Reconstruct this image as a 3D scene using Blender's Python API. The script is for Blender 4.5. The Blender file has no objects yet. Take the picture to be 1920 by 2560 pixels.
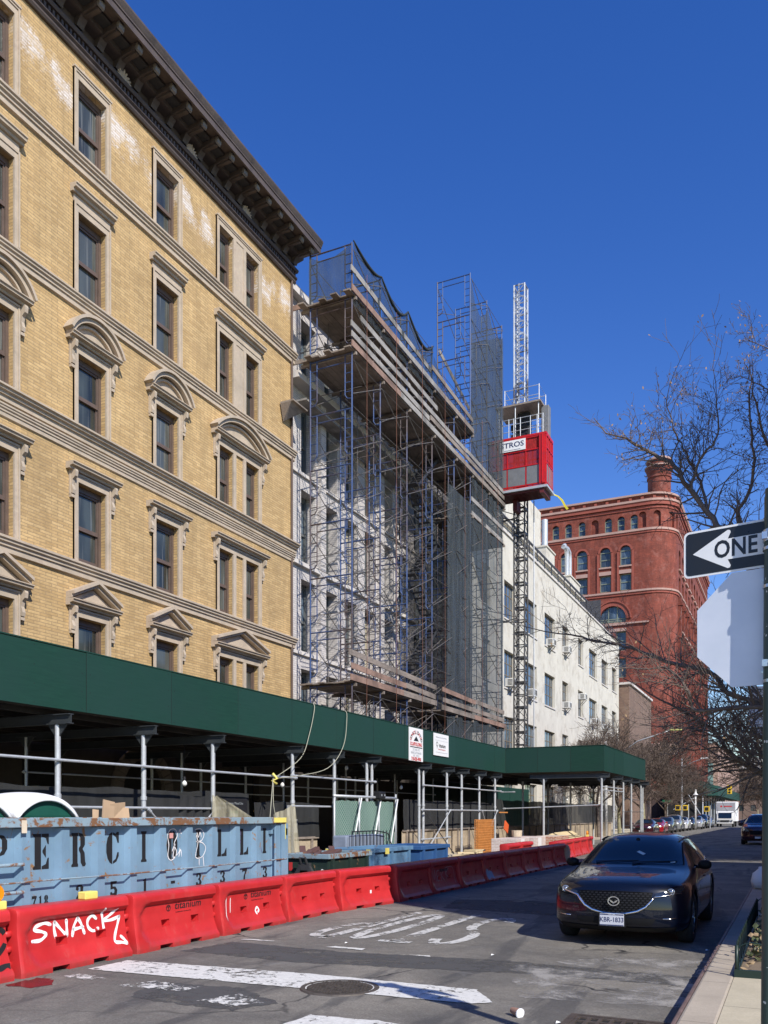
import bpy, math, random
from mathutils import Vector, Matrix
from mathutils.bvhtree import BVHTree
R = math.radians
S = bpy.context.scene
COL = S.collection
random.seed(7)
# ---------------------------------------------------------------- camera, world, sun, exposure
cd = bpy.data.cameras.new('camera'); cam = bpy.data.objects.new('camera', cd); COL.objects.link(cam)
cam.location = (0, 0, 1.7); cam.rotation_euler = (math.pi/2, 0, R(25.51))
cd.sensor_fit = 'VERTICAL'; cd.sensor_height = 36.0; cd.lens = 860/1024*36
cd.shift_y = 302.76/1024; cd.shift_x = 0; cd.clip_end = 3000; cd.clip_start = .1
S.camera = cam
SUN = Vector((.99, -.64, 1.0)).normalized()
W = bpy.data.worlds.new("World"); S.world = W; W.use_nodes = True
wn = W.node_tree.nodes; wl = W.node_tree.links
sky = wn.new('ShaderNodeTexSky'); sky.sky_type = 'NISHITA'; sky.sun_disc = False
sky.sun_elevation = math.asin(SUN.z); sky.sun_rotation = math.atan2(SUN.x, SUN.y)
sky.altitude = 0; sky.air_density = 1.0; sky.dust_density = 0.0; sky.ozone_density = 1.5
hs = wn.new('ShaderNodeHueSaturation'); hs.inputs['Saturation'].default_value = 1.38; hs.inputs['Hue'].default_value = .521; hs.inputs['Value'].default_value = 1.28
wl.new(sky.outputs[0], hs.inputs['Color']); wl.new(hs.outputs[0], wn['Background'].inputs[0]); wn['Background'].inputs[1].default_value = .12
sd = bpy.data.lights.new('sun', 'SUN'); sd.energy = 5.0; sd.angle = R(.53); sd.color = (1, .95, .88)
so = bpy.data.objects.new('sun', sd); COL.objects.link(so); so.rotation_euler = SUN.to_track_quat('Z', 'Y').to_euler(); so.location = (20, -10, 40)
S.view_settings.view_transform = 'Standard'; S.view_settings.look = 'None'
S.view_settings.exposure = 0.22; S.view_settings.gamma = 1
S.cycles.max_bounces = 6; S.cycles.transparent_max_bounces = 16; S.cycles.diffuse_bounces = 3
S.cycles.use_denoising = True

# ---------------------------------------------------------------- mesh helpers
class MB:
    def __init__(s): s.v = []; s.f = []; s.m = []
    def add(s, vs, fs, mi=0):
        n = len(s.v); s.v.extend(vs)
        for f in fs: s.f.append(tuple(i+n for i in f)); s.m.append(mi)
        return s
    def box(s, x0, x1, y0, y1, z0, z1, mi=0):
        return s.add([(x0,y0,z0),(x1,y0,z0),(x1,y1,z0),(x0,y1,z0),(x0,y0,z1),(x1,y0,z1),(x1,y1,z1),(x0,y1,z1)],
                     [(3,2,1,0),(4,5,6,7),(0,1,5,4),(1,2,6,5),(2,3,7,6),(3,0,4,7)], mi)
    def quad(s, a, b, c, d, mi=0): return s.add([tuple(a),tuple(b),tuple(c),tuple(d)], [(0,1,2,3)], mi)
    def bar(s, p0, p1, w, h, up=(0,0,1), mi=0):
        p0 = Vector(p0); p1 = Vector(p1); d = (p1-p0)
        if d.length < 1e-6: return s
        d.normalize(); u = Vector(up)
        sd_ = d.cross(u)
        if sd_.length < 1e-4: sd_ = d.cross(Vector((1,0,0)))
        sd_.normalize(); u = sd_.cross(d).normalized()
        a = sd_*(w/2); b = u*(h/2)
        vs = [tuple(p+q) for p in (p0,p1) for q in (-a-b, a-b, a+b, -a+b)]
        return s.add(vs, [(3,2,1,0),(4,5,6,7),(0,1,5,4),(1,2,6,5),(2,3,7,6),(3,0,4,7)], mi)
    def tube(s, pts, r, n=8, mi=0, cap=True):
        pts = [Vector(p) for p in pts]; k = len(pts)
        rs = r if isinstance(r, (list,tuple)) else [r]*k
        ref = None; vs = []; fs = []
        for i, p in enumerate(pts):
            d = (pts[min(i+1,k-1)]-pts[max(i-1,0)])
            if d.length < 1e-9: d = Vector((0,0,1))
            d.normalize()
            if ref is None:
                ref = d.cross(Vector((0,0,1)))
                if ref.length < .05: ref = d.cross(Vector((1,0,0)))
            ref = (ref - d*ref.dot(d))
            if ref.length < 1e-6: ref = d.orthogonal()
            ref.normalize(); b = d.cross(ref)
            for j in range(n):
                a = 2*math.pi*j/n
                vs.append(tuple(p + (ref*math.cos(a)+b*math.sin(a))*rs[i]))
        for i in range(k-1):
            for j in range(n):
                j2 = (j+1) % n
                fs.append((i*n+j, i*n+j2, (i+1)*n+j2, (i+1)*n+j))
        if cap:
            fs.append(tuple(reversed(range(n)))); fs.append(tuple((k-1)*n+j for j in range(n)))
        return s.add(vs, fs, mi)
    def prism(s, poly, ax, a0, a1, mi=0):
        # poly in the two other axes, counter-clockwise; ax 'x': (y,z), 'y': (x,z), 'z': (x,y)
        n = len(poly)
        def P(u, v, a):
            return (a,u,v) if ax == 'x' else (u,a,v) if ax == 'y' else (u,v,a)
        vs = [P(u,v,a0) for u,v in poly] + [P(u,v,a1) for u,v in poly]
        fs = [tuple(range(n)), tuple(reversed(range(n,2*n)))]
        for i in range(n):
            j = (i+1) % n
            fs.append((i+n, j+n, j, i))
        return s.add(vs, fs, mi)
    def lathe(s, prof, cx=0, cy=0, n=24, mi=0, axis='z', a0=0, a1=2*math.pi):
        k = len(prof); vs = []; full = abs(a1-a0-2*math.pi) < 1e-6; m = n if full else n+1
        for r, z in prof:
            for j in range(m):
                a = a0+(a1-a0)*j/n
                x = r*math.cos(a); y = r*math.sin(a)
                vs.append((cx+x, cy+y, z) if axis == 'z' else (z, cx+x, cy+y) if axis == 'x' else (cx+x, z, cy+y))
        fs = []
        for i in range(k-1):
            for j in range(n):
                j2 = (j+1) % m
                fs.append((i*m+j, i*m+j2, (i+1)*m+j2, (i+1)*m+j))
        return s.add(vs, fs, mi)
    def xf(s, M_):
        s.v = [tuple(M_ @ Vector(p)) for p in s.v]; return s
    def join(s, o, mi=None):
        n = len(s.v); s.v.extend(o.v)
        for f, m in zip(o.f, o.m): s.f.append(tuple(i+n for i in f)); s.m.append(m if mi is None else mi)
        return s
    def mesh(s, name, mats, smooth=False):
        me = bpy.data.meshes.new(name); me.from_pydata(s.v, [], s.f)
        for m in (mats if isinstance(mats, (list,tuple)) else [mats]): me.materials.append(m)
        me.polygons.foreach_set('material_index', s.m)
        if smooth: me.polygons.foreach_set('use_smooth', [True]*len(s.f))
        me.validate(); me.update(); return me
    def obj(s, name, mats, parent=None, smooth=False, bevel=0, world=True, auto=None):
        o = bpy.data.objects.new(name, s.mesh(name, mats, smooth)); COL.objects.link(o)
        if parent is not None:
            o.parent = parent
            if world:
                q = Vector((0,0,0)); pp = parent
                while pp is not None: q += pp.location; pp = pp.parent
                o.location = -q
        if bevel:
            b = o.modifiers.new('bevel', 'BEVEL'); b.width = bevel; b.segments = 2; b.limit_method = 'ANGLE'; b.angle_limit = R(40)
        if auto is not None:
            b = o.modifiers.new('split', 'EDGE_SPLIT'); b.split_angle = R(auto)
        return o
def put(name, me, parent, loc=(0,0,0)):
    o = bpy.data.objects.new(name, me); COL.objects.link(o); o.parent = parent; o.location = loc; return o
def tag(o, label, cat, group=None):
    o['label'] = label; o['category'] = cat
    if group: o['group'] = group
    return o
def thing(name, label, cat, loc=(0,0,0), rz=0, group=None):
    o = bpy.data.objects.new(name, None); COL.objects.link(o); o.empty_display_size = .2
    o.location = loc; o.rotation_euler = (0,0,rz); return tag(o, label, cat, group)
def struct(o): o['kind'] = 'structure'; return o
def dup(root, loc, rz=0, label=None, group=None):
    r = root.copy(); COL.objects.link(r); r.location = loc; r.rotation_euler = (0,0,rz)
    if label: r['label'] = label
    if group: r['group'] = group
    for ch in list(root.children):
        c = ch.copy(); COL.objects.link(c); c.parent = r
        for g in list(ch.children):
            d = g.copy(); COL.objects.link(d); d.parent = c
    return r

# ---------------------------------------------------------------- material helpers
class NT:
    def __init__(s, name):
        s.mat = bpy.data.materials.new(name); s.mat.use_nodes = True
        s.t = s.mat.node_tree; s.b = s.t.nodes['Principled BSDF']
        s.geo = s.t.nodes.new('ShaderNodeNewGeometry')
    def n(s, ty, **kw):
        x = s.t.nodes.new(ty)
        for k, v in kw.items(): setattr(x, k, v)
        return x
    def l(s, a, b): s.t.links.new(a, b)
    def pos(s): return s.geo.outputs['Position']
    def obj(s): return s.n('ShaderNodeTexCoord').outputs['Object']
    def noise(s, scale, vec=None, detail=4, rough=.6, dist=0):
        x = s.n('ShaderNodeTexNoise'); x.inputs['Scale'].default_value = scale
        x.inputs['Detail'].default_value = detail; x.inputs['Roughness'].default_value = rough
        x.inputs['Distortion'].default_value = dist
        s.l(vec if vec is not None else s.pos(), x.inputs['Vector']); return x.outputs['Fac']
    def scl(s, vec, v):
        x = s.n('ShaderNodeVectorMath', operation='MULTIPLY'); s.l(vec, x.inputs[0]); x.inputs[1].default_value = v; return x.outputs[0]
    def ramp(s, fac, a, b, lo=0, hi=1):
        x = s.n('ShaderNodeMapRange'); s.l(fac, x.inputs[0]); x.inputs[1].default_value = a; x.inputs[2].default_value = b
        x.inputs[3].default_value = lo; x.inputs[4].default_value = hi; return x.outputs[0]
    def math(s, op, a, b=None):
        x = s.n('ShaderNodeMath', operation=op)
        for i, q in enumerate((a, b)):
            if q is None: continue
            if isinstance(q, (int,float)): x.inputs[i].default_value = q
            else: s.l(q, x.inputs[i])
        return x.outputs[0]
    def mix(s, fac, a, b, mode='MIX'):
        x = s.n('ShaderNodeMix', data_type='RGBA', blend_type=mode)
        for sock, q in ((x.inputs[0], fac), (x.inputs[6], a), (x.inputs[7], b)):
            if isinstance(q, (int,float)): sock.default_value = q
            elif isinstance(q, (tuple,list)): sock.default_value = (*q[:3], 1)
            else: s.l(q, sock)
        return x.outputs[2]
    def sep(s, vec):
        x = s.n('ShaderNodeSeparateXYZ'); s.l(vec, x.inputs[0]); return x.outputs
    def comb(s, x_, y_, z_=0):
        x = s.n('ShaderNodeCombineXYZ')
        for i, q in enumerate((x_, y_, z_)):
            if isinstance(q, (int,float)): x.inputs[i].default_value = q
            else: s.l(q, x.inputs[i])
        return x.outputs[0]
    def bump(s, h, strength=.3, dist=.02):
        x = s.n('ShaderNodeBump'); x.inputs['Strength'].default_value = strength; x.inputs['Distance'].default_value = dist
        s.l(h, x.inputs['Height']); s.l(x.outputs[0], s.b.inputs['Normal'])
    def fin(s, col=None, rough=.7, metal=0, spec=None):
        if col is not None:
            if isinstance(col, (tuple,list)): s.b.inputs['Base Color'].default_value = (*col[:3], 1)
            else: s.l(col, s.b.inputs['Base Color'])
        if isinstance(rough, (int,float)): s.b.inputs['Roughness'].default_value = rough
        else: s.l(rough, s.b.inputs['Roughness'])
        s.b.inputs['Metallic'].default_value = metal
        if spec is not None: s.b.inputs['Specular IOR Level'].default_value = spec
        return s.mat
def c3(c, k): return tuple(min(1, max(0, q*k)) for q in c)
def M(name, col, rough=.7, metal=0, var=.15, scale=3, bump=0, bscale=40, dirt=None, dscale=1.2, dth=(.5,.7), spec=None, local=False):
    t = NT(name); P = t.obj() if local else t.pos()
    a = t.noise(scale, P, 5, .65); f = t.ramp(a, .3, .7)
    c = t.mix(f, c3(col, 1-var), c3(col, 1+var))
    if dirt is not None:
        d = t.noise(dscale, P, 8, .7, .3); d = t.ramp(d, dth[0], dth[1]); c = t.mix(d, c, dirt)
    if bump: t.bump(t.noise(bscale, P, 4, .6), bump, .01)
    r = t.ramp(t.noise(scale*2.3, P, 3), .3, .7, max(0, rough-.08), min(1, rough+.08))
    return t.fin(c, r, metal, spec)
def brick_mat(name, c1, c2, mortar, bw=.2, bh=.067, ms=.008, stain=None, stains=(.5,.75), rough=.85, big=.15, extra=None, bumps=.3):
    t = NT(name); s = t.sep(t.pos())
    u = t.math('ADD', s[0], s[1]); v = t.comb(u, s[2])
    b = t.n('ShaderNodeTexBrick'); t.l(v, b.inputs['Vector'])
    b.inputs['Scale'].default_value = 1; b.inputs['Mortar Size'].default_value = ms; b.inputs['Mortar Smooth'].default_value = .2
    b.inputs['Brick Width'].default_value = bw; b.inputs['Row Height'].default_value = bh
    b.inputs['Bias'].default_value = 0; b.offset = .5
    b.inputs['Color1'].default_value = (*c1,1); b.inputs['Color2'].default_value = (*c2,1); b.inputs['Mortar'].default_value = (*mortar,1)
    n1 = t.noise(.55, None, 6, .65); n2 = t.noise(6, t.scl(t.pos(), (1,1,2.5)), 4, .6)
    c = t.mix(t.ramp(n1, .3, .7), c3((1-big,)*3, 1), (1,1,1)); c = t.mix(1.0, b.outputs['Color'], c, 'MULTIPLY')
    c = t.mix(1.0, c, t.mix(t.ramp(n2, .3, .7), (.82,.82,.82), (1.08,1.08,1.08)), 'MULTIPLY')
    n3 = t.noise(1.4, t.scl(t.pos(), (1.3,1.3,.22)), 6, .7, .3); c = t.mix(1.0, c, t.mix(t.ramp(n3, .35, .65), (1-big*.7,)*3, (1.06,1.05,1.04)), 'MULTIPLY')
    if stain is not None:
        c = t.mix(t.ramp(t.noise(.8, None, 8, .75, .4), *stains), c, stain)
    if extra: c = extra(t, c, b)
    t.bump(t.math('SUBTRACT', 1.0, b.outputs['Fac']), bumps, .008)
    return t.fin(c, rough)

# ---------------------------------------------------------------- facade helper: a wall sheet with real openings and reveals
def facade(mb, P, u0, u1, v0, v1, ops, depth, mi=0, mr=None, ucuts=(), vcuts=()):
    """P(u, v, d) -> world point, d metres behind the face. ops: (ua, ub, va, vb, arch)"""
    if mr is None: mr = mi
    us = sorted(set([u0,u1]+[o[0] for o in ops]+[o[1] for o in ops]+list(ucuts)))
    vs = sorted(set([v0,v1]+[o[2] for o in ops]+[o[3] for o in ops]+list(vcuts)))
    us = [u for u in us if u0-1e-6 <= u <= u1+1e-6]; vs = [v for v in vs if v0-1e-6 <= v <= v1+1e-6]
    for i in range(len(us)-1):
        um = (us[i]+us[i+1])/2
        col = [o for o in ops if o[0] < um < o[1]]
        run = None
        for j in range(len(vs)-1):
            vm = (vs[j]+vs[j+1])/2
            solid = not any(o[2] < vm < o[3] for o in col)
            if solid and run is None: run = vs[j]
            if run is not None and (not solid or j == len(vs)-2):
                top = vs[j+1] if solid else vs[j]
                mb.quad(P(us[i],run,0), P(us[i+1],run,0), P(us[i+1],top,0), P(us[i],top,0), mi); run = None
            elif solid and run is None: pass
    for o in ops:
        ua, ub, va, vb = o[:4]; arch = o[4] if len(o) > 4 else 0
        pts = [(ua,va),(ub,va)]
        if not arch: pts += [(ub,vb),(ua,vb)]
        else:
            uc = (ua+ub)/2; hw = (ub-ua)/2; rise = arch if arch > 0.01 else hw; sp = vb-rise; N = 10
            arc = [(uc+hw*math.cos(math.pi*k/N), sp+rise*math.sin(math.pi*k/N)) for k in range(N+1)]
            pts += arc
            for k in range(N):
                p, q = arc[k], arc[k+1]
                c = (ub,vb) if k < N/2 else (ua,vb)
                mb.add([P(*p,0), P(*c,0), P(*q,0)], [(0,1,2)], mi)
            mb.add([P(uc,sp+rise,0), P(ub,vb,0), P(ua,vb,0)], [(0,1,2)], mi)
        n = len(pts)
        for k in range(n):
            a, b = pts[k], pts[(k+1) % n]
            mb.quad(P(*b,0), P(*a,0), P(*a,depth), P(*b,depth), mr)
    return mb
def PX(X): return lambda u, v, d: (X-d, u, v)
def PY(Y): return lambda u, v, d: (u, Y+d, v)

# ---------------------------------------------------------------- text helper
def txt(body, size, mat, name='lettering', parent=None, mtx=None, ext=.002, align='CENTER', bold=0, sx=1, space=1, world=True, shear=0):
    cu = bpy.data.curves.new('t', 'FONT'); cu.body = body; cu.size = size; cu.extrude = ext; cu.align_x = align; cu.align_y = 'CENTER'
    cu.offset = bold; cu.space_character = space; cu.resolution_u = 3; cu.shear = shear
    o = bpy.data.objects.new('t', cu); COL.objects.link(o)
    dg = bpy.context.evaluated_depsgraph_get(); me = bpy.data.meshes.new_from_object(o.evaluated_get(dg))
    bpy.data.objects.remove(o); bpy.data.curves.remove(cu)
    me.transform(Matrix.Diagonal((sx,1,1,1)))
    if mtx is not None: me.transform(mtx)
    me.materials.clear(); me.materials.append(mat)
    q = bpy.data.objects.new(name, me); COL.objects.link(q)
    if parent is not None:
        q.parent = parent
        if world:
            w = Vector((0,0,0)); pp = parent
            while pp is not None: w += pp.location; pp = pp.parent
            q.location = -w
    return q
def frame(o, ux, uy):
    """matrix placing text: local x -> ux, local y -> uy, at o"""
    ux = Vector(ux).normalized(); uy = Vector(uy).normalized(); uz = ux.cross(uy)
    m = Matrix.Identity(4)
    for i in range(3): m[i][0] = ux[i]; m[i][1] = uy[i]; m[i][2] = uz[i]; m[i][3] = o[i]
    return m
# ---------------------------------------------------------------- ground
def asphalt():
    t = NT('asphalt'); P = t.pos()
    fine = t.noise(42, P, 4, .9); mid = t.noise(7, P, 6, .7); big = t.noise(.45, P, 4, .55, .8)
    c = t.mix(t.ramp(fine, .25, .75), (.034,.032,.028), (.35,.33,.29))
    c = t.mix(t.ramp(mid, .3, .7, 0, .7), c, (.112,.103,.088)); 
    c = t.mix(1.0, c, t.mix(t.ramp(big, .38, .62), (.72,.72,.72), (1.25,1.22,1.16)), 'MULTIPLY')
    # patches and wheel wear stretched along the street
    pl = t.noise(.8, t.scl(P, (1.6,.28,1)), 5, .6, .5)
    c = t.mix(t.ramp(pl, .54, .60), c, t.mix(.6, c, (.045,.045,.047)))
    dr = t.noise(1.1, t.scl(P, (1,1.4,1)), 8, .75, .6)
    c = t.mix(t.ramp(dr, .58, .78, 0, .75), c, (.24,.235,.22))
    vo = t.n('ShaderNodeTexVoronoi', feature='DISTANCE_TO_EDGE'); vo.inputs['Scale'].default_value = .42
    wv = t.n('ShaderNodeVectorMath', operation='ADD'); nn = t.n('ShaderNodeTexNoise'); nn.inputs['Scale'].default_value = 2.2; t.l(P, nn.inputs['Vector'])
    sc = t.n('ShaderNodeVectorMath', operation='SCALE'); t.l(nn.outputs['Color'], sc.inputs[0]); sc.inputs['Scale'].default_value = .5
    t.l(P, wv.inputs[0]); t.l(sc.outputs[0], wv.inputs[1]); t.l(wv.outputs[0], vo.inputs['Vector'])
    cr = t.math('MULTIPLY', t.ramp(vo.outputs['Distance'], .004, .012, 1, 0), t.ramp(big, .45, .6))
    c = t.mix(cr, c, (.02,.02,.02))
    t.bump(t.math('ADD', t.math('MULTIPLY', fine, .8), t.math('MULTIPLY', mid, 1.0)), .75, .014)
    return t.fin(c, t.ramp(mid, .3, .7, .78, .92))
m_asph = asphalt()
def patch_mat(name, col, rough=.9, fade=None):
    t = NT(name); P = t.pos(); f = t.noise(90, P, 3, .8)
    c = t.mix(t.ramp(f, .25, .75), c3(col,.55), c3(col,1.5)); c = t.mix(t.ramp(t.noise(3,P,5,.7),.4,.7,0,.5), c, c3(col,1.3))
    if fade is not None:
        a = t.ramp(t.math('ADD', t.noise(1.5,P,8,.75,.4), t.math('MULTIPLY', t.noise(5,P,5,.7), .3)), fade, fade+.16, 0, .9); t.l(a, t.b.inputs['Alpha'])
    t.bump(f, .5, .01); return t.fin(c, rough)
m_patch = patch_mat('tar_patch', (.07,.069,.067), fade=.48); m_lightpatch = patch_mat('pale_dusty_patch', (.30,.285,.26), fade=.60)
def conc(name, col, joint=None):
    t = NT(name); P = t.pos()
    c = t.mix(t.ramp(t.noise(1.3,P,8,.7,.3), .3,.7), c3(col,.78), c3(col,1.12)); c = t.mix(t.ramp(t.noise(60,P,3,.7),.3,.7,0,.4), c, c3(col,.6))
    if joint:
        s = t.sep(P)
        for ax, per in joint:
            w = t.math('FRACT', t.math('DIVIDE', s[ax], per)); e = t.ramp(w, 0, .014/per*1.2, 1, 0)
            c = t.mix(e, c, (.08,.075,.07))
    t.bump(t.noise(50,P,4,.6), .3, .006); return t.fin(c, .88)
m_walk = conc('sidewalk_concrete', (.52,.46,.33), ((0,1.5),(1,1.5)))
m_kerb = conc('kerb_stone', (.43,.37,.29), ((1,1.7),))
m_steelkerb = M('rusty_kerb_edge', (.17,.115,.1), .6, .2, .3, 6, .3, 60)
g = MB(); g.quad((-900,-300,0),(900,-300,0),(900,1500,0),(-900,1500,0)); struct(g.obj('road', m_asph))
g = MB(); g.box(-30,-12.25,-60,140,0,.15); struct(g.obj('left_sidewalk', m_walk))
g = MB(); g.box(-.52,4.02,-30,300,0.0,.146); struct(g.obj('right_sidewalk', m_walk))
g = MB(); g.box(-.80,-.52,-30,300,0,.152); ko = struct(g.obj('kerb', m_kerb, bevel=.025))
g = MB(); g.box(-.84,-.80,-30,300,0,.140); struct(g.obj('kerb_steel_edge', m_steelkerb, bevel=.012))
g = MB(); g.box(-12.25,-12.0,-60,140,0,.152); struct(g.obj('far_kerb', m_kerb, bevel=.02))
# worn paint: thin sheets whose wear is real missing paint (alpha noise)
def paint_mat(name, wear, col=(.72,.71,.66), sc=9):
    t = NT(name); P = t.pos(); n = t.noise(sc, P, 9, .8, .2); n2 = t.noise(1.6, P, 3, .5)
    a = t.ramp(t.math('ADD', n, t.math('MULTIPLY', n2, .35)), wear, wear+.04)
    c = t.mix(t.ramp(t.noise(22,P,5,.7),.3,.7), c3(col,.72), col); t.l(a, t.b.inputs['Alpha'])
    t.bump(t.noise(60,P,3,.6), .25, .006); return t.fin(c, .75)
m_paint = paint_mat('road_paint_worn', .585); m_paint2 = paint_mat('road_paint_very_worn', .68); m_paint3 = paint_mat('road_letters_worn', .63, (.62,.61,.57), 7)
def sheet(name, polys, mat, z, rag=.0, seed=1):
    mb = MB(); rn = random.Random(seed)
    for poly in polys:
        pts = []
        for i in range(len(poly)):
            a = Vector(poly[i]); b = Vector(poly[(i+1) % len(poly)]); k = max(1, int((b-a).length/.06)) if rag else 1
            for j in range(k):
                p = a.lerp(b, j/k); pts.append((p.x+rn.uniform(-rag,rag), p.y+rn.uniform(-rag,rag), z))
        mb.add(pts, [tuple(range(len(pts)))])
    return struct(mb.obj(name, mat))
sheet('crosswalk_line', [[(-7.0,7.12),(-2.62,7.30),(-2.45,7.42),(-2.78,7.90),(-4.6,7.93),(-7.0,7.75)]], m_paint, .008, .012)
sheet('crosswalk_line', [[(-3.75,5.9),(-2.95,5.9),(-2.6,6.0),(-2.7,6.27),(-3.1,6.36),(-3.7,6.3)]], m_paint, .008, .02, 2)
sheet('crosswalk_line', [[(-6.1,6.55),(-5.35,6.62),(-5.25,6.85),(-5.9,6.9)],[(-4.9,6.35),(-4.5,6.3),(-4.3,6.55),(-4.75,6.75)],[(-6.9,6.7),(-6.5,6.65),(-6.4,6.8),(-6.9,6.9)]], m_paint2, .008, .03, 3)
sheet('tar_patch', [[(-6.9,8.6),(-5.2,8.5),(-3.4,8.8),(-2.2,9.0),(-.9,8.95),(-.9,9.5),(-3.0,9.65),(-5,9.4),(-6.8,9.5)]], m_patch, .003, .03, 4)
sheet('tar_patch', [[(-5.6,6.2),(-4.4,6.15),(-4.2,6.6),(-4.9,7.0),(-5.9,6.9)]], m_patch, .003, .03, 5)
sheet('concrete_patch', [[(-2.3,7.75),(-.86,7.95),(-.86,10.6),(-1.9,10.5),(-2.9,9.4)]], m_lightpatch, .004, .04, 6)
sheet('tar_patch', [[(-5.8,14.6),(-3.2,14.2),(-3.0,15.4),(-4.6,16.6),(-6.1,16.2)]], m_patch, .003, .04, 8)
sheet('tar_patch', [[(-5,24),(-2,22.5),(-1.9,24.6),(-4.6,27)]], m_patch, .003, .04, 9)
sheet('stop_line', [[(-6.8,9.72),(-6.3,9.74),(-6.3,9.8),(-6.75,9.79)],[(-5.4,9.62),(-4.9,9.6),(-4.9,9.72),(-5.35,9.72)],[(-4.3,9.5),(-3.9,9.5),(-3.95,9.58)]], m_paint, .008, .02, 7)
# STOP written for traffic coming towards the camera
def ribbon(pts, w):
    out = []; L = []; Rr = []
    for i, p in enumerate(pts):
        a = Vector(pts[max(i-1,0)]); b = Vector(pts[min(i+1,len(pts)-1)]); d = (b-a).normalized(); n = Vector((-d.y,d.x))*w/2
        L.append(Vector(p)+n); Rr.append(Vector(p)-n)
    return [[tuple(L[i]),tuple(L[i+1]),tuple(Rr[i+1]),tuple(Rr[i])] for i in range(len(pts)-1)]
def arcp(cx, cy, rx, ry, a0, a1, n=14): return [(cx+rx*math.cos(R(a0+(a1-a0)*i/n)), cy+ry*math.sin(R(a0+(a1-a0)*i/n))) for i in range(n+1)]
lets = []   # letter box: u in 0..1 (reader's left to right), v 0..1 (foot to head)
def letter(ch): 
    if ch == 'S': return [arcp(.5,.76,.38,.18,20,270), arcp(.5,.29,.38,.23,90,-160)]
    if ch == 'T': return [[(0.02,.96),(.98,.96)],[(.5,.96),(.5,0)]]
    if ch == 'O': return [arcp(.5,.5,.38,.44,0,360,24)]
    if ch == 'P': return [[(.14,0),(.14,1)], [(.14,.95),(.5,.95)]+arcp(.52,.73,.34,.22,90,-90)+[(.14,.51)]]
for k, ch in enumerate('STOP'):
    x0 = -3.98-k*.60
    for st in letter(ch):
        lets += ribbon([(x0-u*.50, 13.75-v*3.45) for u, v in st], .16 if ch != 'T' or st[0][0] < .4 else .17)
sheet('road_letters', lets, m_paint3, .008)

# ---------------------------------------------------------------- shared materials
def eff(t, c, b):
    # white efflorescence left under the cornice of the buff brick wall (a stain with its own shape)
    s = t.sep(t.pos())
    ph = t.math('FRACT', t.math('DIVIDE', t.math('SUBTRACT', s[1], 18.0), 3.23))
    zone = t.math('ADD', s[2], t.math('MULTIPLY', ph, .55))
    z1 = t.math('MULTIPLY', t.ramp(zone, 21.2, 21.9), t.ramp(zone, 22.75, 22.3))
    m = t.math('MULTIPLY', z1, t.ramp(t.noise(1.0, t.scl(t.pos(), (1,1,.6)), 3, .5), .38, .55))
    st = t.math('GREATER_THAN', t.math('ADD', t.noise(11, t.scl(t.pos(), (1,1,2.2)), 5, .75), t.math('MULTIPLY', m, .30)), .70)
    rb = t.n('ShaderNodeTexBrick'); u_ = t.math('ADD', s[0], s[1]); t.l(t.comb(u_, s[2]), rb.inputs['Vector'])
    for k_, v_ in (('Scale',1),('Mortar Size',.010),('Brick Width',.40),('Row Height',.085)): rb.inputs[k_].default_value = v_
    rb.inputs['Color1'].default_value = (0,0,0,1); rb.inputs['Color2'].default_value = (1,1,1,1); rb.inputs['Mortar'].default_value = (.1,.1,.1,1)
    rnd = t.ramp(rb.outputs['Color'], .15, .75, .35, 1.0); st = t.math('MULTIPLY', t.ramp(t.math('ADD', t.noise(9, t.scl(t.pos(), (1,1,2.0)), 6, .75), t.math('MULTIPLY', m, .34)), .62, .80), rnd)
    c = t.mix(t.math('MULTIPLY', st, .9), c, (.72,.67,.62))
    z2 = t.ramp(s[2], 19.2, 19.55); z2 = t.math('MULTIPLY', z2, t.ramp(s[2], 20.2, 19.7))
    st2 = t.math('GREATER_THAN', t.math('ADD', t.noise(7, t.scl(t.pos(), (1,1,2)), 6, .8), t.math('MULTIPLY', z2, .12)), .70)
    c = t.mix(t.math('MULTIPLY', st2, .55), c, (.74,.70,.66))
    # darker soot streaks under string courses
    d = t.ramp(t.noise(2.2, t.scl(t.pos(), (1,1,.25)), 6, .7), .55, .72)
    return t.mix(t.math('MULTIPLY', d, .5), c, (.30,.20,.09))
m_ybrick = brick_mat('buff_roman_brick', (.66,.455,.205), (.51,.335,.14), (.36,.25,.13), .40, .085, .010, stain=(.40,.27,.13), stains=(.55,.85), big=.2, extra=eff)
m_stone = M('weathered_brownstone_trim', (.44,.36,.265), .85, 0, .2, 1.6, .25, 30, dirt=(.33,.25,.19), dth=(.52,.8), dscale=1.6)
m_cornice = M('brown_painted_cornice', (.088,.067,.055), .55, 0, .2, 2, .15, 20, dirt=(.03,.023,.02), dth=(.5,.75))
m_bronze = M('brown_window_frame', (.115,.08,.062), .5, 0, .12, 4)
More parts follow.
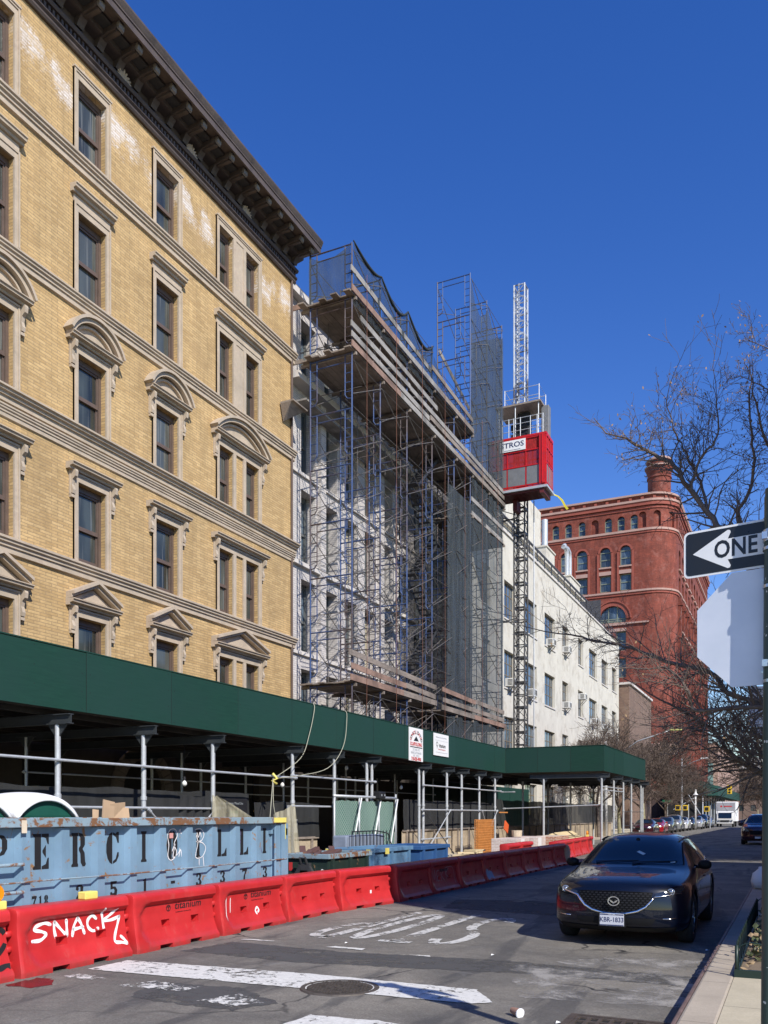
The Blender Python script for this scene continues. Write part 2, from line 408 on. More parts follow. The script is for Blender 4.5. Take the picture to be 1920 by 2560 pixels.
def glass_mat(name, tint=(.018,.024,.026), refl_strips=True, rough=.06, lights=.5):
    t = NT(name); P = t.pos(); s = t.sep(P)
    u = t.math('ADD', s[0], s[1])
    n = t.noise(.35, t.comb(t.math('MULTIPLY', u, 3.0), t.math('MULTIPLY', s[2], .8)), 3, .5)
    c = t.mix(t.ramp(n, .42, .6), tint, c3(tint, 3.2))
    cu = t.noise(2.2, t.comb(t.math('MULTIPLY', u, 5.0), t.math('MULTIPLY', s[2], .12)), 2, .5)
    if refl_strips: c = t.mix(t.ramp(cu, .58, .66, 0, lights), c, (.30,.30,.27))  # pale upright strips in the pane colour stand in for reflections
    cell = t.comb(t.math('FLOOR', t.math('DIVIDE', u, 1.62)), t.math('FLOOR', t.math('DIVIDE', t.math('SUBTRACT', s[2], 1.15), 3.69))); wn_ = t.n('ShaderNodeTexWhiteNoise', noise_dimensions='3D'); t.l(cell, wn_.inputs['Vector'])
    c = t.mix(t.ramp(wn_.outputs['Value'], .55, 1.0, 0, .35), c, (.13,.14,.13))
    t.bump(t.noise(1.3, P, 2, .5), .12, .04)
    t.b.inputs['IOR'].default_value = 1.6
    return t.fin(c, rough)
m_glass = glass_mat('dark_window_glass', (.020,.024,.022), True, .07, .35); m_glass2 = glass_mat('window_glass_blue', (.03,.045,.06), True, .05, .3)
m_black = M('dark_interior', (.012,.012,.012), .9, 0, .1)

# ---------------------------------------------------------------- buff brick building
YB = thing('buff_brick_building', 'tan yellow brick apartment building with brown cornice and pedimented stone windows, nearest on the left', 'building', (-24,19,0))
XF = -18.0; Y1 = 29.24
cols = [(11.4,12.48),(14.65,15.73),(17.9,18.98),(21.13,22.21)]; dbl = [(24.40,25.22),(26.0,26.82)]
rows = {6:(20.02,22.13), 5:(16.21,18.45), 4:(12.50,14.52), 3:(8.74,10.94), 2:(5.0,7.2)}
ops = [(a,b,z0,z1) for (a,b) in cols+dbl for (z0,z1) in rows.values()]
ops += [(12.2,13.6,.9,3.2,.01),(16.0,17.4,.9,3.2),(19.6,21.4,.15,3.35,.9),(24.3,26.9,.9,3.2)]
wb = MB(); facade(wb, PX(XF), 6.0, Y1, 3.7, 23.0, [o for o in ops if o[3] > 4], .24)
gb = MB(); facade(gb, PX(XF+.02), 6.0, Y1, 0.1, 3.7, ops[-4:], .24); gb.obj('ground_floor', M('shed_shade_stone',(.055,.045,.038),.9), YB)  # stone coloured near black for the shade under the shed
wb.quad((XF,Y1,0),(-30,Y1,0),(-30,Y1,24),(XF,Y1,24)); wb.quad((-30,6,0),(XF,6,0),(XF,6,24),(-30,6,24)); wb.quad((-30,6,0),(-30,6,24),(-30,Y1,24),(-30,Y1,0))
wb.obj('wall', m_ybrick, YB)
rf = MB(); rf.quad((-30,6,23.9),(-17.3,6,23.9),(-17.3,Y1,23.9),(-30,Y1,23.9)); rf.obj('roof', M('tar_roof',(.05,.05,.05),.9), YB)
def dh_window(w, h, mats, fr=.07, parent=None, y=0, z=0, x=0, reveal=.2, cache={}):
    key = (round(w,3), round(h,3), fr)
    if key not in cache:
        f = MB(); d0 = -reveal; 
        f.box(d0-.06,d0+.05,0,fr+.03,0,h); f.box(d0-.06,d0+.05,w-fr-.03,w,0,h); f.box(d0-.06,d0+.05,fr+.03,w-fr-.03,h-.16,h); f.box(d0-.06,d0+.05,fr+.03,w-fr-.03,0,.10)
        a, b = fr+.03, w-fr-.03; hm = h*.47
        f.box(d0-.055,d0+.022,a,a+.05,hm,h-.16); f.box(d0-.055,d0+.022,b-.05,b,hm,h-.16); f.box(d0-.055,d0+.022,a+.05,b-.05,h-.22,h-.16); f.box(d0-.055,d0+.030,a,b,hm-.06,hm+.05)
        f.box(d0-.075,d0-.012,a,a+.05,.10,hm-.06); f.box(d0-.075,d0-.012,b-.05,b,.10,hm-.06); f.box(d0-.075,d0-.012,a+.05,b-.05,.10,.20)
        f.box(d0-.02,d0+.085,0,.035,.15,h-.1)
        p = MB(); p.quad((d0-.02,a+.05,hm+.05),(d0-.02,b-.05,hm+.05),(d0-.02,b-.05,h-.22),(d0-.02,a+.05,h-.22)); p.quad((d0-.05,a+.05,.20),(d0-.05,b-.05,.20),(d0-.05,b-.05,hm-.06),(d0-.05,a+.05,hm-.06))
        cache[key] = (f.mesh('window', mats[0]), p.mesh('pane', mats[1]))
    fm, pm = cache[key]
    q = Vector(parent.location)
    o = put('window', fm, parent, Vector((x,y,z))-q); put('pane', pm, o)
    return o
for (a,b) in cols+dbl:
    for (z0,z1) in rows.values(): dh_window(b-a, z1-z0, (m_bronze, m_glass), parent=YB, y=a, z=z0, x=XF)
for o in ops[-4:]: pm = MB(); pm.quad((XF-.24,o[0],o[2]),(XF-.24,o[1],o[2]),(XF-.24,o[1],o[3]),(XF-.24,o[0],o[3])); pm.obj('shop_glazing', m_black, YB)
ar = MB()
N = 14
for k in range(N):
    a0 = math.pi*k/N; a1 = math.pi*(k+1)/N-.02
    pts = [(20.5+r*math.cos(a), 2.45+r*math.sin(a)) for r, a in ((.92,a0),(1.32,a0),(1.32,a1),(.92,a1))]
    ar.prism(pts, 'x', XF+.022, XF+.16)
ar.box(XF+.022,XF+.16,19.2,19.58,.15,2.45); ar.box(XF+.022,XF+.16,21.42,21.8,.15,2.45); ar.obj('door_surround', M('dark_carved_stone',(.16,.13,.11),.9), YB)  # surround in one dark stone tone
def profile_run(mb, prof, y0, y1, X=XF): mb.prism([(X+p, z) for p, z in prof], 'y', y0, y1)
sc_ = MB()
# string courses (profile as (projection, z))
def course(mb, zt, zb, pj, big=False):
    h = zt-zb
    prof = [(.002,zb),(pj*.35,zb+.02),(pj*.35,zb+h*.38),(pj*.55,zb+h*.40),(pj*.55,zb+h*.55),(pj*.8,zb+h*.62),(pj*.8,zb+h*.74),(pj,zb+h*.80),(pj,zt-.03),(pj*.7,zt),(.002,zt+.01)]
    mb.prism([(XF+p,z) for p,z in prof][::-1], 'y', 6.0, Y1+pj*.6)
course(sc_, 20.02, 19.58, .22); course(sc_, 16.14, 15.74, .20); course(sc_, 12.47, 12.08, .30); course(sc_, 12.05, 11.72, .14); course(sc_, 8.72, 8.30, .22)
sc_.obj('string_course', m_stone, YB)
def surround(row, a, b, a2=None, b2=None):
    """stone architrave, hood and brackets round one window (or a pair)"""
    z0, z1 = rows[row]; m = MB(); L = a; Rr = b2 if b2 else b
    w = .155; pj = .06; top = .23
    m.box(XF+.002,XF+pj,L-w,L,z0,z1+top); m.box(XF+.002,XF+pj,Rr,Rr+w,z0,z1+top)
    m.box(XF+.002,XF+pj+.03,L-w-.0,L-w+.05,z0,z1+top); m.box(XF+.002,XF+pj+.03,Rr+w-.05,Rr+w,z0,z1+top)
    if a2: m.box(XF+.002,XF+pj,b,b+.17,z0,z1); m.box(XF+.002,XF+pj,a2-.17,a2,z0,z1); 
    if a2 and row not in (4,3,2): m.box(XF+.002,XF+pj-.02,b+.17,a2-.17,z0,z1)
    m.box(XF+.003,XF+pj,L,Rr,z1+.002,z1+top); m.box(XF+.003,XF+pj+.025,L-w+.05,Rr+w-.05,z1+top-.06,z1+top)
    hb = z1+top+.02
    def hood(z, e, h=.2, p=.3):
        y0, y1 = L-w-e, Rr+w+e
        m.prism([(XF+.002,z),(XF+p*.45,z),(XF+p*.5,z+h*.35),(XF+p*.85,z+h*.45),(XF+p*.88,z+h*.75),(XF+p,z+h*.85),(XF+p,z+h),(XF+.002,z+h+.02)][::-1], 'y', y0, y1)
        return y0, y1
    if row == 6: m.box(XF+.002,XF+pj+.05,L-w-.03,Rr+w+.03,z1+top,z1+top+.05)
    if row == 5: hood(hb+.18, .10, .2, .26); m.box(XF+.002,XF+.05,L-w,Rr+w,hb-.02,hb+.178)
    if row in (4,3,2):
        e = .26; hz = hb+.0; y0, y1 = hood(hz, e, .17, .32)
        for s_ in (-1, 1):
            yb = (L-w-.145) if s_ < 0 else (Rr+w+.005)
            m.box(XF+.002,XF+.06,yb,yb+.14,z1-.42,hz-.002)
            m.prism([(XF+.06,hz-.003),(XF+.06,z1-.38),(XF+.12,z1-.40),(XF+.14,z1-.30),(XF+.09,z1-.15),(XF+.12,z1-.02),(XF+.22,z1+.06),(XF+.24,hz-.06),(XF+.22,hz-.003)], 'y', yb+.02, yb+.12)
            m.box(XF+.002,XF+.10,yb+.01,yb+.13,z1-.50,z1-.422)
        yc = (y0+y1)/2; hw = (y1-y0)/2; zt = hz+.19
        if row == 2:
            rise = .50 if not a2 else .56
            for s_ in (-1,1):
                e0 = Vector((0, yc+s_*(hw-.01), zt+.03)); e1 = Vector((0, yc, zt+rise))
                for (p, th, off) in ((.32,.09,.06),(.22,.09,-.03)):
                    dn = Vector((0,0,off))
                    m.prism([(q.y,q.z) for q in ((e0+dn),(e1+dn),(e1+dn+Vector((0,0,th))),(e0+dn+Vector((0,0,th))))][::(1 if s_ < 0 else -1)][::-1], 'x', XF+.002+(.001 if off>0 else 0), XF+p)
            m.prism([(yc-hw+.12,zt),(yc+hw-.12,zt),(yc,zt+rise-.08)], 'x', XF+.002, XF+.06)
            m.prism([(yc-hw*.5,zt+.06),(yc+hw*.5,zt+.06),(yc,zt+rise*.62)], 'x', XF+.06, XF+.10)
        if row == 4:
            rise = .62 if not a2 else .72; r = (hw*hw+rise*rise)/(2*rise); zc = zt+rise-r; am = math.asin(hw/r); K = 18
            for (ro, ri, p) in ((r+.10, r+.02, .34),(r+.02, r-.10, .26),(r-.16, r-.22, .14)):
                for k in range(K):
                    t0 = -am+2*am*k/K; t1 = -am+2*am*(k+1)/K
                    poly = [(yc+q*math.sin(t), zc+q*math.cos(t)) for q, t in ((ri,t0),(ro,t0),(ro,t1),(ri,t1))]
                    if min(z for _, z in poly) < zt-.12: continue
                    m.prism(poly[::-1], 'x', XF+.002, XF+p)
            ty = [(yc+(r-.1)*math.sin(-am*.93+1.86*am*k/K), zc+(r-.1)*math.cos(-am*.93+1.86*am*k/K)) for k in range(K+1)]
            m.prism([(ty[0][0],zt)]+ty+[(ty[-1][0],zt)], 'x', XF+.002, XF+.05)
    m.obj('window_surround', m_stone, YB)
for r_ in rows:
    for (a,b) in cols: surround(r_, a, b)
    surround(r_, dbl[0][0], dbl[0][1], dbl[1][0], dbl[1][1])
# cornice
cm = MB()
yA, yB = 6.0, Y1+.12
def cprof(prof, ya=yA, yb=yB, mb=cm): mb.prism([(XF+p,z) for p,z in prof][::-1], 'y', ya, yb)
cprof([(.002,22.80),(.08,22.80),(.12,22.86),(.12,22.92),(.18,22.97),(.18,23.02),(.02,23.03)])
cprof([(.002,23.031),(.06,23.031),(.06,23.19),(.20,23.20),(.24,23.26),(.24,23.30),(.10,23.34),(.04,23.36),(.04,23.95),(.002,23.95)])
cprof([(.002,23.96),(1.0,23.96),(1.02,23.90),(1.08,23.90),(1.08,24.10),(1.11,24.11),(1.11,24.15),(1.14,24.2),(1.19,24.30),(1.19,24.36),(.9,24.40),(.002,24.40)], yA, Y1+.42)
cprof([(.045,23.72),(.35,23.78),(.38,23.955),(.045,23.955)], yA, Y1+.3)
y = 6.1
while y < Y1: cm.box(XF+.061,XF+.15,y,y+.075,23.06,23.185); y += .15
cm.obj('cornice', m_cornice, YB)
br = MB(); 
br.prism([(.045,-.005),(.045,-.42),(.14,-.46),(.20,-.36),(.30,-.24),(.52,-.20),(.78,-.20),(.86,-.14),(.86,-.005)], 'y', 0, .24)
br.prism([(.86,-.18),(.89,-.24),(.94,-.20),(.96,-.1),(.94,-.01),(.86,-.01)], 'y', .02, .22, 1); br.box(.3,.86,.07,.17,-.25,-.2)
bmesh_ = br.mesh('cornice_bracket', [m_cornice, M('bracket_nose_lit_brown', (.17,.145,.115), .6)]); y = 6.4  # bracket noses coloured a lighter brown to look sunlit
while y < Y1+.05: put('cornice_bracket', bmesh_, YB, Vector((XF,y,23.96))-YB.location); y += .757
for y in (13.2,16.4,19.6,22.75,25.9):
    om = MB(); rr = random.Random(int(y*10))
    for k in range(9):
        a = -1.2+2.4*k/8; L_ = .42*(1-.25*abs(a)); om.tube([(XF+.1,y,23.32),(XF+.13,y+math.sin(a)*L_*.5,23.32+math.cos(a)*L_*.6),(XF+.16,y+math.sin(a)*L_,23.32+math.cos(a)*L_*.85)], [.05,.05,.025], 6)
    om.obj('cornice_crest', m_stone, YB)
dp = MB(); dp.tube([(XF+.06,Y1-.10,23.0),(XF+.06,Y1-.10,3.6)], .045, 8); dp.obj('downpipe', m_bronze, YB)

# ---------------------------------------------------------------- pale brick building under scaffold
m_wbrick = brick_mat('whitewashed_brick', (.66,.62,.58), (.58,.545,.51), (.42,.39,.37), .26, .09, .012, stain=(.48,.44,.41), stains=(.5,.8), big=.12)
m_cream = M('pale_cast_stone', (.60,.56,.51), .8, 0, .1, 2, .15, 30, dirt=(.42,.38,.34), dth=(.55,.8))
m_alu = M('grey_aluminium_frame', (.16,.17,.165), .4, .4, .1)
WB = thing('pale_brick_building', 'pale whitewashed brick building wrapped in pipe scaffolding', 'building', (-24,40,0))
XW = -18.25; wops = []; tops = [7.7,11.38,15.06,18.74,22.4]
ys = [30.35+1.93*k for k in range(10)]
for y in ys:
    for t_ in tops: wops.append((y, y+1.18, t_-2.95, t_-(0 if t_ < 22 else .35)))
wm = MB(); facade(wm, PX(XW), Y1+.01, 50.0, 3.7, 23.0, wops, .58)
wg = MB(); wg.quad((XW,Y1+.01,.1),(XW,50,.1),(XW,50,3.7),(XW,Y1+.01,3.7)); wg.obj('ground_floor', bpy.data.materials['shed_shade_stone'], WB)  # same near-black tone for the shade under the shed
wm.quad((XW,50,0),(-30,50,0),(-30,50,23),(XW,50,23)); wm.quad((-30,Y1+.01,23),(XW,Y1+.01,23),(XW,50,23),(-30,50,23))
wm.obj('wall', m_wbrick, WB)
for j in range(0,9,3):
    pb = MB()
    pb.box(XW+.002,XW+.18,ys[j]+1.35,ys[j]+1.78,3.8,19.3); 
    pb.obj('pilaster', m_wbrick, WB)
for z, p, h in ((12.02,.16,.16),(4.68,.16,.16),(8.36,.1,.12),(15.7,.1,.12),(19.32,.55,.26),(22.9,.3,.3)):
    lg = MB(); lg.box(XW+.002,XW+p,Y1+.02,49.98,z-h,z); lg.obj('stone_ledge', m_cream, WB)
for i, y in enumerate(ys):
    for t_ in tops:
        h = 2.95 if t_ < 22 else 2.6
        dh_window(1.18, h, (m_alu, m_glass2), .05, WB, y, t_-2.95, XW, .50)

sheet('puddle', [[(-7.1,6.1),(-6.75,6.1),(-6.65,6.3),(-6.85,6.5),(-7.1,6.55)]], M('wet_asphalt',(.02,.02,.021),.16,0,.2,4), .0035, .04, 12)
for k_, (yy, t_) in enumerate(((34.3,15.06),(36.2,11.38),(38.1,18.74),(40.05,11.38),(34.25,7.7),(42,15.06),(36.2,18.74))):
    pw = MB(); pw.box(XW-.47,XW-.455,yy+.55,yy+1.12,t_-2.85,t_-.3); pw.obj('plywood_infill', M('pale_infill_board',(.42,.37,.26),.8) if 'pale_infill_board' not in bpy.data.materials else bpy.data.materials['pale_infill_board'], WB)
# ---------------------------------------------------------------- pipe scaffold
def steelpaint():
    t = NT('blue_scaffold_paint'); P = t.pos()
    f = t.ramp(t.noise(.55, t.scl(P,(1,1,.45)), 4, .6), .46, .56)
    c = t.mix(f, (.035,.075,.20), (.085,.06,.055)); c = t.mix(t.ramp(t.noise(14,P,4,.7),.5,.7,0,.5), c, (.15,.15,.16))
    return t.fin(c, .5, .2)
m_sblue = steelpaint()
m_brace = M('galvanised_brace', (.15,.135,.12), .55, .3, .4, 3)
m_galv = M('galvanised_steel', (.52,.54,.55), .5, .35, .15, 5, dirt=(.34,.34,.34), dscale=5, dth=(.55,.75))
def wood(name, col, var=.3, sc=(6,.6,6), rough=.85, dirt=.5):
    t = NT(name); P = t.pos(); g_ = t.noise(3, t.scl(P, sc), 6, .7, .4)
    c = t.mix(t.ramp(g_,.3,.7), c3(col,1-var), c3(col,1+var)); c = t.mix(t.ramp(t.noise(.9,P,5,.6),.45,.65), c, c3(col,dirt))
    t.bump(g_, .2, .01); return t.fin(c, rough)
m_plank = wood('weathered_plank', (.26,.215,.175)); m_plankg = wood('grey_plank', (.31,.29,.26)); m_planko = wood('orange_stained_plank', (.30,.19,.14), .25)
m_ply = wood('plywood_sheet', (.42,.34,.235), .18, (1,1.6,5)); m_ply2 = wood('fresh_plywood', (.62,.50,.30), .12, (2,1,5), .7, .9)
def net_mat(name, col, alpha, sc=1.2, var=.14):
    t = NT(name); P = t.pos(); s = t.sep(P)
    v = t.comb(t.math('MULTIPLY', t.math('ADD', s[0], s[1]), 3.0), t.math('MULTIPLY', s[2], .35)); n = t.noise(sc, v, 5, .6, .3)
    a = t.ramp(n, .3, .7, alpha-var, alpha+var); t.l(a, t.b.inputs['Alpha'])
    return t.fin(t.mix(t.ramp(n,.3,.7), c3(col,.7), c3(col,1.4)), .9)
m_net = net_mat('debris_netting', (.02,.03,.035), .56); m_net2 = net_mat('grey_debris_netting', (.045,.057,.063), .60, 1, .14)
SX0, SX1 = -17.25, -15.4; LY = [29.40,31.9,34.6,37.5,40.4,42.8,45.5,48.2]; Z0 = 4.66; LH = 2.13
SC = thing('pipe_scaffold', 'tall blue and rusty tube scaffold with plank decks and netting on the pale brick building', 'scaffold', (-16.3,38.8,3.72))
fm = MB(); r = .034
for x in (SX0, SX1): fm.tube([(x,0,0),(x,0,LH)], r, 6)
fm.tube([(SX0,0,LH-.06),(SX1,0,LH-.06)], .03, 6); fm.tube([(SX0+.3,0,LH-.36),(SX1-.3,0,LH-.36)], .024, 6)
for x, s_ in ((SX0,1),(SX1,-1)):
    xi = x+.3*s_; fm.tube([(xi,0,LH-.06),(xi,0,.5),(xi-.1*s_,0,.36),(x,0,.32)], .024, 6)
    for k in range(4): fm.tube([(x,0,.62+k*.36),(xi,0,.62+k*.36)], .019, 5)
frm = fm.mesh('scaffold_frame', m_sblue)
def frames_at(y, z): put('scaffold_frame', frm, SC, Vector((0,y,z))-SC.location)
for i, y in enumerate(LY):
    for k in range(8): frames_at(y, Z0+k*LH)
    if i <= 3: frames_at(y, Z0+8*LH-.05)
    if i >= 5:
        for k in range(8, 12): frames_at(y, Z0+k*LH-.05*0)
eb = MB(); eb.tube([(SX0,0,0),(SX0,0,Z0-3.74)], .024, 6); eb.tube([(SX1,0,0),(SX1,0,Z0-3.74)], .024, 6); eb.tube([(SX0,0,.5),(SX1,0,.5)], .02, 6)
for x in (SX0,SX1): eb.box(x-.09,x+.09,-.09,.09,0,.02)
ebm = eb.mesh('base_jack', m_sblue)
for y in LY: put('base_jack', ebm, SC, Vector((0,y,3.735))-SC.location)
def brace_mesh(w, x):
    b = MB(); b.tube([(x,0,.5),(x+.03,w,LH-.35)], .018, 5); b.tube([(x+.03,0,LH-.35),(x,w,.5)], .018, 5)
    b.tube([(x,0,LH-.3),(x,w,LH-.3)], .013, 5); return b
bc = {}
rear = MB(); rn = random.Random(3)
for i in range(7):
    w = LY[i+1]-LY[i]
    if round(w,2) not in bc: bc[round(w,2)] = brace_mesh(w, SX1+.05).mesh('cross_brace', m_brace)
    top = 9 if i < 3 else (12 if i >= 5 else 8)
    for k in range(top):
        put('cross_brace', bc[round(w,2)], SC, Vector((0,LY[i],Z0+k*LH-(.05 if (i<3 and k==8) else 0)))-SC.location)
        if rn.random() < .93:
            b = brace_mesh(w, SX0-.05); b.xf(Matrix.Translation((0,LY[i],Z0+k*LH))); rear.join(b)
        if rn.random() < .55 and k < 8:
            x = SX0+.5; zz = Z0+k*LH; rear.tube([(x,LY[i],zz+rn.uniform(0,.5)),(x+1.1,LY[i+1],zz+LH-rn.uniform(0,.6))], .013, 5)
        if k < 8:
            for xx in (SX0+.28, SX1-.28):
                zz = Z0+k*LH; rear.tube([(xx,LY[i],zz+.35),(xx,LY[i+1],zz+.35)], .015, 5)
                if rn.random() < .6: rear.tube([(xx,LY[i]+.05,zz+.4),(xx,LY[i+1]-.05,zz+1.9)][::rn.choice((1,-1))], .015, 5)
            if rn.random() < .5: ym = (LY[i]+LY[i+1])/2; rear.tube([(SX0+.1,ym,zz),(SX0+.1,ym,zz+LH)], .02, 5)
        if rn.random() < .4 and k < 8:   # tie tubes to the wall
            y = LY[i]+rn.uniform(.3,w-.3); zz = Z0+k*LH+1; rear.tube([(XW,y,zz),(SX1+.1,y+.1,zz+.05)], .016, 5)
o = rear.obj('rear_bracing', m_brace, SC); o['kind'] = 'stuff'
def deck(y0, y1, z, x0=SX0-.35, x1=SX1+.12, nb=8, mat=None, jag=.35):
    d = MB(); w = (x1-x0)/nb; rr = random.Random(int(z*10)+int(y0))
    for i in range(nb):
        a = y0-rr.uniform(0,jag); xx = x0+i*w; y = a
        while y < y1:
            e = min(y+rr.uniform(3.6,4.2), y1+rr.uniform(0,jag)); d.box(xx+.006,xx+w-.006,y+.004,e,z+rr.uniform(0,.012),z+.055+rr.uniform(0,.014)); y = e
    d.obj('plank_deck', mat or m_plank, SC)
    for y in LY:
        if y0-.1 <= y <= y1+.1: j = MB(); j.box(x0-.1,x1+.04,y+.04,y+.13,z-.12,z-.004); j.obj('deck_joist', m_plank, SC)

Zt = Z0+8*LH; Zs = Z0+7*LH; Zb = Z0+LH
deck(29.3, 42.9, Zt); deck(29.3, 48.3, Zs); deck(29.3, 37.6, Zb); deck(38.5, 48.3, Zb-.1); deck(42.8, 48.3, Zs-LH)
def board(p0, p1, h=.24, t=.045, mat=None, name='toe_board'):
    b = MB(); b.bar(p0, p1, t, h); b.obj(name, mat or m_plankg, SC)
xe = SX1+.16
for (a, b, z, mt) in ((29.1,33.4,Zt+.16,m_planko),(33.4,38,Zt+.16,m_plankg),(38,42.9,Zt+.16,m_plank),(29.1,33.6,Zs+.16,m_planko),(33.6,40,Zs+.16,m_plankg),(40,48.3,Zs+.16,m_plank),
                     (29.0,33.9,Zb+.17,m_planko),(33.9,37.7,Zb+.17,m_plank),(38.4,43,Zb+.07,m_plank),(43,48.4,Zb+.07,m_planko)):
    board((xe,a,z),(xe,b,z), mat=mt)
for (a, b, z0, z1, mt) in ((28.9,33.2,Zb+1.12,Zb+1.0,m_plank),(29.1,34.2,Zb+.62,Zb+.52,m_planko),(33.2,37.7,Zb+1.02,Zb+.9,m_plank),(34.2,37.6,Zb+.55,Zb+.45,m_plank),(38.5,43.2,Zb+.95,Zb+.85,m_planko),(43.2,48.2,Zb+.9,Zb+.85,m_plank),(38.6,48.2,Zb+.45,Zb+.4,m_plank),
                         (29.2,37.2,Zt+1.0,Zt+.75,m_plankg),(37.2,42.8,Zt+.9,Zt+.7,m_plank),(29.2,34.8,Zs+1.0,Zs+1.05,m_plankg),(34.8,42,Zs+1.0,Zs+.95,m_plankg),(42,48.2,Zs+1.0,Zs+.95,m_plankg),
                         (29.25,37,Zs+.62,Zs+.55,m_plankg),(37,48.2,Zs+.6,Zs+.55,m_plank),(30,38,Zt-.55,Zt-.7,m_plankg),(42.8,48.2,Zs-LH+.9,Zs-LH+.9,m_plankg),(42.8,48.2,Zs-LH+.15,Zs-LH+.15,m_plankg)):
    board((xe-.02 if mt is not m_plankg else xe-.09,a,z0),(xe-.02 if mt is not m_plankg else xe-.09,b,z1), .22, mat=mt, name='guard_board')
board((SX0+.05,42.9,26.6),(SX0+.05,48.0,25.4), .26, mat=m_plankg, name='guard_board')
board((SX0-1.0,29.3,Zt+.12),(SX0-.3,29.3,Zt+.12), .2, mat=m_planko, name='outrigger_board'); board((SX0-1.0,29.35,Zs+.1),(SX0-.3,29.35,Zs+.1), .16, mat=m_plank, name='outrigger_board')
b = MB(); b.box(XF+.05,SX0-.1,28.3,29.35,17.62,17.68); b.add([(XF+.05,28.3,17.62),(XF+.05,29.3,17.62),(XF+.05,28.5,17.0),(SX0-.2,28.3,17.62),(SX0-.2,29.3,17.62)],[(0,1,2),(3,4,2),(0,3,2)]); b.obj('bracket_shelf', m_plank, SC)
b = MB(); b.box(SX0-.9,SX0-.25,29.5,48.2,18.2,18.27); b.obj('inner_walkway', m_plankg, SC)
m_ink0 = M('dark_net_fold', (.02,.028,.03), .9)
# netting sheets
def net(pfun, nu, nv, mat, name='debris_net', amp=.05, seed=1):
    mb = MB(); rr = random.Random(seed); ph = [rr.uniform(0,6) for _ in range(6)]
    vs = []
    for j in range(nv+1):
        for i in range(nu+1):
            u = i/nu; v = j/nv; p, nrm = pfun(u, v)
            d = amp*(math.sin(u*23+ph[0]+v*3)+.6*math.sin(v*9+ph[1]+u*5)+.5*math.sin(u*51+ph[2]))*(.3+v*(1-v)*2)
            vs.append(tuple(Vector(p)+Vector(nrm)*d))
    fs = [(j*(nu+1)+i, j*(nu+1)+i+1, (j+1)*(nu+1)+i+1, (j+1)*(nu+1)+i) for j in range(nv) for i in range(nu)]
    mb.add(vs, fs); return mb.obj(name, mat, SC, smooth=True)
for i in range(3):
    y0, y1 = LY[i], LY[i+1]; zt0, zt1 = 23.85, 23.85-(0 if i < 2 else .1); sag = (.35,.75,.8)[i]
    net(lambda u,v: ((SX1+.06, y0+(y1-y0)*u, Zt-.3+(zt0+(zt1-zt0)*u-sag*4*u*(1-u)*(.6+.4*u) - Zt+.3)*v), (1,0,0)), 14, 8, m_net, seed=i)
    e_ = MB(); e_.tube([(SX1+.07,y0+(y1-y0)*k/14, zt0+(zt1-zt0)*k/14-sag*4*(k/14)*(1-k/14)*(.6+.4*k/14)-.02) for k in range(15)], [.03+.05*math.sin(math.pi*k/14) for k in range(15)], 6); e_.obj('net_hem', m_ink0, SC, smooth=True)
net(lambda u,v: ((SX0+(SX1-SX0)*u, 29.32, Zt+(2.0-.45*4*u*(1-u)*(1-.4*u))*v), (0,1,0)), 10, 6, m_net2, seed=5)
net(lambda u,v: ((SX1+.06, 37.5+5.3*u, Zt-.1+(1.7-.6*math.sin(u*3.1)-.5*u)*v), (1,0,0)), 14, 6, m_net, seed=6)
net(lambda u,v: ((SX1+.06, 42.8+2.7*u, 17.6+(12.2-1.1*4*u*(1-u))*v), (1,0,0)), 12, 20, m_net2, seed=7)
net(lambda u,v: ((SX1+.06, 45.5+2.7*u, 17.6+(12.2-.7*4*u*(1-u)-.3*u)*v), (1,0,0)), 12, 20, m_net2, seed=8)
net(lambda u,v: ((SX0+(SX1-SX0)*u, 48.25, 17.6+12.0*v), (0,1,0)), 8, 16, m_net2, seed=9)
net(lambda u,v: ((SX1+.07, 39.4+8.9*u, 3.8+14.2*v), (1,0,0)), 40, 20, net_mat('dark_grey_netting', (.04,.05,.055), .70, 1, .12), amp=.07, seed=10)
net(lambda u,v: ((SX0-.1, 40.2+8*u, 4+14.0*v), (1,0,0)), 30, 20, m_net2, amp=.05, seed=12)
m_orange = M('orange_rope', (.22,.09,.055), .8)
for y in (30.3,33.1,35.9,38.7,41.5,44.2,46.9):
    b = MB(); b.tube([(SX1+.2,y,Z0+8.6*LH),(SX1+.18,y+.03,14),(SX1+.22,y-.02,8),(SX1+.15,y+.02,3.9)], .009, 5); b.obj('safety_line', m_orange, SC)
# stair flights
m_stair = M('dark_steel_stair', (.08,.08,.085), .5, .5)
for k in range(8):
    f = MB(); z0 = Z0+k*LH; a, e = (37.7, 40.0) if k % 2 == 0 else (40.0, 37.7)
    for x in (-16.75,-16.15): f.bar((x,a,z0),(x,e,z0+LH-.15), .03, .13); f.tube([(x,a,z0+.9),(x,e,z0+LH+.75)], .016, 5)
    for j in range(9):
        y = a+(e-a)*(j+.5)/9; z = z0+(LH-.15)*(j+.5)/9; f.box(-16.74,-16.16,y-.11,y+.11,z-.02,z+.02)
    f.box(-16.8,-16.1,min(e,e+(.5 if e>a else -.5)),max(e,e+(.5 if e>a else -.5)),z0+LH-.1,z0+LH-.05); f.obj('stair_flight', m_stair, SC)

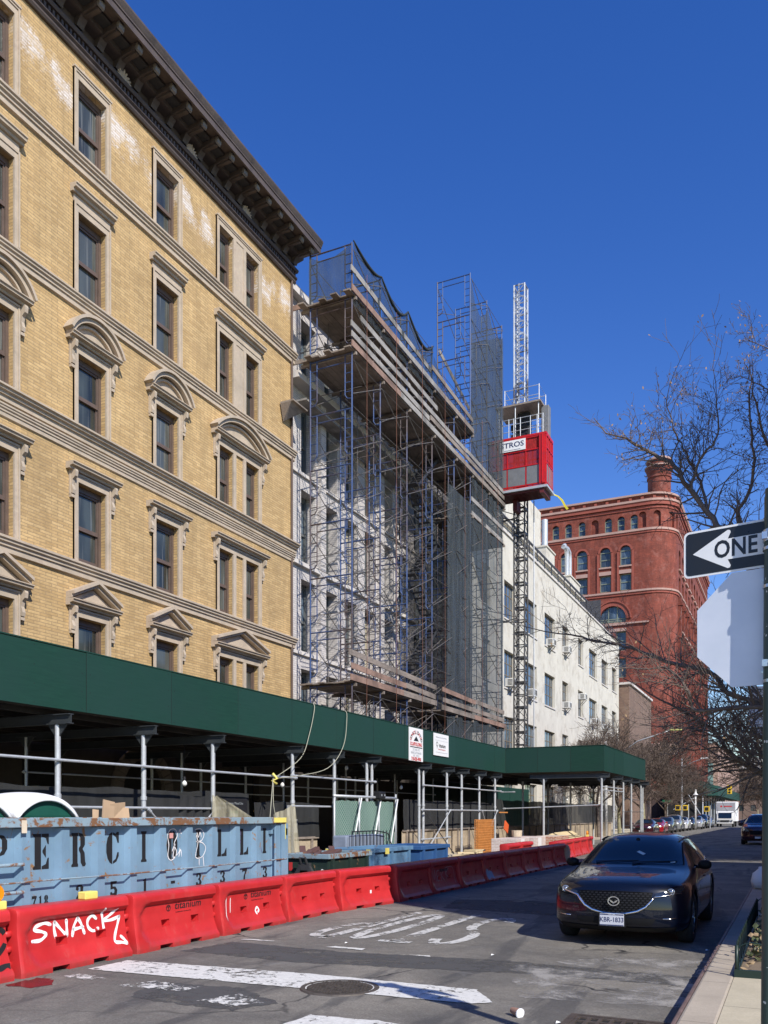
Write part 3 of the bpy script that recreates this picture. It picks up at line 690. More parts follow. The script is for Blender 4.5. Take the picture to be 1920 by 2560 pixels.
# ---------------------------------------------------------------- construction hoist
m_mast = M('hoist_mast_steel', (.50,.52,.53), .45, .4, .2, 1.5, dirt=(.10,.09,.085), dth=(.55,.62), dscale=.6)
HM = thing('hoist_mast', 'slim silver lattice mast of the builders lift, rising past the red cage', 'hoist mast', (-15.05,50.9,3.7))
ms_ = MB(); h = .33; L_ = 1.508
for sx_ in (-1,1):
    for sy_ in (-1,1): ms_.tube([(sx_*h,sy_*h,0),(sx_*h,sy_*h,L_)], .05, 8)
for z in (.03,.75,L_-.03):
    for a, b in (((-h,-h),(h,-h)),((h,-h),(h,h)),((h,h),(-h,h)),((-h,h),(-h,-h))): ms_.bar((a[0],a[1],z),(b[0],b[1],z), .05, .06)
for z in (0,.75):
    for a, b in (((-h,-h),(h,-h)),((h,h),(h,-h)),((h,h),(-h,h)),((-h,h),(-h,-h))): ms_.tube([(a[0],a[1],z+.05),(b[0],b[1],z+.72)][::(1 if z else -1)], .02, 5)
ms_.box(-.035,.035,-h-.09,-h-.05,0,L_)
for z in [q*.1508 for q in range(10)]: ms_.box(-.05,.05,-h-.11,-h-.088,z,z+.07)
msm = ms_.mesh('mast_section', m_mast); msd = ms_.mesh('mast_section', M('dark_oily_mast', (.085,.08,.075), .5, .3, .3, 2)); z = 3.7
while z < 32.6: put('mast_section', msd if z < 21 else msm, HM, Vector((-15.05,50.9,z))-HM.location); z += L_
for z in (7.2,13.4,19.6):
    t_ = MB(); t_.tube([(-15.3,50.7,z),(-17.3,48.2,z),], .035, 6); t_.tube([(-15.3,51.0,z+.3),(-18,52.2,z+.3)], .035, 6); t_.tube([(-15.3,50.7,z+.35),(-17.0,48.2,z+.5)], .025, 6); t_.tube([(-15.4,50.4,z),(-16,50.4,z)], .03,6); t_.obj('wall_tie', m_stair, HM)
c_ = MB(); c_.tube([(-14.15,50.6,3.7),(-14.15,50.6,20.6)], .035, 6); c_.obj('cable_guide', m_galv, HM)
m_red = M('hoist_red_paint', (.55,.012,.012), .38, 0, .1, 3, dirt=(.40,.02,.02)); m_redmesh = net_mat('red_mesh_panel', (.36,.015,.015), .80, 6, .1)
m_cgrey = M('grey_sheet_panel', (.22,.22,.215), .55, .3, .12, 4); m_white = M('white_board', (.80,.80,.78), .5, 0, .03); m_ink = M('black_ink', (.012,.012,.014), .6, 0, .1); m_navy = M('navy_ink', (.02,.03,.10), .5)
HC = thing('hoist_cage', 'bright red lift cage with grey lower panels hanging on the lattice mast', 'hoist cage', (-14.65,49.6,20.7))
cx0, cx1, cy0, cy1, cz0, cz1 = -16.45, -12.97, 48.85, 50.35, 20.78, 23.75
f = MB()
for x in (cx0, cx0+1.15, cx0+2.28, cx1-.26, cx1-.12):
    w = .055 if x < cx1-.3 else .12
    for y in (cy0, cy1-.06): f.box(x, x+w, y, y+.06, cz0, cz1)
for y in (cy0,cy0+.4,cy0+.8,cy0+1.15,cy1-.07): f.box(cx1,cx1+.06,y,y+.06,cz0,cz1)
for z in (cz0,cz0+.12,cz0+1.25,cz0+2.15,cz1-.1):
    f.box(cx0,cx1,cy0-.02,cy0+.045,z,z+.06); f.box(cx0,cx1,cy1-.04,cy1+.02,z,z+.06); f.box(cx1,cx1+.07,cy0+.05,cy1-.05,z,z+.06)
f.box(cx0,cx1+.06,cy0-.03,cy1+.03,cz1-.02,cz1+.10); f.obj('cage_frame', m_red, HC)
f = MB(); f.box(cx1-.36,cx1-.02,cy0-.09,cy0-.025,cz0+.1,cz1+.02); f.box(cx1-.20,cx1-.16,cy0-.13,cy0-.085,cz0+.15,cz1); f.obj('counterweight_channel', m_red, HC)
f = MB(); f.quad((cx0,cy0+.03,cz0+1.28),(cx1-.3,cy0+.03,cz0+1.28),(cx1-.3,cy0+.03,cz1),(cx0,cy0+.03,cz1)); f.quad((cx0,cy1-.03,cz0),(cx1,cy1-.03,cz0),(cx1,cy1-.03,cz1),(cx0,cy1-.03,cz1)); f.quad((cx1+.02,cy0,cz0+1.5),(cx1+.02,cy1,cz0+1.5),(cx1+.02,cy1,cz1),(cx1+.02,cy0,cz1)); f.obj('mesh_panel', m_redmesh, HC)
f = MB()
for a, b in ((cx0+.06,cx0+1.13),(cx0+1.22,cx0+2.26),(cx0+2.36,cx1-.38)): f.box(a,b,cy0+.0,cy0+.04,cz0+.2,cz0+1.22)
f.box(cx1+.0,cx1+.04,cy0+.1,cy1-.1,cz0+.2,cz0+1.35); f.obj('kick_panel', m_cgrey, HC)
f = MB(); f.box(cx0-.05,cx1+.12,cy0-.08,cy1+.08,cz0-.14,cz0-.002); f.obj('cage_floor', m_galv, HC)
f = MB()
for k in range(8): f.bar((cx0+.2,cy0+.1+k*.19,cz0-.2),(cx1-.2,cy0+.1+k*.19,cz0-.2), .05, .10)
f.box(-15.2,-14.95,cy1-.6,cy1+.2,cz0-.9,cz0-.25); f.box(cx1-.35,cx1-.1,cy0,cy1,cz0-.42,cz0-.145); f.obj('underframe', M('dark_red_underframe',(.12,.015,.015),.6), HC)
f = MB(); f.box(cx0+.3,cx1-.3,cy0+.15,cy1-.1,cz1+.1,cz1+.16)
for x in (-15.6,-15.2,-14.9,-14.5,-13.9,-13.5,-13.15):
    for y in (cy0+.1,cy1-.1): f.tube([(x,y,cz1+.1),(x,y,cz1+1.25)], .022, 6)
for z in (.5,.9,1.22):
    f.tube([(-15.6,cy0+.1,cz1+z),(-13.15,cy0+.1,cz1+z),(-13.15,cy1-.1,cz1+z),(-15.6,cy1-.1,cz1+z)], .02, 6)
f.obj('roof_railing', m_galv, HC)
f = MB(); f.box(-15.0,-14.25,cy1-.35,cy1+.15,cz1+.15,cz1+2.0); f.obj('drive_unit', m_ink, HC, bevel=.05)
f = MB()
for z in (.55,1.15): f.lathe([(0,-15.35),(.23,-15.35),(.23,-14.35),(0,-14.35)], cy1-.3, cz1+z, 14, axis='x')
f.obj('drive_motor', m_ink, HC)
f = MB(); f.box(-13.5,-13.05,cy1-.5,cy1,cz1+.12,cz1+2.1); f.obj('control_cabinet', m_cgrey, HC, bevel=.02)
f = MB(); f.box(-16.1,-13.35,cy0+.3,cy1+1.0,cz1+2.1,cz1+2.2); f.obj('top_platform', m_plank, HC)
f = MB()
for x in (-15.9,-14.9,-13.5):
    f.tube([(x,cy0+.4,cz1+.1),(x,cy0+.4,cz1+2.1)], .03, 6)
for (x,y) in ((-15.7,cy0+.9),(-13.6,cy0+.9),(-13.6,cy1+.9),(-15.7,cy1+.9)): f.tube([(x,y,cz1+2.2),(x,y,cz1+3.4)], .025, 6)
for z in (2.8,3.35): f.tube([(-15.7,cy0+.9,cz1+z),(-13.6,cy0+.9,cz1+z),(-13.6,cy1+.9,cz1+z),(-15.7,cy1+.9,cz1+z),(-15.7,cy0+.9,cz1+z)], .02, 6)
f.obj('top_railing', m_galv, HC)
f = MB(); f.box(cx0+.75,cx0+2.3,cy0-.06,cy0-.03,cz1-.72,cz1-.08); f.obj('name_board', m_white, HC)
txt('STROS', .42, m_navy, 'lettering', HC, frame((cx0+1.5,cy0-.063,cz1-.36),(1,0,0),(0,0,1)), .001, bold=.008, sx=1.15)
f = MB(); f.box(cx0+1.0,cx0+2.0,cy0-.064,cy0-.061,cz1-.66,cz1-.635); f.obj('board_stripe', m_navy, HC)
f = MB(); pts = [(cx1+.08,cy1,cz0-.12),(cx1+.28,cy1+.2,cz0-.2),(cx1+.48,cy1+.25,cz0-.45),(cx1+.65,cy1+.3,cz0-.8),(cx1+.78,cy1+.35,cz0-1.0)]
for i in range(4):
    a, b = Vector(pts[i]), Vector(pts[i+1]); w0, w1 = (.02,.05,.1,.1,.12)[i], (.02,.05,.1,.1,.12)[i+1]
    f.quad(a, b, b+Vector((w1,0,.06)), a+Vector((w0,0,.06)))
fo = f.obj('caution_tape', M('yellow_tape',(.80,.68,.04),.5)); tag(fo, 'strip of yellow tape fluttering off the corner of the red lift cage', 'tape')

# ---------------------------------------------------------------- white rendered building with air conditioners
m_render = M('white_painted_render', (.60,.565,.475), .85, 0, .08, .8, .2, 14, dirt=(.40,.35,.27), dth=(.50,.74), dscale=.9)
m_steelw = M('rusty_steel_window_frame', (.20,.16,.11), .6, .2)
WH = thing('white_rendered_building', 'long white painted loft building beyond the scaffold, with metal windows', 'building', (-24,75,0))
wcol = [(52.2,53.9,1),(56.9,59.5,1),(61.9,65.2,1),(67.5,70.8,1),(73.3,75.5,0),(79.3,81.4,0),(84.0,87.7,1),(90.0,93.2,1),(95.6,98.2,1)]
wops = []; wdat = []
for (a,b,big) in wcol:
    for zt in (17.9,13.1,8.5,4.0):
        z1 = zt+(0 if big else .15); z0 = zt-(2.6 if big else 2.3); wops.append((a,b,z0,z1)); wdat.append((a,b,z0,z1,big))
m = MB(); facade(m, PX(-18.0), 50.02, 99.7, .1, 21.1, wops, .3)
m.quad((-18,99.7,0),(-36,99.7,0),(-36,99.7,21.1),(-18,99.7,21.1)); m.quad((-36,50.02,21),(-18.3,50.02,21),(-18.3,99.7,21),(-36,99.7,21)); m.quad((-36,50.02,0),(-18,50.02,0),(-18,50.02,21.1),(-36,50.02,21.1)); m.obj('wall', m_render, WH)
m = MB(); m.box(-18.3,-17.9,50.02,99.75,21.1,21.24); m.obj('coping', m_cream, WH)
for (a,b,z0,z1,big) in wdat:
    f = MB(); w = b-a; n = 4 if big else 2; x = -18.25; q = Vector((x,a,z0))
    for i in range(n+1): f.box(-.03,.03,w*i/n-.03*(i>0),w*i/n+.03*(i<n),0,z1-z0)
    for z in (0,(z1-z0)*.36,(z1-z0)*.68,z1-z0-.06): f.box(-.025,.025,0,w,z,z+.06)
    o = put('window', f.mesh('window', m_steelw), WH, q-WH.location); p = MB(); p.quad((0,0,0),(0,w,0),(0,w,z1-z0),(0,0,z1-z0)); put('pane', p.mesh('pane', m_glass2), o)
    f = MB(); f.box(-18.0+.002,-17.93,a-.06,b+.06,z0-.1,z0); f.obj('sill', m_cream, WH)
m = MB(); m.box(-27,-21.4,52,99.5,21.1,25.6); m.box(-21.4,-21.1,51.9,99.6,25.45,25.7); m.obj('penthouse', m_render, WH)
m = MB(); m.box(-21.45,-21.0,51.9,99.6,25.7,25.8); m.obj('penthouse_edge', m_stair, WH)
for (y, L2, zt_) in ((81.2,3.2,27.6),(90.9,4.6,27.2)):
    m = MB(); m.box(-22.8,-21.5,y,y+L2,25.6,zt_-.15); m.box(-22.9,-21.4,y-.1,y+L2+.1,zt_-.15,zt_); m.obj('chimney_stack', m_render, WH)
m = MB(); m.tube([(-22.1,82.9,27.6),(-22.1,82.9,30.6)], .30, 14); m.obj('vent_pipe', m_galv, WH, smooth=True, auto=40)
for dy in (0,1.3):
    m = MB(); m.tube([(-22.1,92.0+dy,27.2),(-22.1,92.0+dy,29.6),(-22.1,91.8+dy,30.2),(-22.1,91.0+dy,30.4),(-22.1,90.4,30.1)], .22, 12); m.obj('vent_pipe', m_galv, WH, smooth=True, auto=50)
m = MB(); m.box(-33,-27,86,99.5,21.1,37.3); m.obj('bulkhead', m_render, WH)
m = MB(); m.tube([(-24,62,25.6),(-24,62,29.0)], .4, 12); m.obj('vent_pipe', m_galv, WH, smooth=True)
m = MB(); y = 50.6
while y < 99.5: m.box(-18.215,-18.195,y,y+.02,21.24,22.35); y += 1.1
for z in (21.35,21.7,22.05,22.33): m.box(-18.225,-18.185,50.1,99.7,z,z+.04)
y = 50.6
while y < 99.5: m.box(-18.24,-18.17,y,y+.07,21.24,22.4); y += 2.2
m.obj('roof_railing', m_stair, WH)
m = MB(); m.box(-20.5,-18.3,91.0,91.05,21.2,24.2)
for k in range(9): m.box(-20.5+k*.25,-20.46+k*.25,91.06,95.5,21.2,21.3)
m.obj('roof_screen', m_stair, WH)
m_acw = M('white_air_conditioner', (.66,.65,.60), .5, 0, .06); m_dark = M('dark_slots', (.03,.03,.03), .8)
def make_ac():
    t = thing('air_conditioner', 'x', 'air conditioner')
    b = MB(); b.box(-.1,.55,-.42,.42,0,.55); b.obj('casing', m_acw, t, bevel=.02)
    b = MB()
    for k in range(5): b.box(.551,.557,-.34,.10,.08+k*.085,.125+k*.085); b.box(.1,.45,-.426,-.421,.08+k*.085,.125+k*.085)
    b.box(.551,.556,.14,.36,.08,.46); b.obj('grille', m_dark, t)
    b = MB(); b.bar((.5,-.3,-.02),(.05,-.3,-.5), .04,.04); b.bar((.5,.3,-.02),(.05,.3,-.5), .04,.04); b.obj('bracket', m_dark, t); return t
acs = [(62.9,10.55,'air conditioner in the middle floor window just right of the lattice mast'),(68.6,15.35,'air conditioner in the top floor window of the fourth window column'),(74.0,15.7,'air conditioner at the foot of the narrow top floor window'),
       (74.0,10.9,'air conditioner below the narrow middle floor window, left one'),(80.2,12.4,'air conditioner hung high between floors at the narrow window'),(85.2,10.6,'air conditioner in the middle floor window next to the wide pair'),
       (91.0,10.6,'air conditioner in the second last middle floor window'),(96.6,8.3,'small air conditioner at the far end of the white wall'),(74.0,6.3,'air conditioner half hidden by tree twigs in the lower narrow window'),
       (57.8,10.6,'air conditioner beside the lattice mast, middle floor'),(57.8,1.5,'x')]
ac0 = None
for (y,z,l) in acs[:-1]:
    if ac0 is None: ac0 = make_ac(); ac0.location = (-18,y,z); ac0['label'] = 'white '+l; ac0['group'] = 'window air conditioners'
    else: dup(ac0, (-18,y,z), 0, 'white '+l, 'window air conditioners')

# ---------------------------------------------------------------- red round-cornered building
m_rbrick = brick_mat('red_brick', (.35,.080,.045), (.25,.055,.032), (.22,.065,.045), .42, .14, .01, stain=(.33,.14,.11), stains=(.52,.80), big=.45, bumps=.2)
m_rstone = M('pale_red_trim', (.42,.27,.22), .8, 0, .1, .5); m_terra = M('terracotta_trim', (.28,.07,.045), .8, 0, .15, .7)
RB = thing('red_brick_building', 'big red brick warehouse with rounded corner, arched windows and a round chimney turret', 'building', (-30,170,0))
RC = 4.3; YC0 = 146.0; XC0 = -17.5; ARC = RC*math.pi/2; U0 = -48.0; UA = XC0-RC      # flat until u=UA, then the arc, then street side
def PR(u, v, d):
    if u <= UA: return (u, YC0+d, v)
    if u <= UA+ARC:
        a = (u-UA)/RC; r_ = RC-d; return (UA+r_*math.sin(a), YC0+RC-r_*math.cos(a), v)
    return (XC0-d, YC0+RC+(u-UA-ARC), v)
UE = UA+ARC+54
arcs = [UA+ARC*k/9 for k in range(10)]
rops = []; kinds = []
def ro(u, w, z0, z1, arch=0, kind='w'): rops.append((u-w/2,u+w/2,z0,z1,arch) if arch else (u-w/2,u+w/2,z0,z1)); kinds.append(kind)
for u, k in ((-43.9,'w'),(-41.5,'b'),(-39.2,'b'),(-37.0,'w'),(-34.8,'w'),(-32.5,'w'),(-30.3,'b'),(-28.1,'w'),(-26.0,'w'),(-23.9,'w'),): ro(u, 1.2, 48.9, 51.3, .6, k)
for u in (UA-.05-.7, UA+1.6, UA+4.4, UA+6.2): ro(u, 1.15, 49.0, 51.6, .55, 'b')
for u in (-40.9,-38.1,-35.3,-32.5,-28.6,-25.3): ro(u, 1.75, 43.1, 46.4, .87); 
for u in (-40.9,-38.1,-35.3,-32.5,-28.6,-25.3): ro(u, 1.8, 38.95, 41.7)
for u in (-43.2,-36.4,-27.4): ro(u, 4.4, 33.7, 36.5, 2.2)
for u in (-43.2,-36.4,-27.4):
    for du in (-1.4,1.4):
        for z0 in (29.0,24.5,20.0): ro(u+du, 1.6, z0, z0+3.2)
    ro(u, 4.2, 9, 14.5, 2.0)
uS = UA+ARC+2.5
while uS < UE-3:
    for (z0,z1,ar_) in ((48.9,51.3,.6),(43.1,46.4,.85),(38.95,41.7,0),(32.6,36.6,1.2),(28,31,0),(23.5,26.5,0),(19,22,0),(14.5,17.5,0)):
        ro(uS, 2.4 if z1 < 47 else 1.3, z0, z1, ar_)
        if z1 > 47: ro(uS+2.2, 1.3, z0, z1, ar_)
    for z0, z1 in ((3,12),): ro(uS, 2.6, z0, z1, 1.3)
    uS += 4.8
m = MB(); facade(m, PR, U0, UE, 0, 54.2, rops, .45, ucuts=arcs)
m.quad((U0,YC0,0),(U0,YC0+58,0),(U0,YC0+58,54),(U0,YC0,54)); m.quad(PR(UE,0,0),(U0,YC0+58,0),(U0,YC0+58,54),PR(UE,54,0))
m.obj('wall', m_rbrick, RB)
m = MB(); m.add([PR(u,54.2,0.3) for u in [U0]+arcs+[UE]]+[(U0,YC0+58,54.2)], [tuple(range(13))]); 
m.add([(-44,150,54.2),(-26,150,54.2),(-26,170,54.2),(-44,170,54.2),(-38,157,57.0),(-32,157,57.0),(-32,163,57.0),(-38,163,57.0)], [(0,1,5,4),(1,2,6,5),(2,3,7,6),(3,0,4,7),(4,5,6,7)]); m.obj('roof', M('green_copper_roof',(.16,.22,.19),.7), RB)
def band(z0, z1, p, mat, ua=U0, ub=UE, name='band'):
    m = MB(); us = sorted(set([ua]+[q for q in arcs if ua < q < ub]+[ub]))
    for i in range(len(us)-1):
        a, b = us[i], us[i+1]
        A = [PR(a,z0,0),PR(a,z0,-p),PR(a,z1,-p),PR(a,z1,0)]; B = [PR(b,z0,0),PR(b,z0,-p),PR(b,z1,-p),PR(b,z1,0)]
        m.add(A+B, [(0,4,5,1),(1,5,6,2),(2,6,7,3)])
    m.obj(name, mat, RB)
band(54.2,54.5,.35,m_rstone,name='coping'); band(53.1,53.45,.55,m_rstone,name='cornice'); band(52.5,53.1,.4,m_terra,name='frieze'); band(52.0,52.35,.15,m_terra,name='frieze')
band(48.45,48.8,.25,m_rstone,name='string_course'); band(48.1,48.45,.12,m_terra,name='string_course'); band(38.5,38.8,.3,m_rstone,name='string_course'); band(38.1,38.5,.15,m_terra,name='string_course')
band(33.3,33.55,.3,m_rstone,ua=-25.1,ub=UA+.3,name='string_course'); band(33.3,33.55,.3,m_rstone,ua=-34.0,ub=-29.7,name='string_course')
band(11.6,13.4,.06,m_rstone,name='stone_frieze'); band(7.9,8.4,.15,m_rstone,ub=UA+ARC,name='string_course'); band(0.0,5.6,.05,M('base_shade_tone',(.05,.03,.025),.8),name='shade_dark_base')  # lowest band coloured dark for the shade below the far canopy
u = U0+.5
while u < UE:
    m = MB()
    p = PR(u,53.75,-.01); q = PR(u+.45,53.75,-.01); a = PR(u,53.75,-.2); b = PR(u+.45,53.75,-.2)
    m.add([(x,y,z) for z in (53.6,54.0) for (x,y,_) in (p,q,b,a)], [(0,1,2,3),(4,5,6,7),(0,1,5,4),(1,2,6,5),(2,3,7,6),(3,0,4,7)]); u += 1.9; m.obj('parapet_block', m_terra, RB)
m_gframe = M('sage_window_frame', (.20,.23,.17), .6)
for o_, k in zip(rops, kinds):
    ua, ub, z0, z1 = o_[:4]; a_ = o_[4] if len(o_) > 4 else 0; d = .44
    pts = [(ua,z0),(ub,z0)]
    if a_: pts += [((ua+ub)/2+(ub-ua)/2*math.cos(math.pi*q/8), z1-a_+a_*math.sin(math.pi*q/8)) for q in range(9)]
    else: pts += [(ub,z1),(ua,z1)]
    if k == 'b':
        f = MB(); f.add([PR(u,v,.40) for u, v in pts], [tuple(range(len(pts)))]); f.obj('blind_niche', m_rbrick, RB); continue
    if ua > UA+ARC+40: 
        pass
    f = MB(); n = 3 if (ub-ua) > 3 else 2
    for i in range(n+1):
        u = ua+.06+(ub-ua-.12)*i/n; w_ = .09
        if 0 < i < n and n == 2 and (ub-ua) < 1.9: continue
        hh = z1-(a_*(1-math.sqrt(max(0,1-((2*(u-ua)/(ub-ua)-1))**2))) if a_ else 0)-.02
        A, B = PR(u-w_,0,d-.1), PR(u+w_,0,d-.1)
        f.quad((A[0],A[1],z0),(B[0],B[1],z0),(B[0],B[1],hh),(A[0],A[1],hh))
    for z in (z0+.05,(z0+(z1-a_ if a_ else z1))/2,(z1-a_) if a_ else z1-.15):
        A, B = PR(ua+.05,0,d-.12), PR(ub-.05,0,d-.12); f.quad((A[0],A[1],z),(B[0],B[1],z),(B[0],B[1],z+.14),(A[0],A[1],z+.14))
    fo_ = f.obj('window', m_gframe, RB)
    f = MB(); f.add([PR(u,v,d) for u, v in pts], [tuple(range(len(pts)))]); f.obj('pane', m_glass2, fo_)
for u in (-40.9,-38.1,-35.3,-32.5,-28.6,-25.3):
    sl = MB(); sl.box(u-1.1,u+1.1,YC0-.15,YC0-.002,41.75,42.35); sl.obj('lintel', m_rstone, RB); sl = MB(); sl.box(u-1.05,u+1.05,YC0-.2,YC0-.002,42.85,43.08); sl.obj('sill', m_rstone, RB)
for u in (-43.2,-36.4,-27.4):
    sl = MB(); sl.box(u-2.6,u+2.6,YC0-.2,YC0-.002,33.2,33.6); sl.obj('sill', m_rstone, RB); sl = MB(); sl.box(u-2.3,u+2.3,YC0-.12,YC0-.002,32.2,32.7); sl.obj('lintel', m_rstone, RB)
rg = MB()
def arch_ring(u, z, r0, r1, p, ry=None, K=14):
    for k in range(K):
        a0, a1 = math.pi*k/K, math.pi*(k+1)/K
        rg.prism([(u+r*math.cos(a), z+r*math.sin(a)) for r, a in ((r0,a0),(r1,a0),(r1,a1),(r0,a1))][::-1], 'y', YC0-p, YC0-.002)
for u in (-43.2,-36.4,-27.4): arch_ring(u, 34.3, 2.22, 2.9, .14); arch_ring(u, 34.3, 2.9, 3.1, .3)
for u in (-40.9,-38.1,-35.3,-32.5,-28.6,-25.3): arch_ring(u, 45.53, .88, 1.2, .1); rg.box(u-1.35,u-1.02,YC0-.18,YC0-.002,38.82,45.4); rg.box(u+1.02,u+1.35,YC0-.18,YC0-.002,38.82,45.4)
rg.obj('arch_moulding', m_terra, RB)
for k in range(11):
    y = YC0+RC+2.5+k*4.8
    for z_, p_ in ((32.35,.7),(27.8,.3),(38.85,.35),(42.9,.3),(22.0,.5),(23.3,.3)):
        m = MB(); m.box(XC0+.002,XC0+p_,y-1.5,y+1.5,z_-.28,z_); m.obj('sill', m_rstone, RB)
# pilasters along the street side
for k in range(11):
    y = YC0+RC+.2+k*4.8; m = MB(); m.box(XC0+.002,XC0+.5,y,y+.9,10,38); m.box(XC0+.002,XC0+.75,y-.1,y+1.0,36.6,37.2); m.box(XC0+.002,XC0+.7,y-.1,y+1.0,31.2,31.6); m.obj('pilaster', m_rbrick, RB)
m = MB(); cx_, cy_ = UA+1.55, YC0+2.6
m.lathe([(1.85,54.2),(1.85,57.3),(2.0,57.35),(2.0,57.5),(1.88,57.6),(1.95,58.3),(2.15,58.7),(2.2,59.0)], cx_, cy_, 28); m.obj('chimney', m_rbrick, RB, smooth=True, auto=40)
m = MB(); m.lathe([(2.2,59.0),(2.3,59.05),(2.3,59.3),(2.0,59.45),(2.0,60.1)], cx_, cy_, 28); m.obj('chimney_neck', m_rbrick, RB, smooth=True, auto=35)
m = MB(); m.lathe([(2.0,59.35),(2.32,59.3),(2.34,59.05),(2.2,59.02)], cx_, cy_, 28); m.lathe([(2.0,60.1),(2.15,60.15),(2.1,60.45),(1.6,60.75),(.01,60.8)], cx_, cy_, 28); m.obj('chimney_cap', m_rstone, RB, smooth=True, auto=35)
# small brown brick block between them
m_bbrick = brick_mat('brown_brick', (.26,.17,.12), (.20,.12,.085), (.22,.17,.13), .42, .14, .01, big=.2, bumps=.15)
BB = thing('brown_brick_building', 'low plain brown brick block between the white lofts and the red warehouse', 'building', (-24,108,0))
bo = [(103+5*k,105+5*k,z,z+2,) for k in range(3) for z in (4.5,8.5)]
m = MB(); facade(m, PX(-16.9), 100.0, 116.5, 0, 16.5, bo, .3); m.quad((-34,100,0),(-16.9,100,0),(-16.9,100,16.5),(-34,100,16.5)); m.quad((-34,100,16.4),(-17.1,100,16.4),(-17.1,116.5,16.4),(-34,116.5,16.4)); m.quad((-16.9,116.5,0),(-34,116.5,0),(-34,116.5,16.5),(-16.9,116.5,16.5)); m.obj('wall', m_bbrick, BB)
m = MB(); m.box(-17.05,-16.7,99.9,116.6,16.5,16.75); m.box(-34,-16.7,99.8,99.98,16.5,16.75); m.obj('coping', m_cream, BB)
for o_ in bo:
    f = MB(); f.box(-17.18,-17.14,o_[0],o_[1],o_[2],o_[2]+.08); f.box(-17.18,-17.14,o_[0],o_[1],o_[2]+1,o_[2]+1.08); fo_ = f.obj('window', m_steelw, BB)
    f = MB(); f.quad((-17.19,o_[0],o_[2]),(-17.19,o_[1],o_[2]),(-17.19,o_[1],o_[3]),(-17.19,o_[0],o_[3])); f.obj('pane', m_glass2, fo_)
# ---------------------------------------------------------------- sidewalk shed
def greenply():
    t = NT('green_painted_plywood'); P = t.pos(); s = t.sep(P)
    u = t.math('ADD', s[0], s[1])
    gr = t.noise(4, t.comb(t.math('MULTIPLY', u, .5), t.math('MULTIPLY', s[2], 6)), 6, .7, .3)
    c = t.mix(t.ramp(gr,.3,.7), (.007,.038,.026), (.012,.056,.038)); c = t.mix(t.ramp(t.noise(.6,P,5,.6),.35,.7), c, (.013,.045,.036)); oi = t.n('ShaderNodeObjectInfo'); c = t.mix(t.ramp(oi.outputs['Random'],0,1,0,.45), c, (.02,.062,.052))
    c = t.mix(t.ramp(t.noise(4,t.scl(P,(1,1,.25)),8,.8),.66,.72,0,.35), c, (.16,.22,.19))
    sc = t.math('GREATER_THAN', t.noise(8, t.comb(t.math('MULTIPLY',u,2.0), t.math('MULTIPLY',s[2],1.0)), 6, .8), .775); c = t.mix(t.math('MULTIPLY',sc,.5), c, (.35,.42,.38))
    t.bump(gr, .2, .006); return t.fin(c, .7, 0, .22)
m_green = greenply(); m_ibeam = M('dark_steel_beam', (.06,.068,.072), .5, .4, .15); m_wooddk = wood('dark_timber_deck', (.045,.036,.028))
m_fabric = net_mat('black_debris_fabric', (.022,.023,.023), .93, 1, .05); m_tan = net_mat('tan_debris_net', (.36,.33,.23), .62, 2, .15)
m_seam = M('seam_shadow_gap', (.006,.016,.012), .8)
SH = thing('sidewalk_shed', 'dark green plywood parapet shed on galvanised pipe posts along the whole building row', 'sidewalk shed', (-14.5,26,0.15))
ZT, ZB = 4.74, 3.62; rr = random.Random(5)
def panel(p0, p1, nrm, rise=0):
    b = MB(); d = Vector(p1)-Vector(p0); n = Vector(nrm); o_ = rr.uniform(0,.006); z0, z1 = ZB, ZT+rise+rr.uniform(-.006,.006)
    a = Vector(p0)+n*o_+d.normalized()*.0015; e = Vector(p1)+n*o_-d.normalized()*.0015; t_ = n*-.02
    vs = [(*(q.xy),z) for z in (z0,z1) for q in (a, e, e+t_, a+t_)]
    b.add(vs, [(3,2,1,0),(4,5,6,7),(0,1,5,4),(1,2,6,5),(2,3,7,6),(3,0,4,7)]); L_ = (e-a).length; dd = (e-a).normalized(); sc = MB()
    for f_ in (.04, .5, .96):
        for z in (z0+.06, z0+.38, z0+.72, z1-.06):
            c_ = a.lerp(e, f_)+n*.002; sc.add([tuple(Vector((c_.x,c_.y,z))+dd*u*.010+Vector((0,0,v*.010))) for u, v in ((-1,-1),(1,-1),(1,1),(-1,1))], [(0,1,2,3)])
    q = MB(); c_ = a+n*.0015; q.add([tuple(Vector((c_.x,c_.y,z))+dd*u) for u, z in ((0,z0+.01),(.012,z0+.01),(.012,z1-.01),(0,z1-.01))], [(0,1,2,3)]); q.join(sc); b.join(q, 1); b.obj('parapet_panel', [m_green, m_seam], SH)
y = 2.4
while y < 38.1: e = min(y+2.44, 38.13); panel((-12,y,0),(-12,e,0),(1,0,0)); y = e
x = -12
while x < -7.53: e = min(x+1.5, -7.52); panel((x,38.13,0),(e,38.13,0),(0,-1,0)); x = e
y = 38.13
while y < 49.6: e = min(y+2.32, 49.7); panel((-7.52,y,0),(-7.52,e,0),(1,0,0)); y = e
panel((-7.52,49.7,0),(-12,49.7,0),(0,1,0)); panel((-12,49.7,0),(-12,52.0,0),(1,0,0))
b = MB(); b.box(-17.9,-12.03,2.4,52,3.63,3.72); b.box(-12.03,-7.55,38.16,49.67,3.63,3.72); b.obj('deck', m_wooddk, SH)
b = MB(); b.box(-11.97,-11.93,2.4,38.09,ZT+.0,ZT+.035) if False else b.box(-12.06,-11.985,2.4,38.1,ZT+.008,ZT+.03); b.box(-12.0,-7.5,38.11,38.19,ZT+.008,ZT+.03); b.box(-7.58,-7.5,38.2,49.7,ZT+.008,ZT+.03); b.obj('parapet_cap', m_green, SH)
pY = [4.6,6.9,9.2,11.52,13.8,16.13,19.6,21.9,24.35,28.52,30.85,32.47,34.61,36.73]
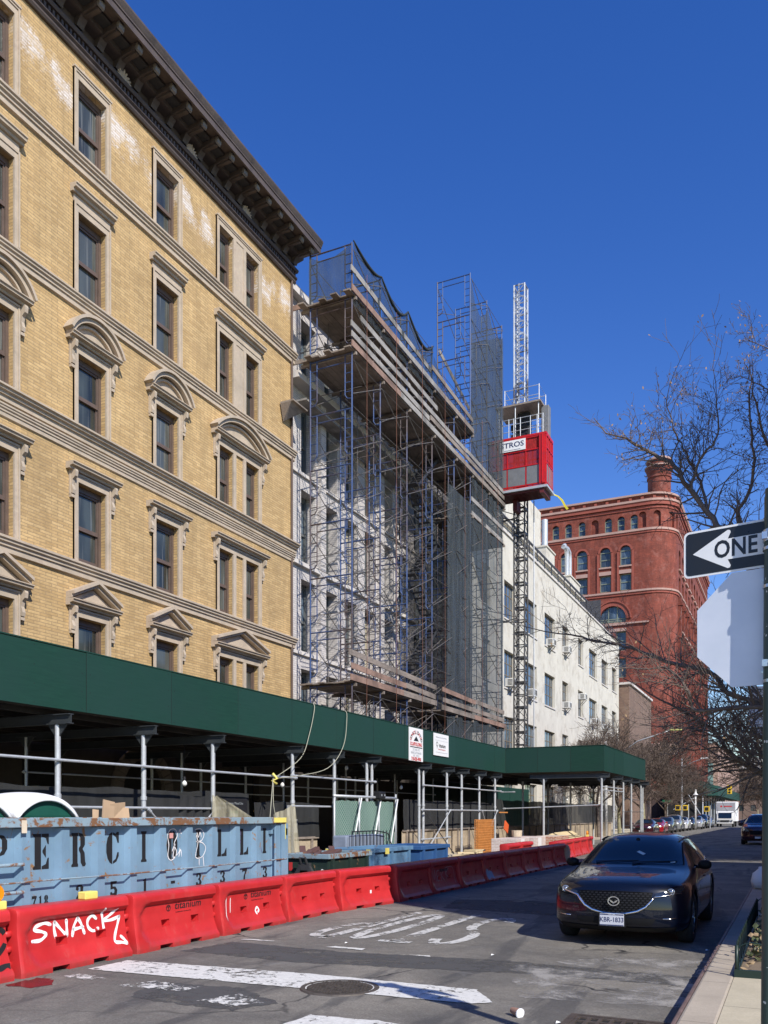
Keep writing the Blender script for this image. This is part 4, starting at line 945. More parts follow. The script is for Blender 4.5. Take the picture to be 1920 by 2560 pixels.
extra = [24.0,28.14]
def ibeam(p0, p1, h=.18, w=.12):
    b = MB(); p0 = Vector(p0); p1 = Vector(p1)
    b.bar(p0, p1, .02, h-.03); b.bar(p0+Vector((0,0,h/2-.008)), p1+Vector((0,0,h/2-.008)), w, .016); b.bar(p0-Vector((0,0,h/2-.008)), p1-Vector((0,0,h/2-.008)), w, .016); b.obj('steel_beam', m_ibeam, SH)
for y in pY: ibeam((-17.8,y,3.43),(-11.72,y,3.43))
yb = 2.6
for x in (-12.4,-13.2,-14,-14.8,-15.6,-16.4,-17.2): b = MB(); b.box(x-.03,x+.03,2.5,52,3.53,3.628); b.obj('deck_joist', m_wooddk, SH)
def post(x, y, z1=3.34, z0=.15, r=.052):
    b = MB(); b.tube([(x,y,z0),(x,y,z1)], r, 12); b.box(x-.1,x+.1,y-.1,y+.1,z0,z0+.02); b.tube([(x,y,z0+1.85),(x,y,z0+1.93)], r+.014, 12)
    b.obj('post', m_galv, SH, smooth=True, auto=40)
    b = MB(); b.add([(x-.05,y-.012,z1-.22),(x-.05,y+.012,z1-.22),(x-.24,y+.012,z1+.0),(x-.24,y-.012,z1+.0),(x+.05,y-.012,z1-.22),(x+.05,y+.012,z1-.22),(x+.24,y+.012,z1+.0),(x+.24,y-.012,z1+.0),(x-.05,y-.012,z1),(x-.05,y+.012,z1),(x+.05,y-.012,z1),(x+.05,y+.012,z1)], [(0,1,2,3),(4,7,6,5),(0,3,8),(1,9,2),(4,10,7),(5,6,11)])
    b.box(x-.26,x+.26,y-.06,y+.06,z1-.008,z1+.003); b.obj('post_bracket', m_ibeam, SH)
for y in pY: post(-12.05, y); post(-16.9, y+.1, r=.045)
for y in extra: post(-12.05, y)
for y in (13.1,18.2,23.2,27.4,31.6,35.7): post(-14.6, y, r=.035)
m_rail = m_galv
def rail(p0, p1, r=.026, name='rail', mat=None):
    b = MB(); b.tube([p0,p1], r, 8)
    d = (Vector(p1)-Vector(p0)).normalized()
    for p in (Vector(p0)+d*.08, Vector(p1)-d*.08): b.tube([p-d*.05,p+d*.05], r+.016, 8)
    b.obj(name, mat or m_rail, SH, smooth=True, auto=40)
rail((-11.97,4,2.70),(-11.97,19.7,2.68)); rail((-11.97,19.4,2.74),(-11.97,24.5,2.74)); rail((-11.97,28.3,2.76),(-11.97,37.4,2.76))
rail((-11.97,11.5,1.84),(-11.97,16.3,1.84)); rail((-11.97,19.4,1.93),(-11.97,21.8,1.93)); rail((-11.97,28.2,1.88),(-11.97,36.9,1.88)); rail((-11.97,28.2,.82),(-11.97,31,.84)); rail((-11.97,19.2,.62),(-11.97,21.9,.66))
rail((-11.9,28.2,.2),(-11.9,30.9,1.9), .02); rail((-11.9,28.3,1.85),(-11.9,31.2,.2), .018, mat=m_stair); rail((-11.92,34.6,1.9),(-11.92,35.4,1.0), .018); rail((-11.92,36.7,1.9),(-11.92,35.8,1.2), .018)
rail((-11.95,13.8,1.84),(-11.95,14.3,1.45), .018); rail((-11.95,16.1,1.84),(-11.95,15.6,1.45), .018)
rail((-16.9,4,2.4),(-16.9,37,2.4), .02); rail((-14.6,13,2.6),(-14.6,36,2.6), .018)
for x in (-10.26,-7.66): post(x, 38.3, z0=.01)
for y in (41.1,43.6,45.9,49.0,49.6): post(-7.66, y, z0=.01)
for y in (43.5,49.0): post(-10.26, y, z0=.01)
for y in (41.1,45.9): post(-12.05, y)
ibeam((-10.9,38.3,3.43),(-7.3,38.3,3.43)); 
for y in (41.1,43.6,45.9,49.0): ibeam((-12.3,y,3.43),(-7.22,y,3.43))
rail((-12.2,38.35,1.98),(-7.6,38.35,2.14)); rail((-7.66,38.3,2.95),(-7.66,43.7,2.98)); rail((-7.66,38.3,2.8),(-7.66,43.7,2.83)); 
for z in (1.15,1.85,2.5): rail((-7.7,43.6,z),(-7.7,49.6,z), .016, mat=m_stair)
rail((-12.3,38.35,2.75),(-11.6,38.35,2.75), .02)
# light bulbs on a festoon cable
for (x,y,z) in ((-13,16.3,2.44),(-13,20.6,2.54),(-13,24.44,3.2),(-13,28.7,2.7),(-12.6,49.0,2.6),(-12.6,52.5,2.62)):
    t = thing('festoon_bulb', 'x', 'light bulb', (x,y,z), 0, 'bare bulbs strung under the shed')
    b = MB(); b.lathe([(.001,-.07),(.035,-.06),(.06,-.02),(.055,.02),(.03,.06),(.03,.07)], 0, 0, 12); b.obj('bulb', M('frosted_bulb',(.85,.85,.82),.3) if 'frosted_bulb' not in bpy.data.materials else bpy.data.materials['frosted_bulb'], t, smooth=True, world=False)
    b = MB(); b.lathe([(.001,.16),(.032,.16),(.036,.07),(.001,.07)], 0, 0, 10); b.tube([(0,0,.15),(0,0,3.62-z)], .008, 5); b.obj('socket', m_ink, t, world=False)
    t['label'] = {16.3:'white bulb hanging beside the first stone archway under the shed',20.6:'white bulb hanging beside the yellow rope knot under the shed',24.44:'white bulb high under the shed above the mesh gate',28.7:'small white bulb hanging beyond the mesh gate under the shed',49.0:'left of the two white bulbs under the far shed corner',52.5:'right of the two white bulbs under the far shed corner'}[y]
# hoarding fences under the shed
def fence_run(name, label, y0, y1, x=-12.6, zb=1.1, zt=2.2, ply=True, seed=0):
    t = thing(name, label, 'fence', (x,(y0+y1)/2,.15)); rr = random.Random(seed)
    if ply:
        y = y0
        while y < y1: e = min(y+1.22,y1); b = MB(); b.box(x-.02,x+rr.uniform(-.004,.006),y+.003,e-.003,.15,zb-.0); b.obj('plywood_panel', m_ply, t); y = e
        b = MB(); y = y0+.3
        while y < y1: b.box(x+.008,x+.05,y,y+.09,.15,zb+.04); y += 1.3
        b.box(x+.007,x+.06,y0,y1,zb-.0,zb+.06); b.obj('timber_batten', m_plank, t)
    else: zb = .2
    vs = []; n = int((y1-y0)/.15)+2; m = 8
    for j in range(m+1):
        for i in range(n+1):
            u = y0+(y1-y0)*i/n; v = zb+.04+(zt-zb+.02*math.sin(u*1.9+seed)+.015*math.sin(u*4.3))*j/m
            vs.append((x+.05+.014*math.sin(u*2.1+j*.3)+.008*math.sin(u*7+j), u, v))
    b = MB(); b.add(vs, [(j*(n+1)+i,j*(n+1)+i+1,(j+1)*(n+1)+i+1,(j+1)*(n+1)+i) for j in range(m) for i in range(n)]); b.obj('fabric', m_fabric, t, smooth=True); return t
fence_run('site_fence', 'black fabric fence under the shed behind the blue container', 4.0, 18.3, ply=False, seed=1)
t_ = fence_run('site_fence', 'short plywood and black fabric fence with paper notices left of the mesh gate', 18.4, 21.7, x=-12.5, zb=1.02, zt=2.0, seed=2)
for (a, z, w, h) in ((19.85,1.66,.45,.3),(19.6,1.3,.18,.22),(19.42,1.32,.2,.3),(19.7,1.12,.2,.25),(19.95,1.12,.22,.25),(20.2,1.2,.22,.38),(20.0,1.42,.2,.25)):
    b = MB(); b.box(-12.40,-12.395,a,a+w,z,z+h); b.obj('notice', M('faded_paper',(.26,.27,.27),.7) if 'faded_paper' not in bpy.data.materials else bpy.data.materials['faded_paper'], t_)
fence_run('site_fence', 'plywood fence with black fabric above, right of the double posts', 27.9, 38.0, seed=3)
fence_run('site_fence', 'long dark fabric and plywood fence beneath the far end of the shed', 38.05, 66, x=-12.45, zt=2.35, seed=4)
GH = thing('green_hoarding', 'green plywood hoarding against the wall in the gap behind the mesh gate', 'hoarding', (-13.2,26.6,.15))
b = MB(); b.box(-13.2,-13.15,25.2,27.2,.15,1.32); b.obj('panel', m_green, GH); b = MB(); b.box(-13.15,-13.12,26.2,26.3,.15,1.35); b.obj('batten', m_ink, GH)
GH2 = thing('green_hoarding', 'high green plywood wall seen through the posts under the far shed corner', 'hoarding', (-17.2,50,.15))
b = MB(); b.box(-17.2,-17.15,41,60,.15,3.5); b.obj('panel', m_green, GH2)
for y in (43.4,45.8,48.2,50.6,53,55.4): b = MB(); b.box(-17.15,-17.13,y,y+.03,.15,3.5); b.obj('joint_strip', m_green, GH2)
PN = thing('permit_board', 'black project notice board with a green building picture behind the blue container', 'notice board', (-12.45,17.3,1.0))
b = MB(); b.box(-12.5,-12.46,16.7,18.1,1.0,2.1); b.obj('board', m_ink, PN)
m_lgrey = M('pale_print', (.28,.30,.31), .6, 0, .05)
txt('Work in Progress: Mixed Use', .085, m_lgrey, 'lettering', PN, frame((-12.457,17.4,1.98),(0,1,0),(0,0,1)), .001)
b = MB(); b.box(-12.459,-12.455,17.35,17.7,1.25,1.8); b.obj('picture', M('green_print',(.06,.13,.09),.6), PN)
b = MB(); [b.box(-12.4545,-12.452,17.38+k*.08,17.42+k*.08,1.3+j*.12,1.37+j*.12) for k in range(4) for j in range(4)]; b.box(-12.459,-12.455,16.8,17.2,1.86,1.87); b.obj('picture_windows', m_lgrey, PN)
PN2 = thing('permit_board', 'dark notice board with rows of papers on the wall right of the mesh gate', 'notice board', (-13.2,25.6,1.3))
b = MB(); b.box(-13.24,-13.2,25.3,26.4,1.35,2.1); b.obj('board', m_ink, PN2); b = MB(); [b.box(-13.199,-13.195,25.4+.24*i,25.6+.24*i,1.42+.16*j,1.53+.16*j) for i in range(4) for j in range(4)]; b.obj('papers', m_lgrey, PN2)
b = MB(); b.box(-13.14,-13.13,25.5,25.9,1.15,1.3); tag(b.obj('blue_sticker', M('blue_sticker',(.12,.35,.62),.5)), 'small blue and white sticker on the green hoarding', 'sticker')
# chain link gate
def chain():
    t = NT('green_chain_link'); P = t.pos(); s = t.sep(P)
    a = t.math('ABSOLUTE', t.math('SUBTRACT', t.math('FRACT', t.math('MULTIPLY', t.math('ADD', s[1], s[2]), 8.5)), .5)); b_ = t.math('ABSOLUTE', t.math('SUBTRACT', t.math('FRACT', t.math('MULTIPLY', t.math('SUBTRACT', s[1], s[2]), 8.5)), .5))
    w = t.math('GREATER_THAN', t.math('MAXIMUM', a, b_), .43)
    n = t.ramp(t.noise(1.2,t.scl(P,(1,1.2,.5)),4,.6),.3,.7)
    return t.fin(t.mix(w, t.mix(n,(.055,.14,.105),(.13,.24,.19)), (.32,.37,.34)), .75)
m_chain = chain()
G = thing('mesh_gate', 'chain link gate backed with green fabric and braced by white pipes', 'gate', (-11.8,23.5,.15))
n = 30; m = 10; vs = [(-11.86+.02*math.sin(i*.9+j*.3), 21.5+4.1*i/n, .4+1.72*j/m+(0.0 if j < m else .02*math.sin(i*2.2))) for j in range(m+1) for i in range(n+1)]
b = MB(); b.add(vs, [(j*(n+1)+i,j*(n+1)+i+1,(j+1)*(n+1)+i+1,(j+1)*(n+1)+i) for j in range(m) for i in range(n)]); b.obj('mesh_infill', m_chain, G, smooth=True)
b = MB(); b.tube([(-11.8,21.4,2.24),(-11.8,25.65,2.24)], .04, 10); b.obj('top_tube', m_galv, G, smooth=True)
for y in (21.45,23.0,24.35,25.62): b = MB(); b.tube([(-11.8,y,.35),(-11.8,y,2.25+(.12 if y>25 else 0))], .03, 8); b.obj('upright', m_galv, G, smooth=True)
m_wpipe = M('white_pipe', (.72,.72,.70), .45)
for y in (23.0,24.35,25.6): b = MB(); b.tube([(-11.72,y,2.2),(-11.6,y-.95,.35)], .024, 8); b.obj('diagonal_brace', m_wpipe, G, smooth=True)
b = MB(); b.box(-11.85,-11.6,24.05,24.45,2.2,2.42); b.obj('motor_box', m_ink, G, bevel=.03); b = MB(); b.box(-11.595,-11.585,24.1,24.16,2.28,2.34); b.box(-11.595,-11.585,24.32,24.38,2.28,2.34); b.obj('lamp_eye', m_lgrey, G)
# tan netting drapes
def drape(label, corners, mat, seed, nu=18, nv=12):
    rr = random.Random(seed); A, B_, C_, D_ = [Vector(c) for c in corners]; vs = []
    for j in range(nv+1):
        for i in range(nu+1):
            u, v = i/nu, j/nv; p = (A*(1-u)+B_*u)*(1-v)+(D_*(1-u)+C_*u)*v
            p += Vector((.05*math.sin(u*26+v*3+seed)*(.3+v),0,.02*math.sin(u*9)-.12*math.sin(u*3.14)*v)); vs.append(tuple(p))
    b = MB(); b.add(vs, [(j*(nu+1)+i,j*(nu+1)+i+1,(j+1)*(nu+1)+i+1,(j+1)*(nu+1)+i) for j in range(nv) for i in range(nu)]); o = b.obj('debris_netting', mat, smooth=True); tag(o, label, 'netting'); return o
drape('tan see-through netting gathered at a post above the blue container', [(-11.9,15.9,2.13),(-11.9,16.1,2.12),(-11.85,17.9,1.5),(-11.85,15.7,.9)], m_tan, 1)
drape('tan netting hanging from the pipe by the container hinge end', [(-11.95,18.5,1.70),(-11.95,19.55,1.98),(-11.8,19.75,.35),(-11.6,18.3,.3)], m_tan, 2)
drape('grey see-through netting stretched beside the stone archway under the shed', [(-12.0,14.9,2.12),(-12.0,16.0,2.1),(-12.0,16.1,1.4),(-12.0,14.9,1.4)], m_fabric, 3)
# signs on the parapet
m_rink = M('red_ink', (.50,.03,.03), .6); m_gink = M('grey_ink', (.33,.36,.40), .6)
S1 = thing('shed_sign', 'tall white banner with arched red and black lettering and phone number on the green parapet', 'sign', (-11.97,27.67,3.62))
b = MB(); b.box(-11.975,-11.955,27.06,28.28,3.58,4.73); b.obj('board', m_white, S1)
def T(body, size, mat, y, z, **k): txt(body, size, mat, 'lettering', S1, frame((-11.952,y,z),(0,1,0),(0,0,1)), .001, **k)
w_ = 'CONSOLIDATED'
for i, ch in enumerate(w_):
    a = math.pi*(1-(i+.5)/len(w_)); a = math.pi/2+(a-math.pi/2)*.92; mt = frame((-11.952,27.67+.47*math.cos(a),4.24+.34*math.sin(a)),(0,math.sin(a),-math.cos(a)),(0,math.cos(a),math.sin(a)))
    txt(ch, .17, m_rink if i % 2 == 0 else m_ink, 'lettering', S1, mt, .001, bold=.006)
b = MB(); b.prism([(27.45,4.28),(27.89,4.28),(27.67,4.45)], 'x', -11.954, -11.950); b.obj('emblem', m_ink, S1)
T('SCAFFOLDING', .17, m_rink, 27.67, 4.16, bold=.006, sx=.92); b = MB(); b.box(-11.954,-11.950,27.14,28.20,4.045,4.075); b.obj('rule', m_ink, S1)
T('20 PARK RD', .12, m_gink, 27.67, 3.97); T('BRIARCLIFF MANOR', .12, m_gink, 27.67, 3.86, sx=.85); T('NY, 10510', .12, m_gink, 27.67, 3.755); T('718-828-4900', .16, m_rink, 27.67, 3.645, bold=.006, sx=.95)
S2 = thing('shed_sign', 'white sheet with small logo lettering on the green parapet, right of the tall banner', 'sign', (-11.97,30.05,3.9))
b = MB(); b.box(-11.975,-11.955,29.3,30.8,3.9,4.72); b.obj('board', m_white, S2)
def T2(body, size, mat, y, z, **k): txt(body, size, mat, 'lettering', S2, frame((-11.952,y,z),(0,1,0),(0,0,1)), .001, **k)
T2('titanium', .2, m_ink, 30.15, 4.28, bold=.003); T2('Construction Services, Inc.', .07, m_rink, 30.1, 4.14); T2('54 Barrow St, New York, NY 10014', .075, m_gink, 30.05, 4.58); T2('office and site information line', .05, m_gink, 30.05, 4.03) if False else None
b = MB(); b.box(-11.954,-11.950,29.4,30.7,4.46,4.466); b.box(-11.954,-11.950,29.5,30.7,4.02,4.03); b.obj('rule', m_gink, S2)
b = MB(); b.lathe([(.07,-11.953),(.09,-11.953),(.09,-11.949),(.07,-11.949)], 29.62, 4.32, 16, axis='x'); b.box(-11.953,-11.949,29.61,29.63,4.16,4.27); b.obj('emblem', m_ink, S2)
# ropes
m_rope = M('pale_rope', (.38,.37,.28), .85); m_yel = M('yellow_plastic', (.78,.66,.16), .5)
def rope(label, pts, r=.010, mat=None, cat='rope'):
    P_ = [Vector(p) for p in pts]; out = []
    for i in range(len(P_)-1):
        a = P_[max(i-1,0)]; b = P_[i]; c = P_[i+1]; d = P_[min(i+2,len(P_)-1)]
        for k in range(6):
            t = k/6; out.append(.5*((2*b)+(c-a)*t+(2*a-5*b+4*c-d)*t*t+(-a+3*b-3*c+d)*t**3))
    out.append(P_[-1]); b = MB(); b.tube(out, r, 6); return tag(b.obj('rope', mat or m_rope, smooth=True), label, cat)
rope('pale rope from the parapet top down to the yellow knot, left one', [(-12.0,20.6,4.78),(-11.9,20.5,4.6),(-11.88,20.2,3.9),(-11.8,19.6,3.2),(-11.9,18.45,2.62)])
rope('pale rope from the parapet top down to the yellow knot, right one', [(-12.0,22.45,4.78),(-11.9,22.4,4.6),(-11.8,22.0,3.7),(-11.7,20.9,3.0),(-11.8,19.4,2.72),(-11.9,18.45,2.62)])
rope('slack rope hanging from the yellow knot to the container top', [(-11.9,18.42,2.62),(-11.6,17.9,2.2),(-11.2,17.2,1.6)])
rope('slack rope hanging straight down from the yellow knot behind the netting', [(-11.9,18.45,2.6),(-11.8,18.3,1.9),(-11.7,18.5,1.2),(-11.6,18.8,.4)])
k_ = MB(); k_.tube([(-11.9,18.4,2.74),(-11.84,18.52,2.62),(-11.9,18.38,2.56),(-11.84,18.5,2.48)], .035, 6); tag(k_.obj('yellow_knot', m_yel, smooth=True), 'bright yellow strap knotted round the pipe where the ropes meet', 'strap')

# ---------------------------------------------------------------- big light blue open top container
def bluesteel(name, col, rust=.63, dirt=(.26,.15,.07)):
    t = NT(name); P = t.pos()
    c = t.mix(t.ramp(t.noise(1.6,P,5,.6),.3,.7), c3(col,.86), c3(col,1.12)); c = t.mix(t.ramp(t.noise(3,t.scl(P,(1,1,.3)),6,.7),.5,.75,0,.5), c, c3(col,.6))
    r_ = t.ramp(t.noise(3.6,P,8,.75,.6), rust, rust+.04); c = t.mix(r_, c, dirt); c = t.mix(t.ramp(t.noise(14,P,6,.8),.66,.70,0,.8), c, (.20,.12,.06))
    t.bump(t.noise(4,P,3,.5), .15, .03); return t.fin(c, .5)
m_cblue = bluesteel('light_blue_container_paint', (.175,.285,.385), .595); m_cblue2 = bluesteel('dark_blue_container_paint', (.035,.105,.26), .68); m_lblue = bluesteel('mid_blue_container_paint', (.12,.24,.38), .60)
m_cgreen = bluesteel('dark_green_container_paint', (.018,.035,.028), .60); m_rust = bluesteel('rusty_rail', (.24,.33,.38), .50, (.20,.10,.05))
DU = thing('roll_off_container', 'long light blue roll-off container with big black stencilled letters', 'container', (-8.8,8.6,0))
x0, x1, ya, yb, zt = -10.05, -7.68, 4.9, 12.05, 1.56
b = MB(); b.box(x1-.04,x1,ya,yb,.12,zt); b.obj('side_panel', m_cblue, DU)
b = MB(); b.box(x0,x0+.04,ya,yb,.12,zt); b.obj('side_panel', m_cblue, DU); b = MB(); b.box(x0+.04,x1-.04,ya,ya+.04,.12,zt); b.obj('end_panel', m_cblue, DU)
b = MB(); b.box(x0+.04,x1-.04,yb-.04,yb,.12,zt); b.obj('rear_door', m_cblue, DU); b = MB(); b.box(x0+.04,x1-.04,ya+.04,yb-.04,.12,.2); b.obj('floor', m_cblue, DU)
ribs = [5.02+.567*k for k in range(13) if 5.02+.567*k < 11.9]
for y in ribs:
    b = MB(); b.prism([(x1+.001,y),(x1+.08,y+.04),(x1+.08,y+.155),(x1+.001,y+.16)][::-1], 'z', .14, 1.55); b.obj('rib', m_cblue, DU)
b = MB(); b.box(x1-.06,x1+.12,ya-.05,yb+.05,zt,1.66); b.box(x0-.06,x0+.08,ya-.05,yb+.05,zt,1.66); b.box(x0+.08,x1-.06,ya-.05,ya+.08,zt,1.66); b.box(x0+.08,x1-.06,yb-.08,yb+.05,zt,1.66); b.obj('top_rail', m_rust, DU, bevel=.008)
b = MB(); b.box(x1+.121,x1+.128,yb-.32,yb+.045,1.575,1.655); b.box(x1-.03,x1+.11,yb+.05,yb+.056,1.3,1.6); b.obj('yellow_marking', m_yel, DU)
b = MB(); b.tube([(x1+.10,ya,.955),(x1+.10,7.2,.965),(x1+.11,8.3,.955),(x1+.10,yb+.1,.975)], .011, 6); b.obj('tie_rod', m_rust, DU)
b = MB(); b.tube([(x1+.12,6.0,1.16),(x1+.12,6.75,1.16)], .02, 8); b.tube([(x1+.12,6.0,.86),(x1+.12,6.75,.86)], .02, 8); b.obj('ladder_rung', m_rust, DU)
for k, z in enumerate((.62,1.42)):
    b = MB(); b.tube([(x1+.06,yb+.02,z-.12),(x1+.06,yb+.02,z+.12)], .035, 8); b.box(x1+.0,x1+.05,yb-.3,yb+.08,z-.03,z+.03); b.box(x1+.02,x1+.1,yb+.06,yb+.12,z-.06,z+.06); b.obj('hinge', m_cblue, DU, bevel=.004)
b = MB(); b.box(x1+.002,x1+.10,yb-.06,yb+.14,.14,1.555); b.obj('corner_post', m_cblue, DU); b = MB(); b.tube([(x1+.09,yb-.24,.4),(x1+.09,yb-.24,1.5)], .02, 8); b.obj('door_bar', m_cblue, DU)
STEN = {  # slab-serif stencil letters as polygons in a 1 x 1 box
 'I': [[(.28,0),(.72,0),(.72,.06),(.64,.10),(.64,.90),(.72,.94),(.72,1),(.28,1),(.28,.94),(.36,.90),(.36,.10),(.28,.06)]],
 'L': [[(.02,0),(.42,0),(.42,1),(.02,1),(.02,.94),(.10,.90),(.10,.10),(.02,.06)],[(.47,0),(.98,0),(.98,.30),(.90,.28),(.75,.12),(.47,.07)]],
 'E': [[(.02,0),(.50,0),(.50,1),(.02,1),(.02,.94),(.12,.90),(.12,.10),(.02,.06)],[(.55,0),(.98,0),(.98,.32),(.90,.30),(.80,.14),(.55,.08)],[(.55,1),(.98,1),(.98,.70),(.90,.72),(.80,.88),(.55,.92)],[(.60,.53),(.80,.68),(.80,.32),(.60,.47)]],
 'C': [[(.46,0),(.46,1),(.28,.95),(.12,.82),(.03,.62),(.03,.38),(.12,.18),(.28,.05)],[(.52,.99),(.72,.94),(.80,1),(.95,1),(.95,.66),(.86,.66),(.74,.84),(.52,.91)],[(.52,.01),(.78,.08),(.94,.24),(.94,.36),(.84,.36),(.72,.16),(.52,.09)]],
 'O': [[(.46,0),(.46,1),(.26,.95),(.11,.80),(.03,.6),(.03,.4),(.11,.2),(.26,.05)],[(.54,0),(.74,.05),(.89,.2),(.97,.4),(.97,.6),(.89,.8),(.74,.95),(.54,1)]],
 'P': [[(.02,0),(.48,0),(.48,1),(.02,1),(.02,.94),(.12,.90),(.12,.10),(.02,.06)],[(.54,1),(.78,.97),(.95,.84),(.95,.62),(.78,.47),(.54,.43),(.54,.50),(.66,.58),(.66,.86),(.54,.93)]],
 'R': [[(.02,0),(.46,0),(.46,.08),(.42,.10),(.42,.90),(.46,.92),(.46,1),(.02,1),(.02,.94),(.10,.90),(.10,.10),(.02,.06)],[(.52,1),(.76,.97),(.92,.85),(.92,.64),(.76,.52),(.90,.40),(.94,.14),(.99,.06),(.92,0),(.76,0),(.64,.12),(.62,.38),(.52,.48),(.52,.55),(.62,.62),(.62,.86),(.52,.93)]],
 '7': [[(.05,1),(.95,1),(.95,.85),(.6,.45),(.55,0),(.25,0),(.32,.4),(.6,.78),(.2,.78),(.05,.68)]], '1': [[(.3,0),(.78,0),(.68,.1),(.68,1),(.25,.86),(.38,.8),(.38,.1)]],
 '8': [[(.46,0),(.46,1),(.2,.92),(.12,.72),(.28,.52),(.06,.3),(.16,.07)],[(.54,0),(.54,1),(.8,.92),(.88,.72),(.72,.52),(.94,.3),(.84,.07)]],
 '2': [[(.05,0),(.95,0),(.95,.3),(.8,.2),(.4,.22),(.85,.55),(.9,.82),(.7,.98),(.4,1),(.1,.88),(.06,.7),(.25,.62),(.38,.7),(.34,.86),(.56,.86),(.58,.62),(.1,.2)]],
 '3': [[(.1,.9),(.35,1),(.75,.96),(.9,.78),(.72,.54),(.95,.3),(.8,.06),(.4,0),(.05,.1),(.06,.3),(.25,.34),(.36,.2),(.56,.2),(.6,.42),(.4,.5),(.4,.57),(.58,.66),(.56,.84),(.4,.88),(.3,.72),(.1,.74)]],
 '5': [[(.1,1),(.88,1),(.84,.84),(.36,.82),(.34,.66),(.7,.64),(.94,.4),(.86,.1),(.5,0),(.1,.06),(.04,.26),(.22,.32),(.36,.2),(.56,.24),(.6,.4),(.5,.52),(.1,.48)]], '-': [[(.2,.42),(.8,.42),(.8,.62),(.2,.62)]]}
def stencil(ch, yc, z, w, h):
    b = MB()
    for poly in STEN[ch]: b.prism([(yc-w/2+u*w, z+v*h) for u, v in poly], 'x', x1+.0015, x1+.004)
    b.obj('stencil_letter', m_ink, DU)
for k, ch in enumerate('IPERCIOILLI'): stencil(ch, 7.095+.567*(k-2), 1.085, .235, .40)
for k, ch in enumerate('251-3373'): stencil(ch, 7.68+.567*k, .68, .14, .19)
for k, ch in enumerate('718'): stencil(ch, 7.0+.085*k, .655, .075, .135)
def scrib(strokes, w, mat, parent, name='graffiti', xf=None, seed=1, th=.0012):
    b = MB(); rr = random.Random(seed)
    for st in strokes:
        P_ = [Vector((0,*p)) for p in st]; out = []
        for i in range(len(P_)-1):
            a = P_[max(i-1,0)]; q = P_[i]; c = P_[i+1]; d = P_[min(i+2,len(P_)-1)]
            for k in range(6):
                t = k/6; out.append(.5*((2*q)+(c-a)*t+(2*a-5*q+4*c-d)*t*t+(-a+3*q-3*c+d)*t**3))
        out.append(P_[-1]); n = len(out); L_ = []; R_ = []
        for i, p in enumerate(out):
            d = (out[min(i+1,n-1)]-out[max(i-1,0)]).normalized(); nn = Vector((0,-d.z,d.y))*w*.5*(1+.15*math.sin(i*.7))
            L_.append(p+nn); R_.append(p-nn)
        base = len(b.v); vs = []
        for a, c in zip(L_, R_): vs += [xf(a.y,a.z), xf(c.y,c.z)]
        b.add(vs, [(2*i,2*i+1,2*i+3,2*i+2) for i in range(n-1)])
        for e in (0, n-1):
            c_ = out[e]; b.add([xf(c_.y+w*.5*math.cos(q*math.pi/4), c_.z+w*.5*math.sin(q*math.pi/4)) for q in range(8)], [tuple(range(8))])
    return b.obj(name, mat, parent)
m_wpaint = M('white_spray_paint', (.80,.78,.78), .6, 0, .04); m_ppaint = M('purple_marker', (.14,.08,.26), .6)
xfD = lambda y, z: (x1+.0065, y, z)
scrib([[(9.27,1.45),(9.33,1.5),(9.42,1.5),(9.47,1.42),(9.4,1.3),(9.45,1.2),(9.42,1.12),(9.33,1.08),(9.27,1.14),(9.29,1.28),(9.27,1.38),(9.27,1.45)],[(9.36,1.2),(9.42,1.3),(9.38,1.12),(9.5,1.18),(9.52,1.24)],[(9.5,1.12),(9.54,1.22),(9.56,1.12)],[(9.5,1.45),(9.53,1.5),(9.55,1.44),(9.58,1.5)]], .012, m_wpaint, DU, xf=xfD)
scrib([[(9.86,1.49),(9.98,1.5),(10.06,1.42),(10.0,1.33),(9.88,1.32),(10.02,1.3),(10.1,1.22),(10.02,1.1),(9.87,1.1),(9.92,1.3),(9.88,1.42)],[(9.95,1.1),(9.95,.98)],[(10.04,1.1),(10.06,.96)],[(9.9,1.45),(9.93,1.38),(9.97,1.45),(10.0,1.38)]], .012, m_wpaint, DU, xf=xfD)
scrib([[(10.92,1.5),(10.98,1.4),(10.9,1.38),(10.97,1.28),(10.9,1.25),(10.96,1.1)]], .006, m_ppaint, DU, xf=xfD); scrib([[(11.42,1.42),(11.48,1.35),(11.42,1.3),(11.5,1.25),(11.55,1.1)]], .006, m_ppaint, DU, xf=xfD)
b = MB(); b.box(x1+.007,x1+.008,9.3,9.38,1.38,1.45); b.obj('sticker', M('red_white_sticker',(.6,.3,.28),.5), DU)
b = MB(); b.box(x1+.087,x1+.09,6.86,6.98,1.5,1.56) if False else b.box(x1+.122,x1+.126,6.72,6.79,1.5,1.64); b.obj('tape', M('masking_tape',(.66,.56,.42),.7), DU)
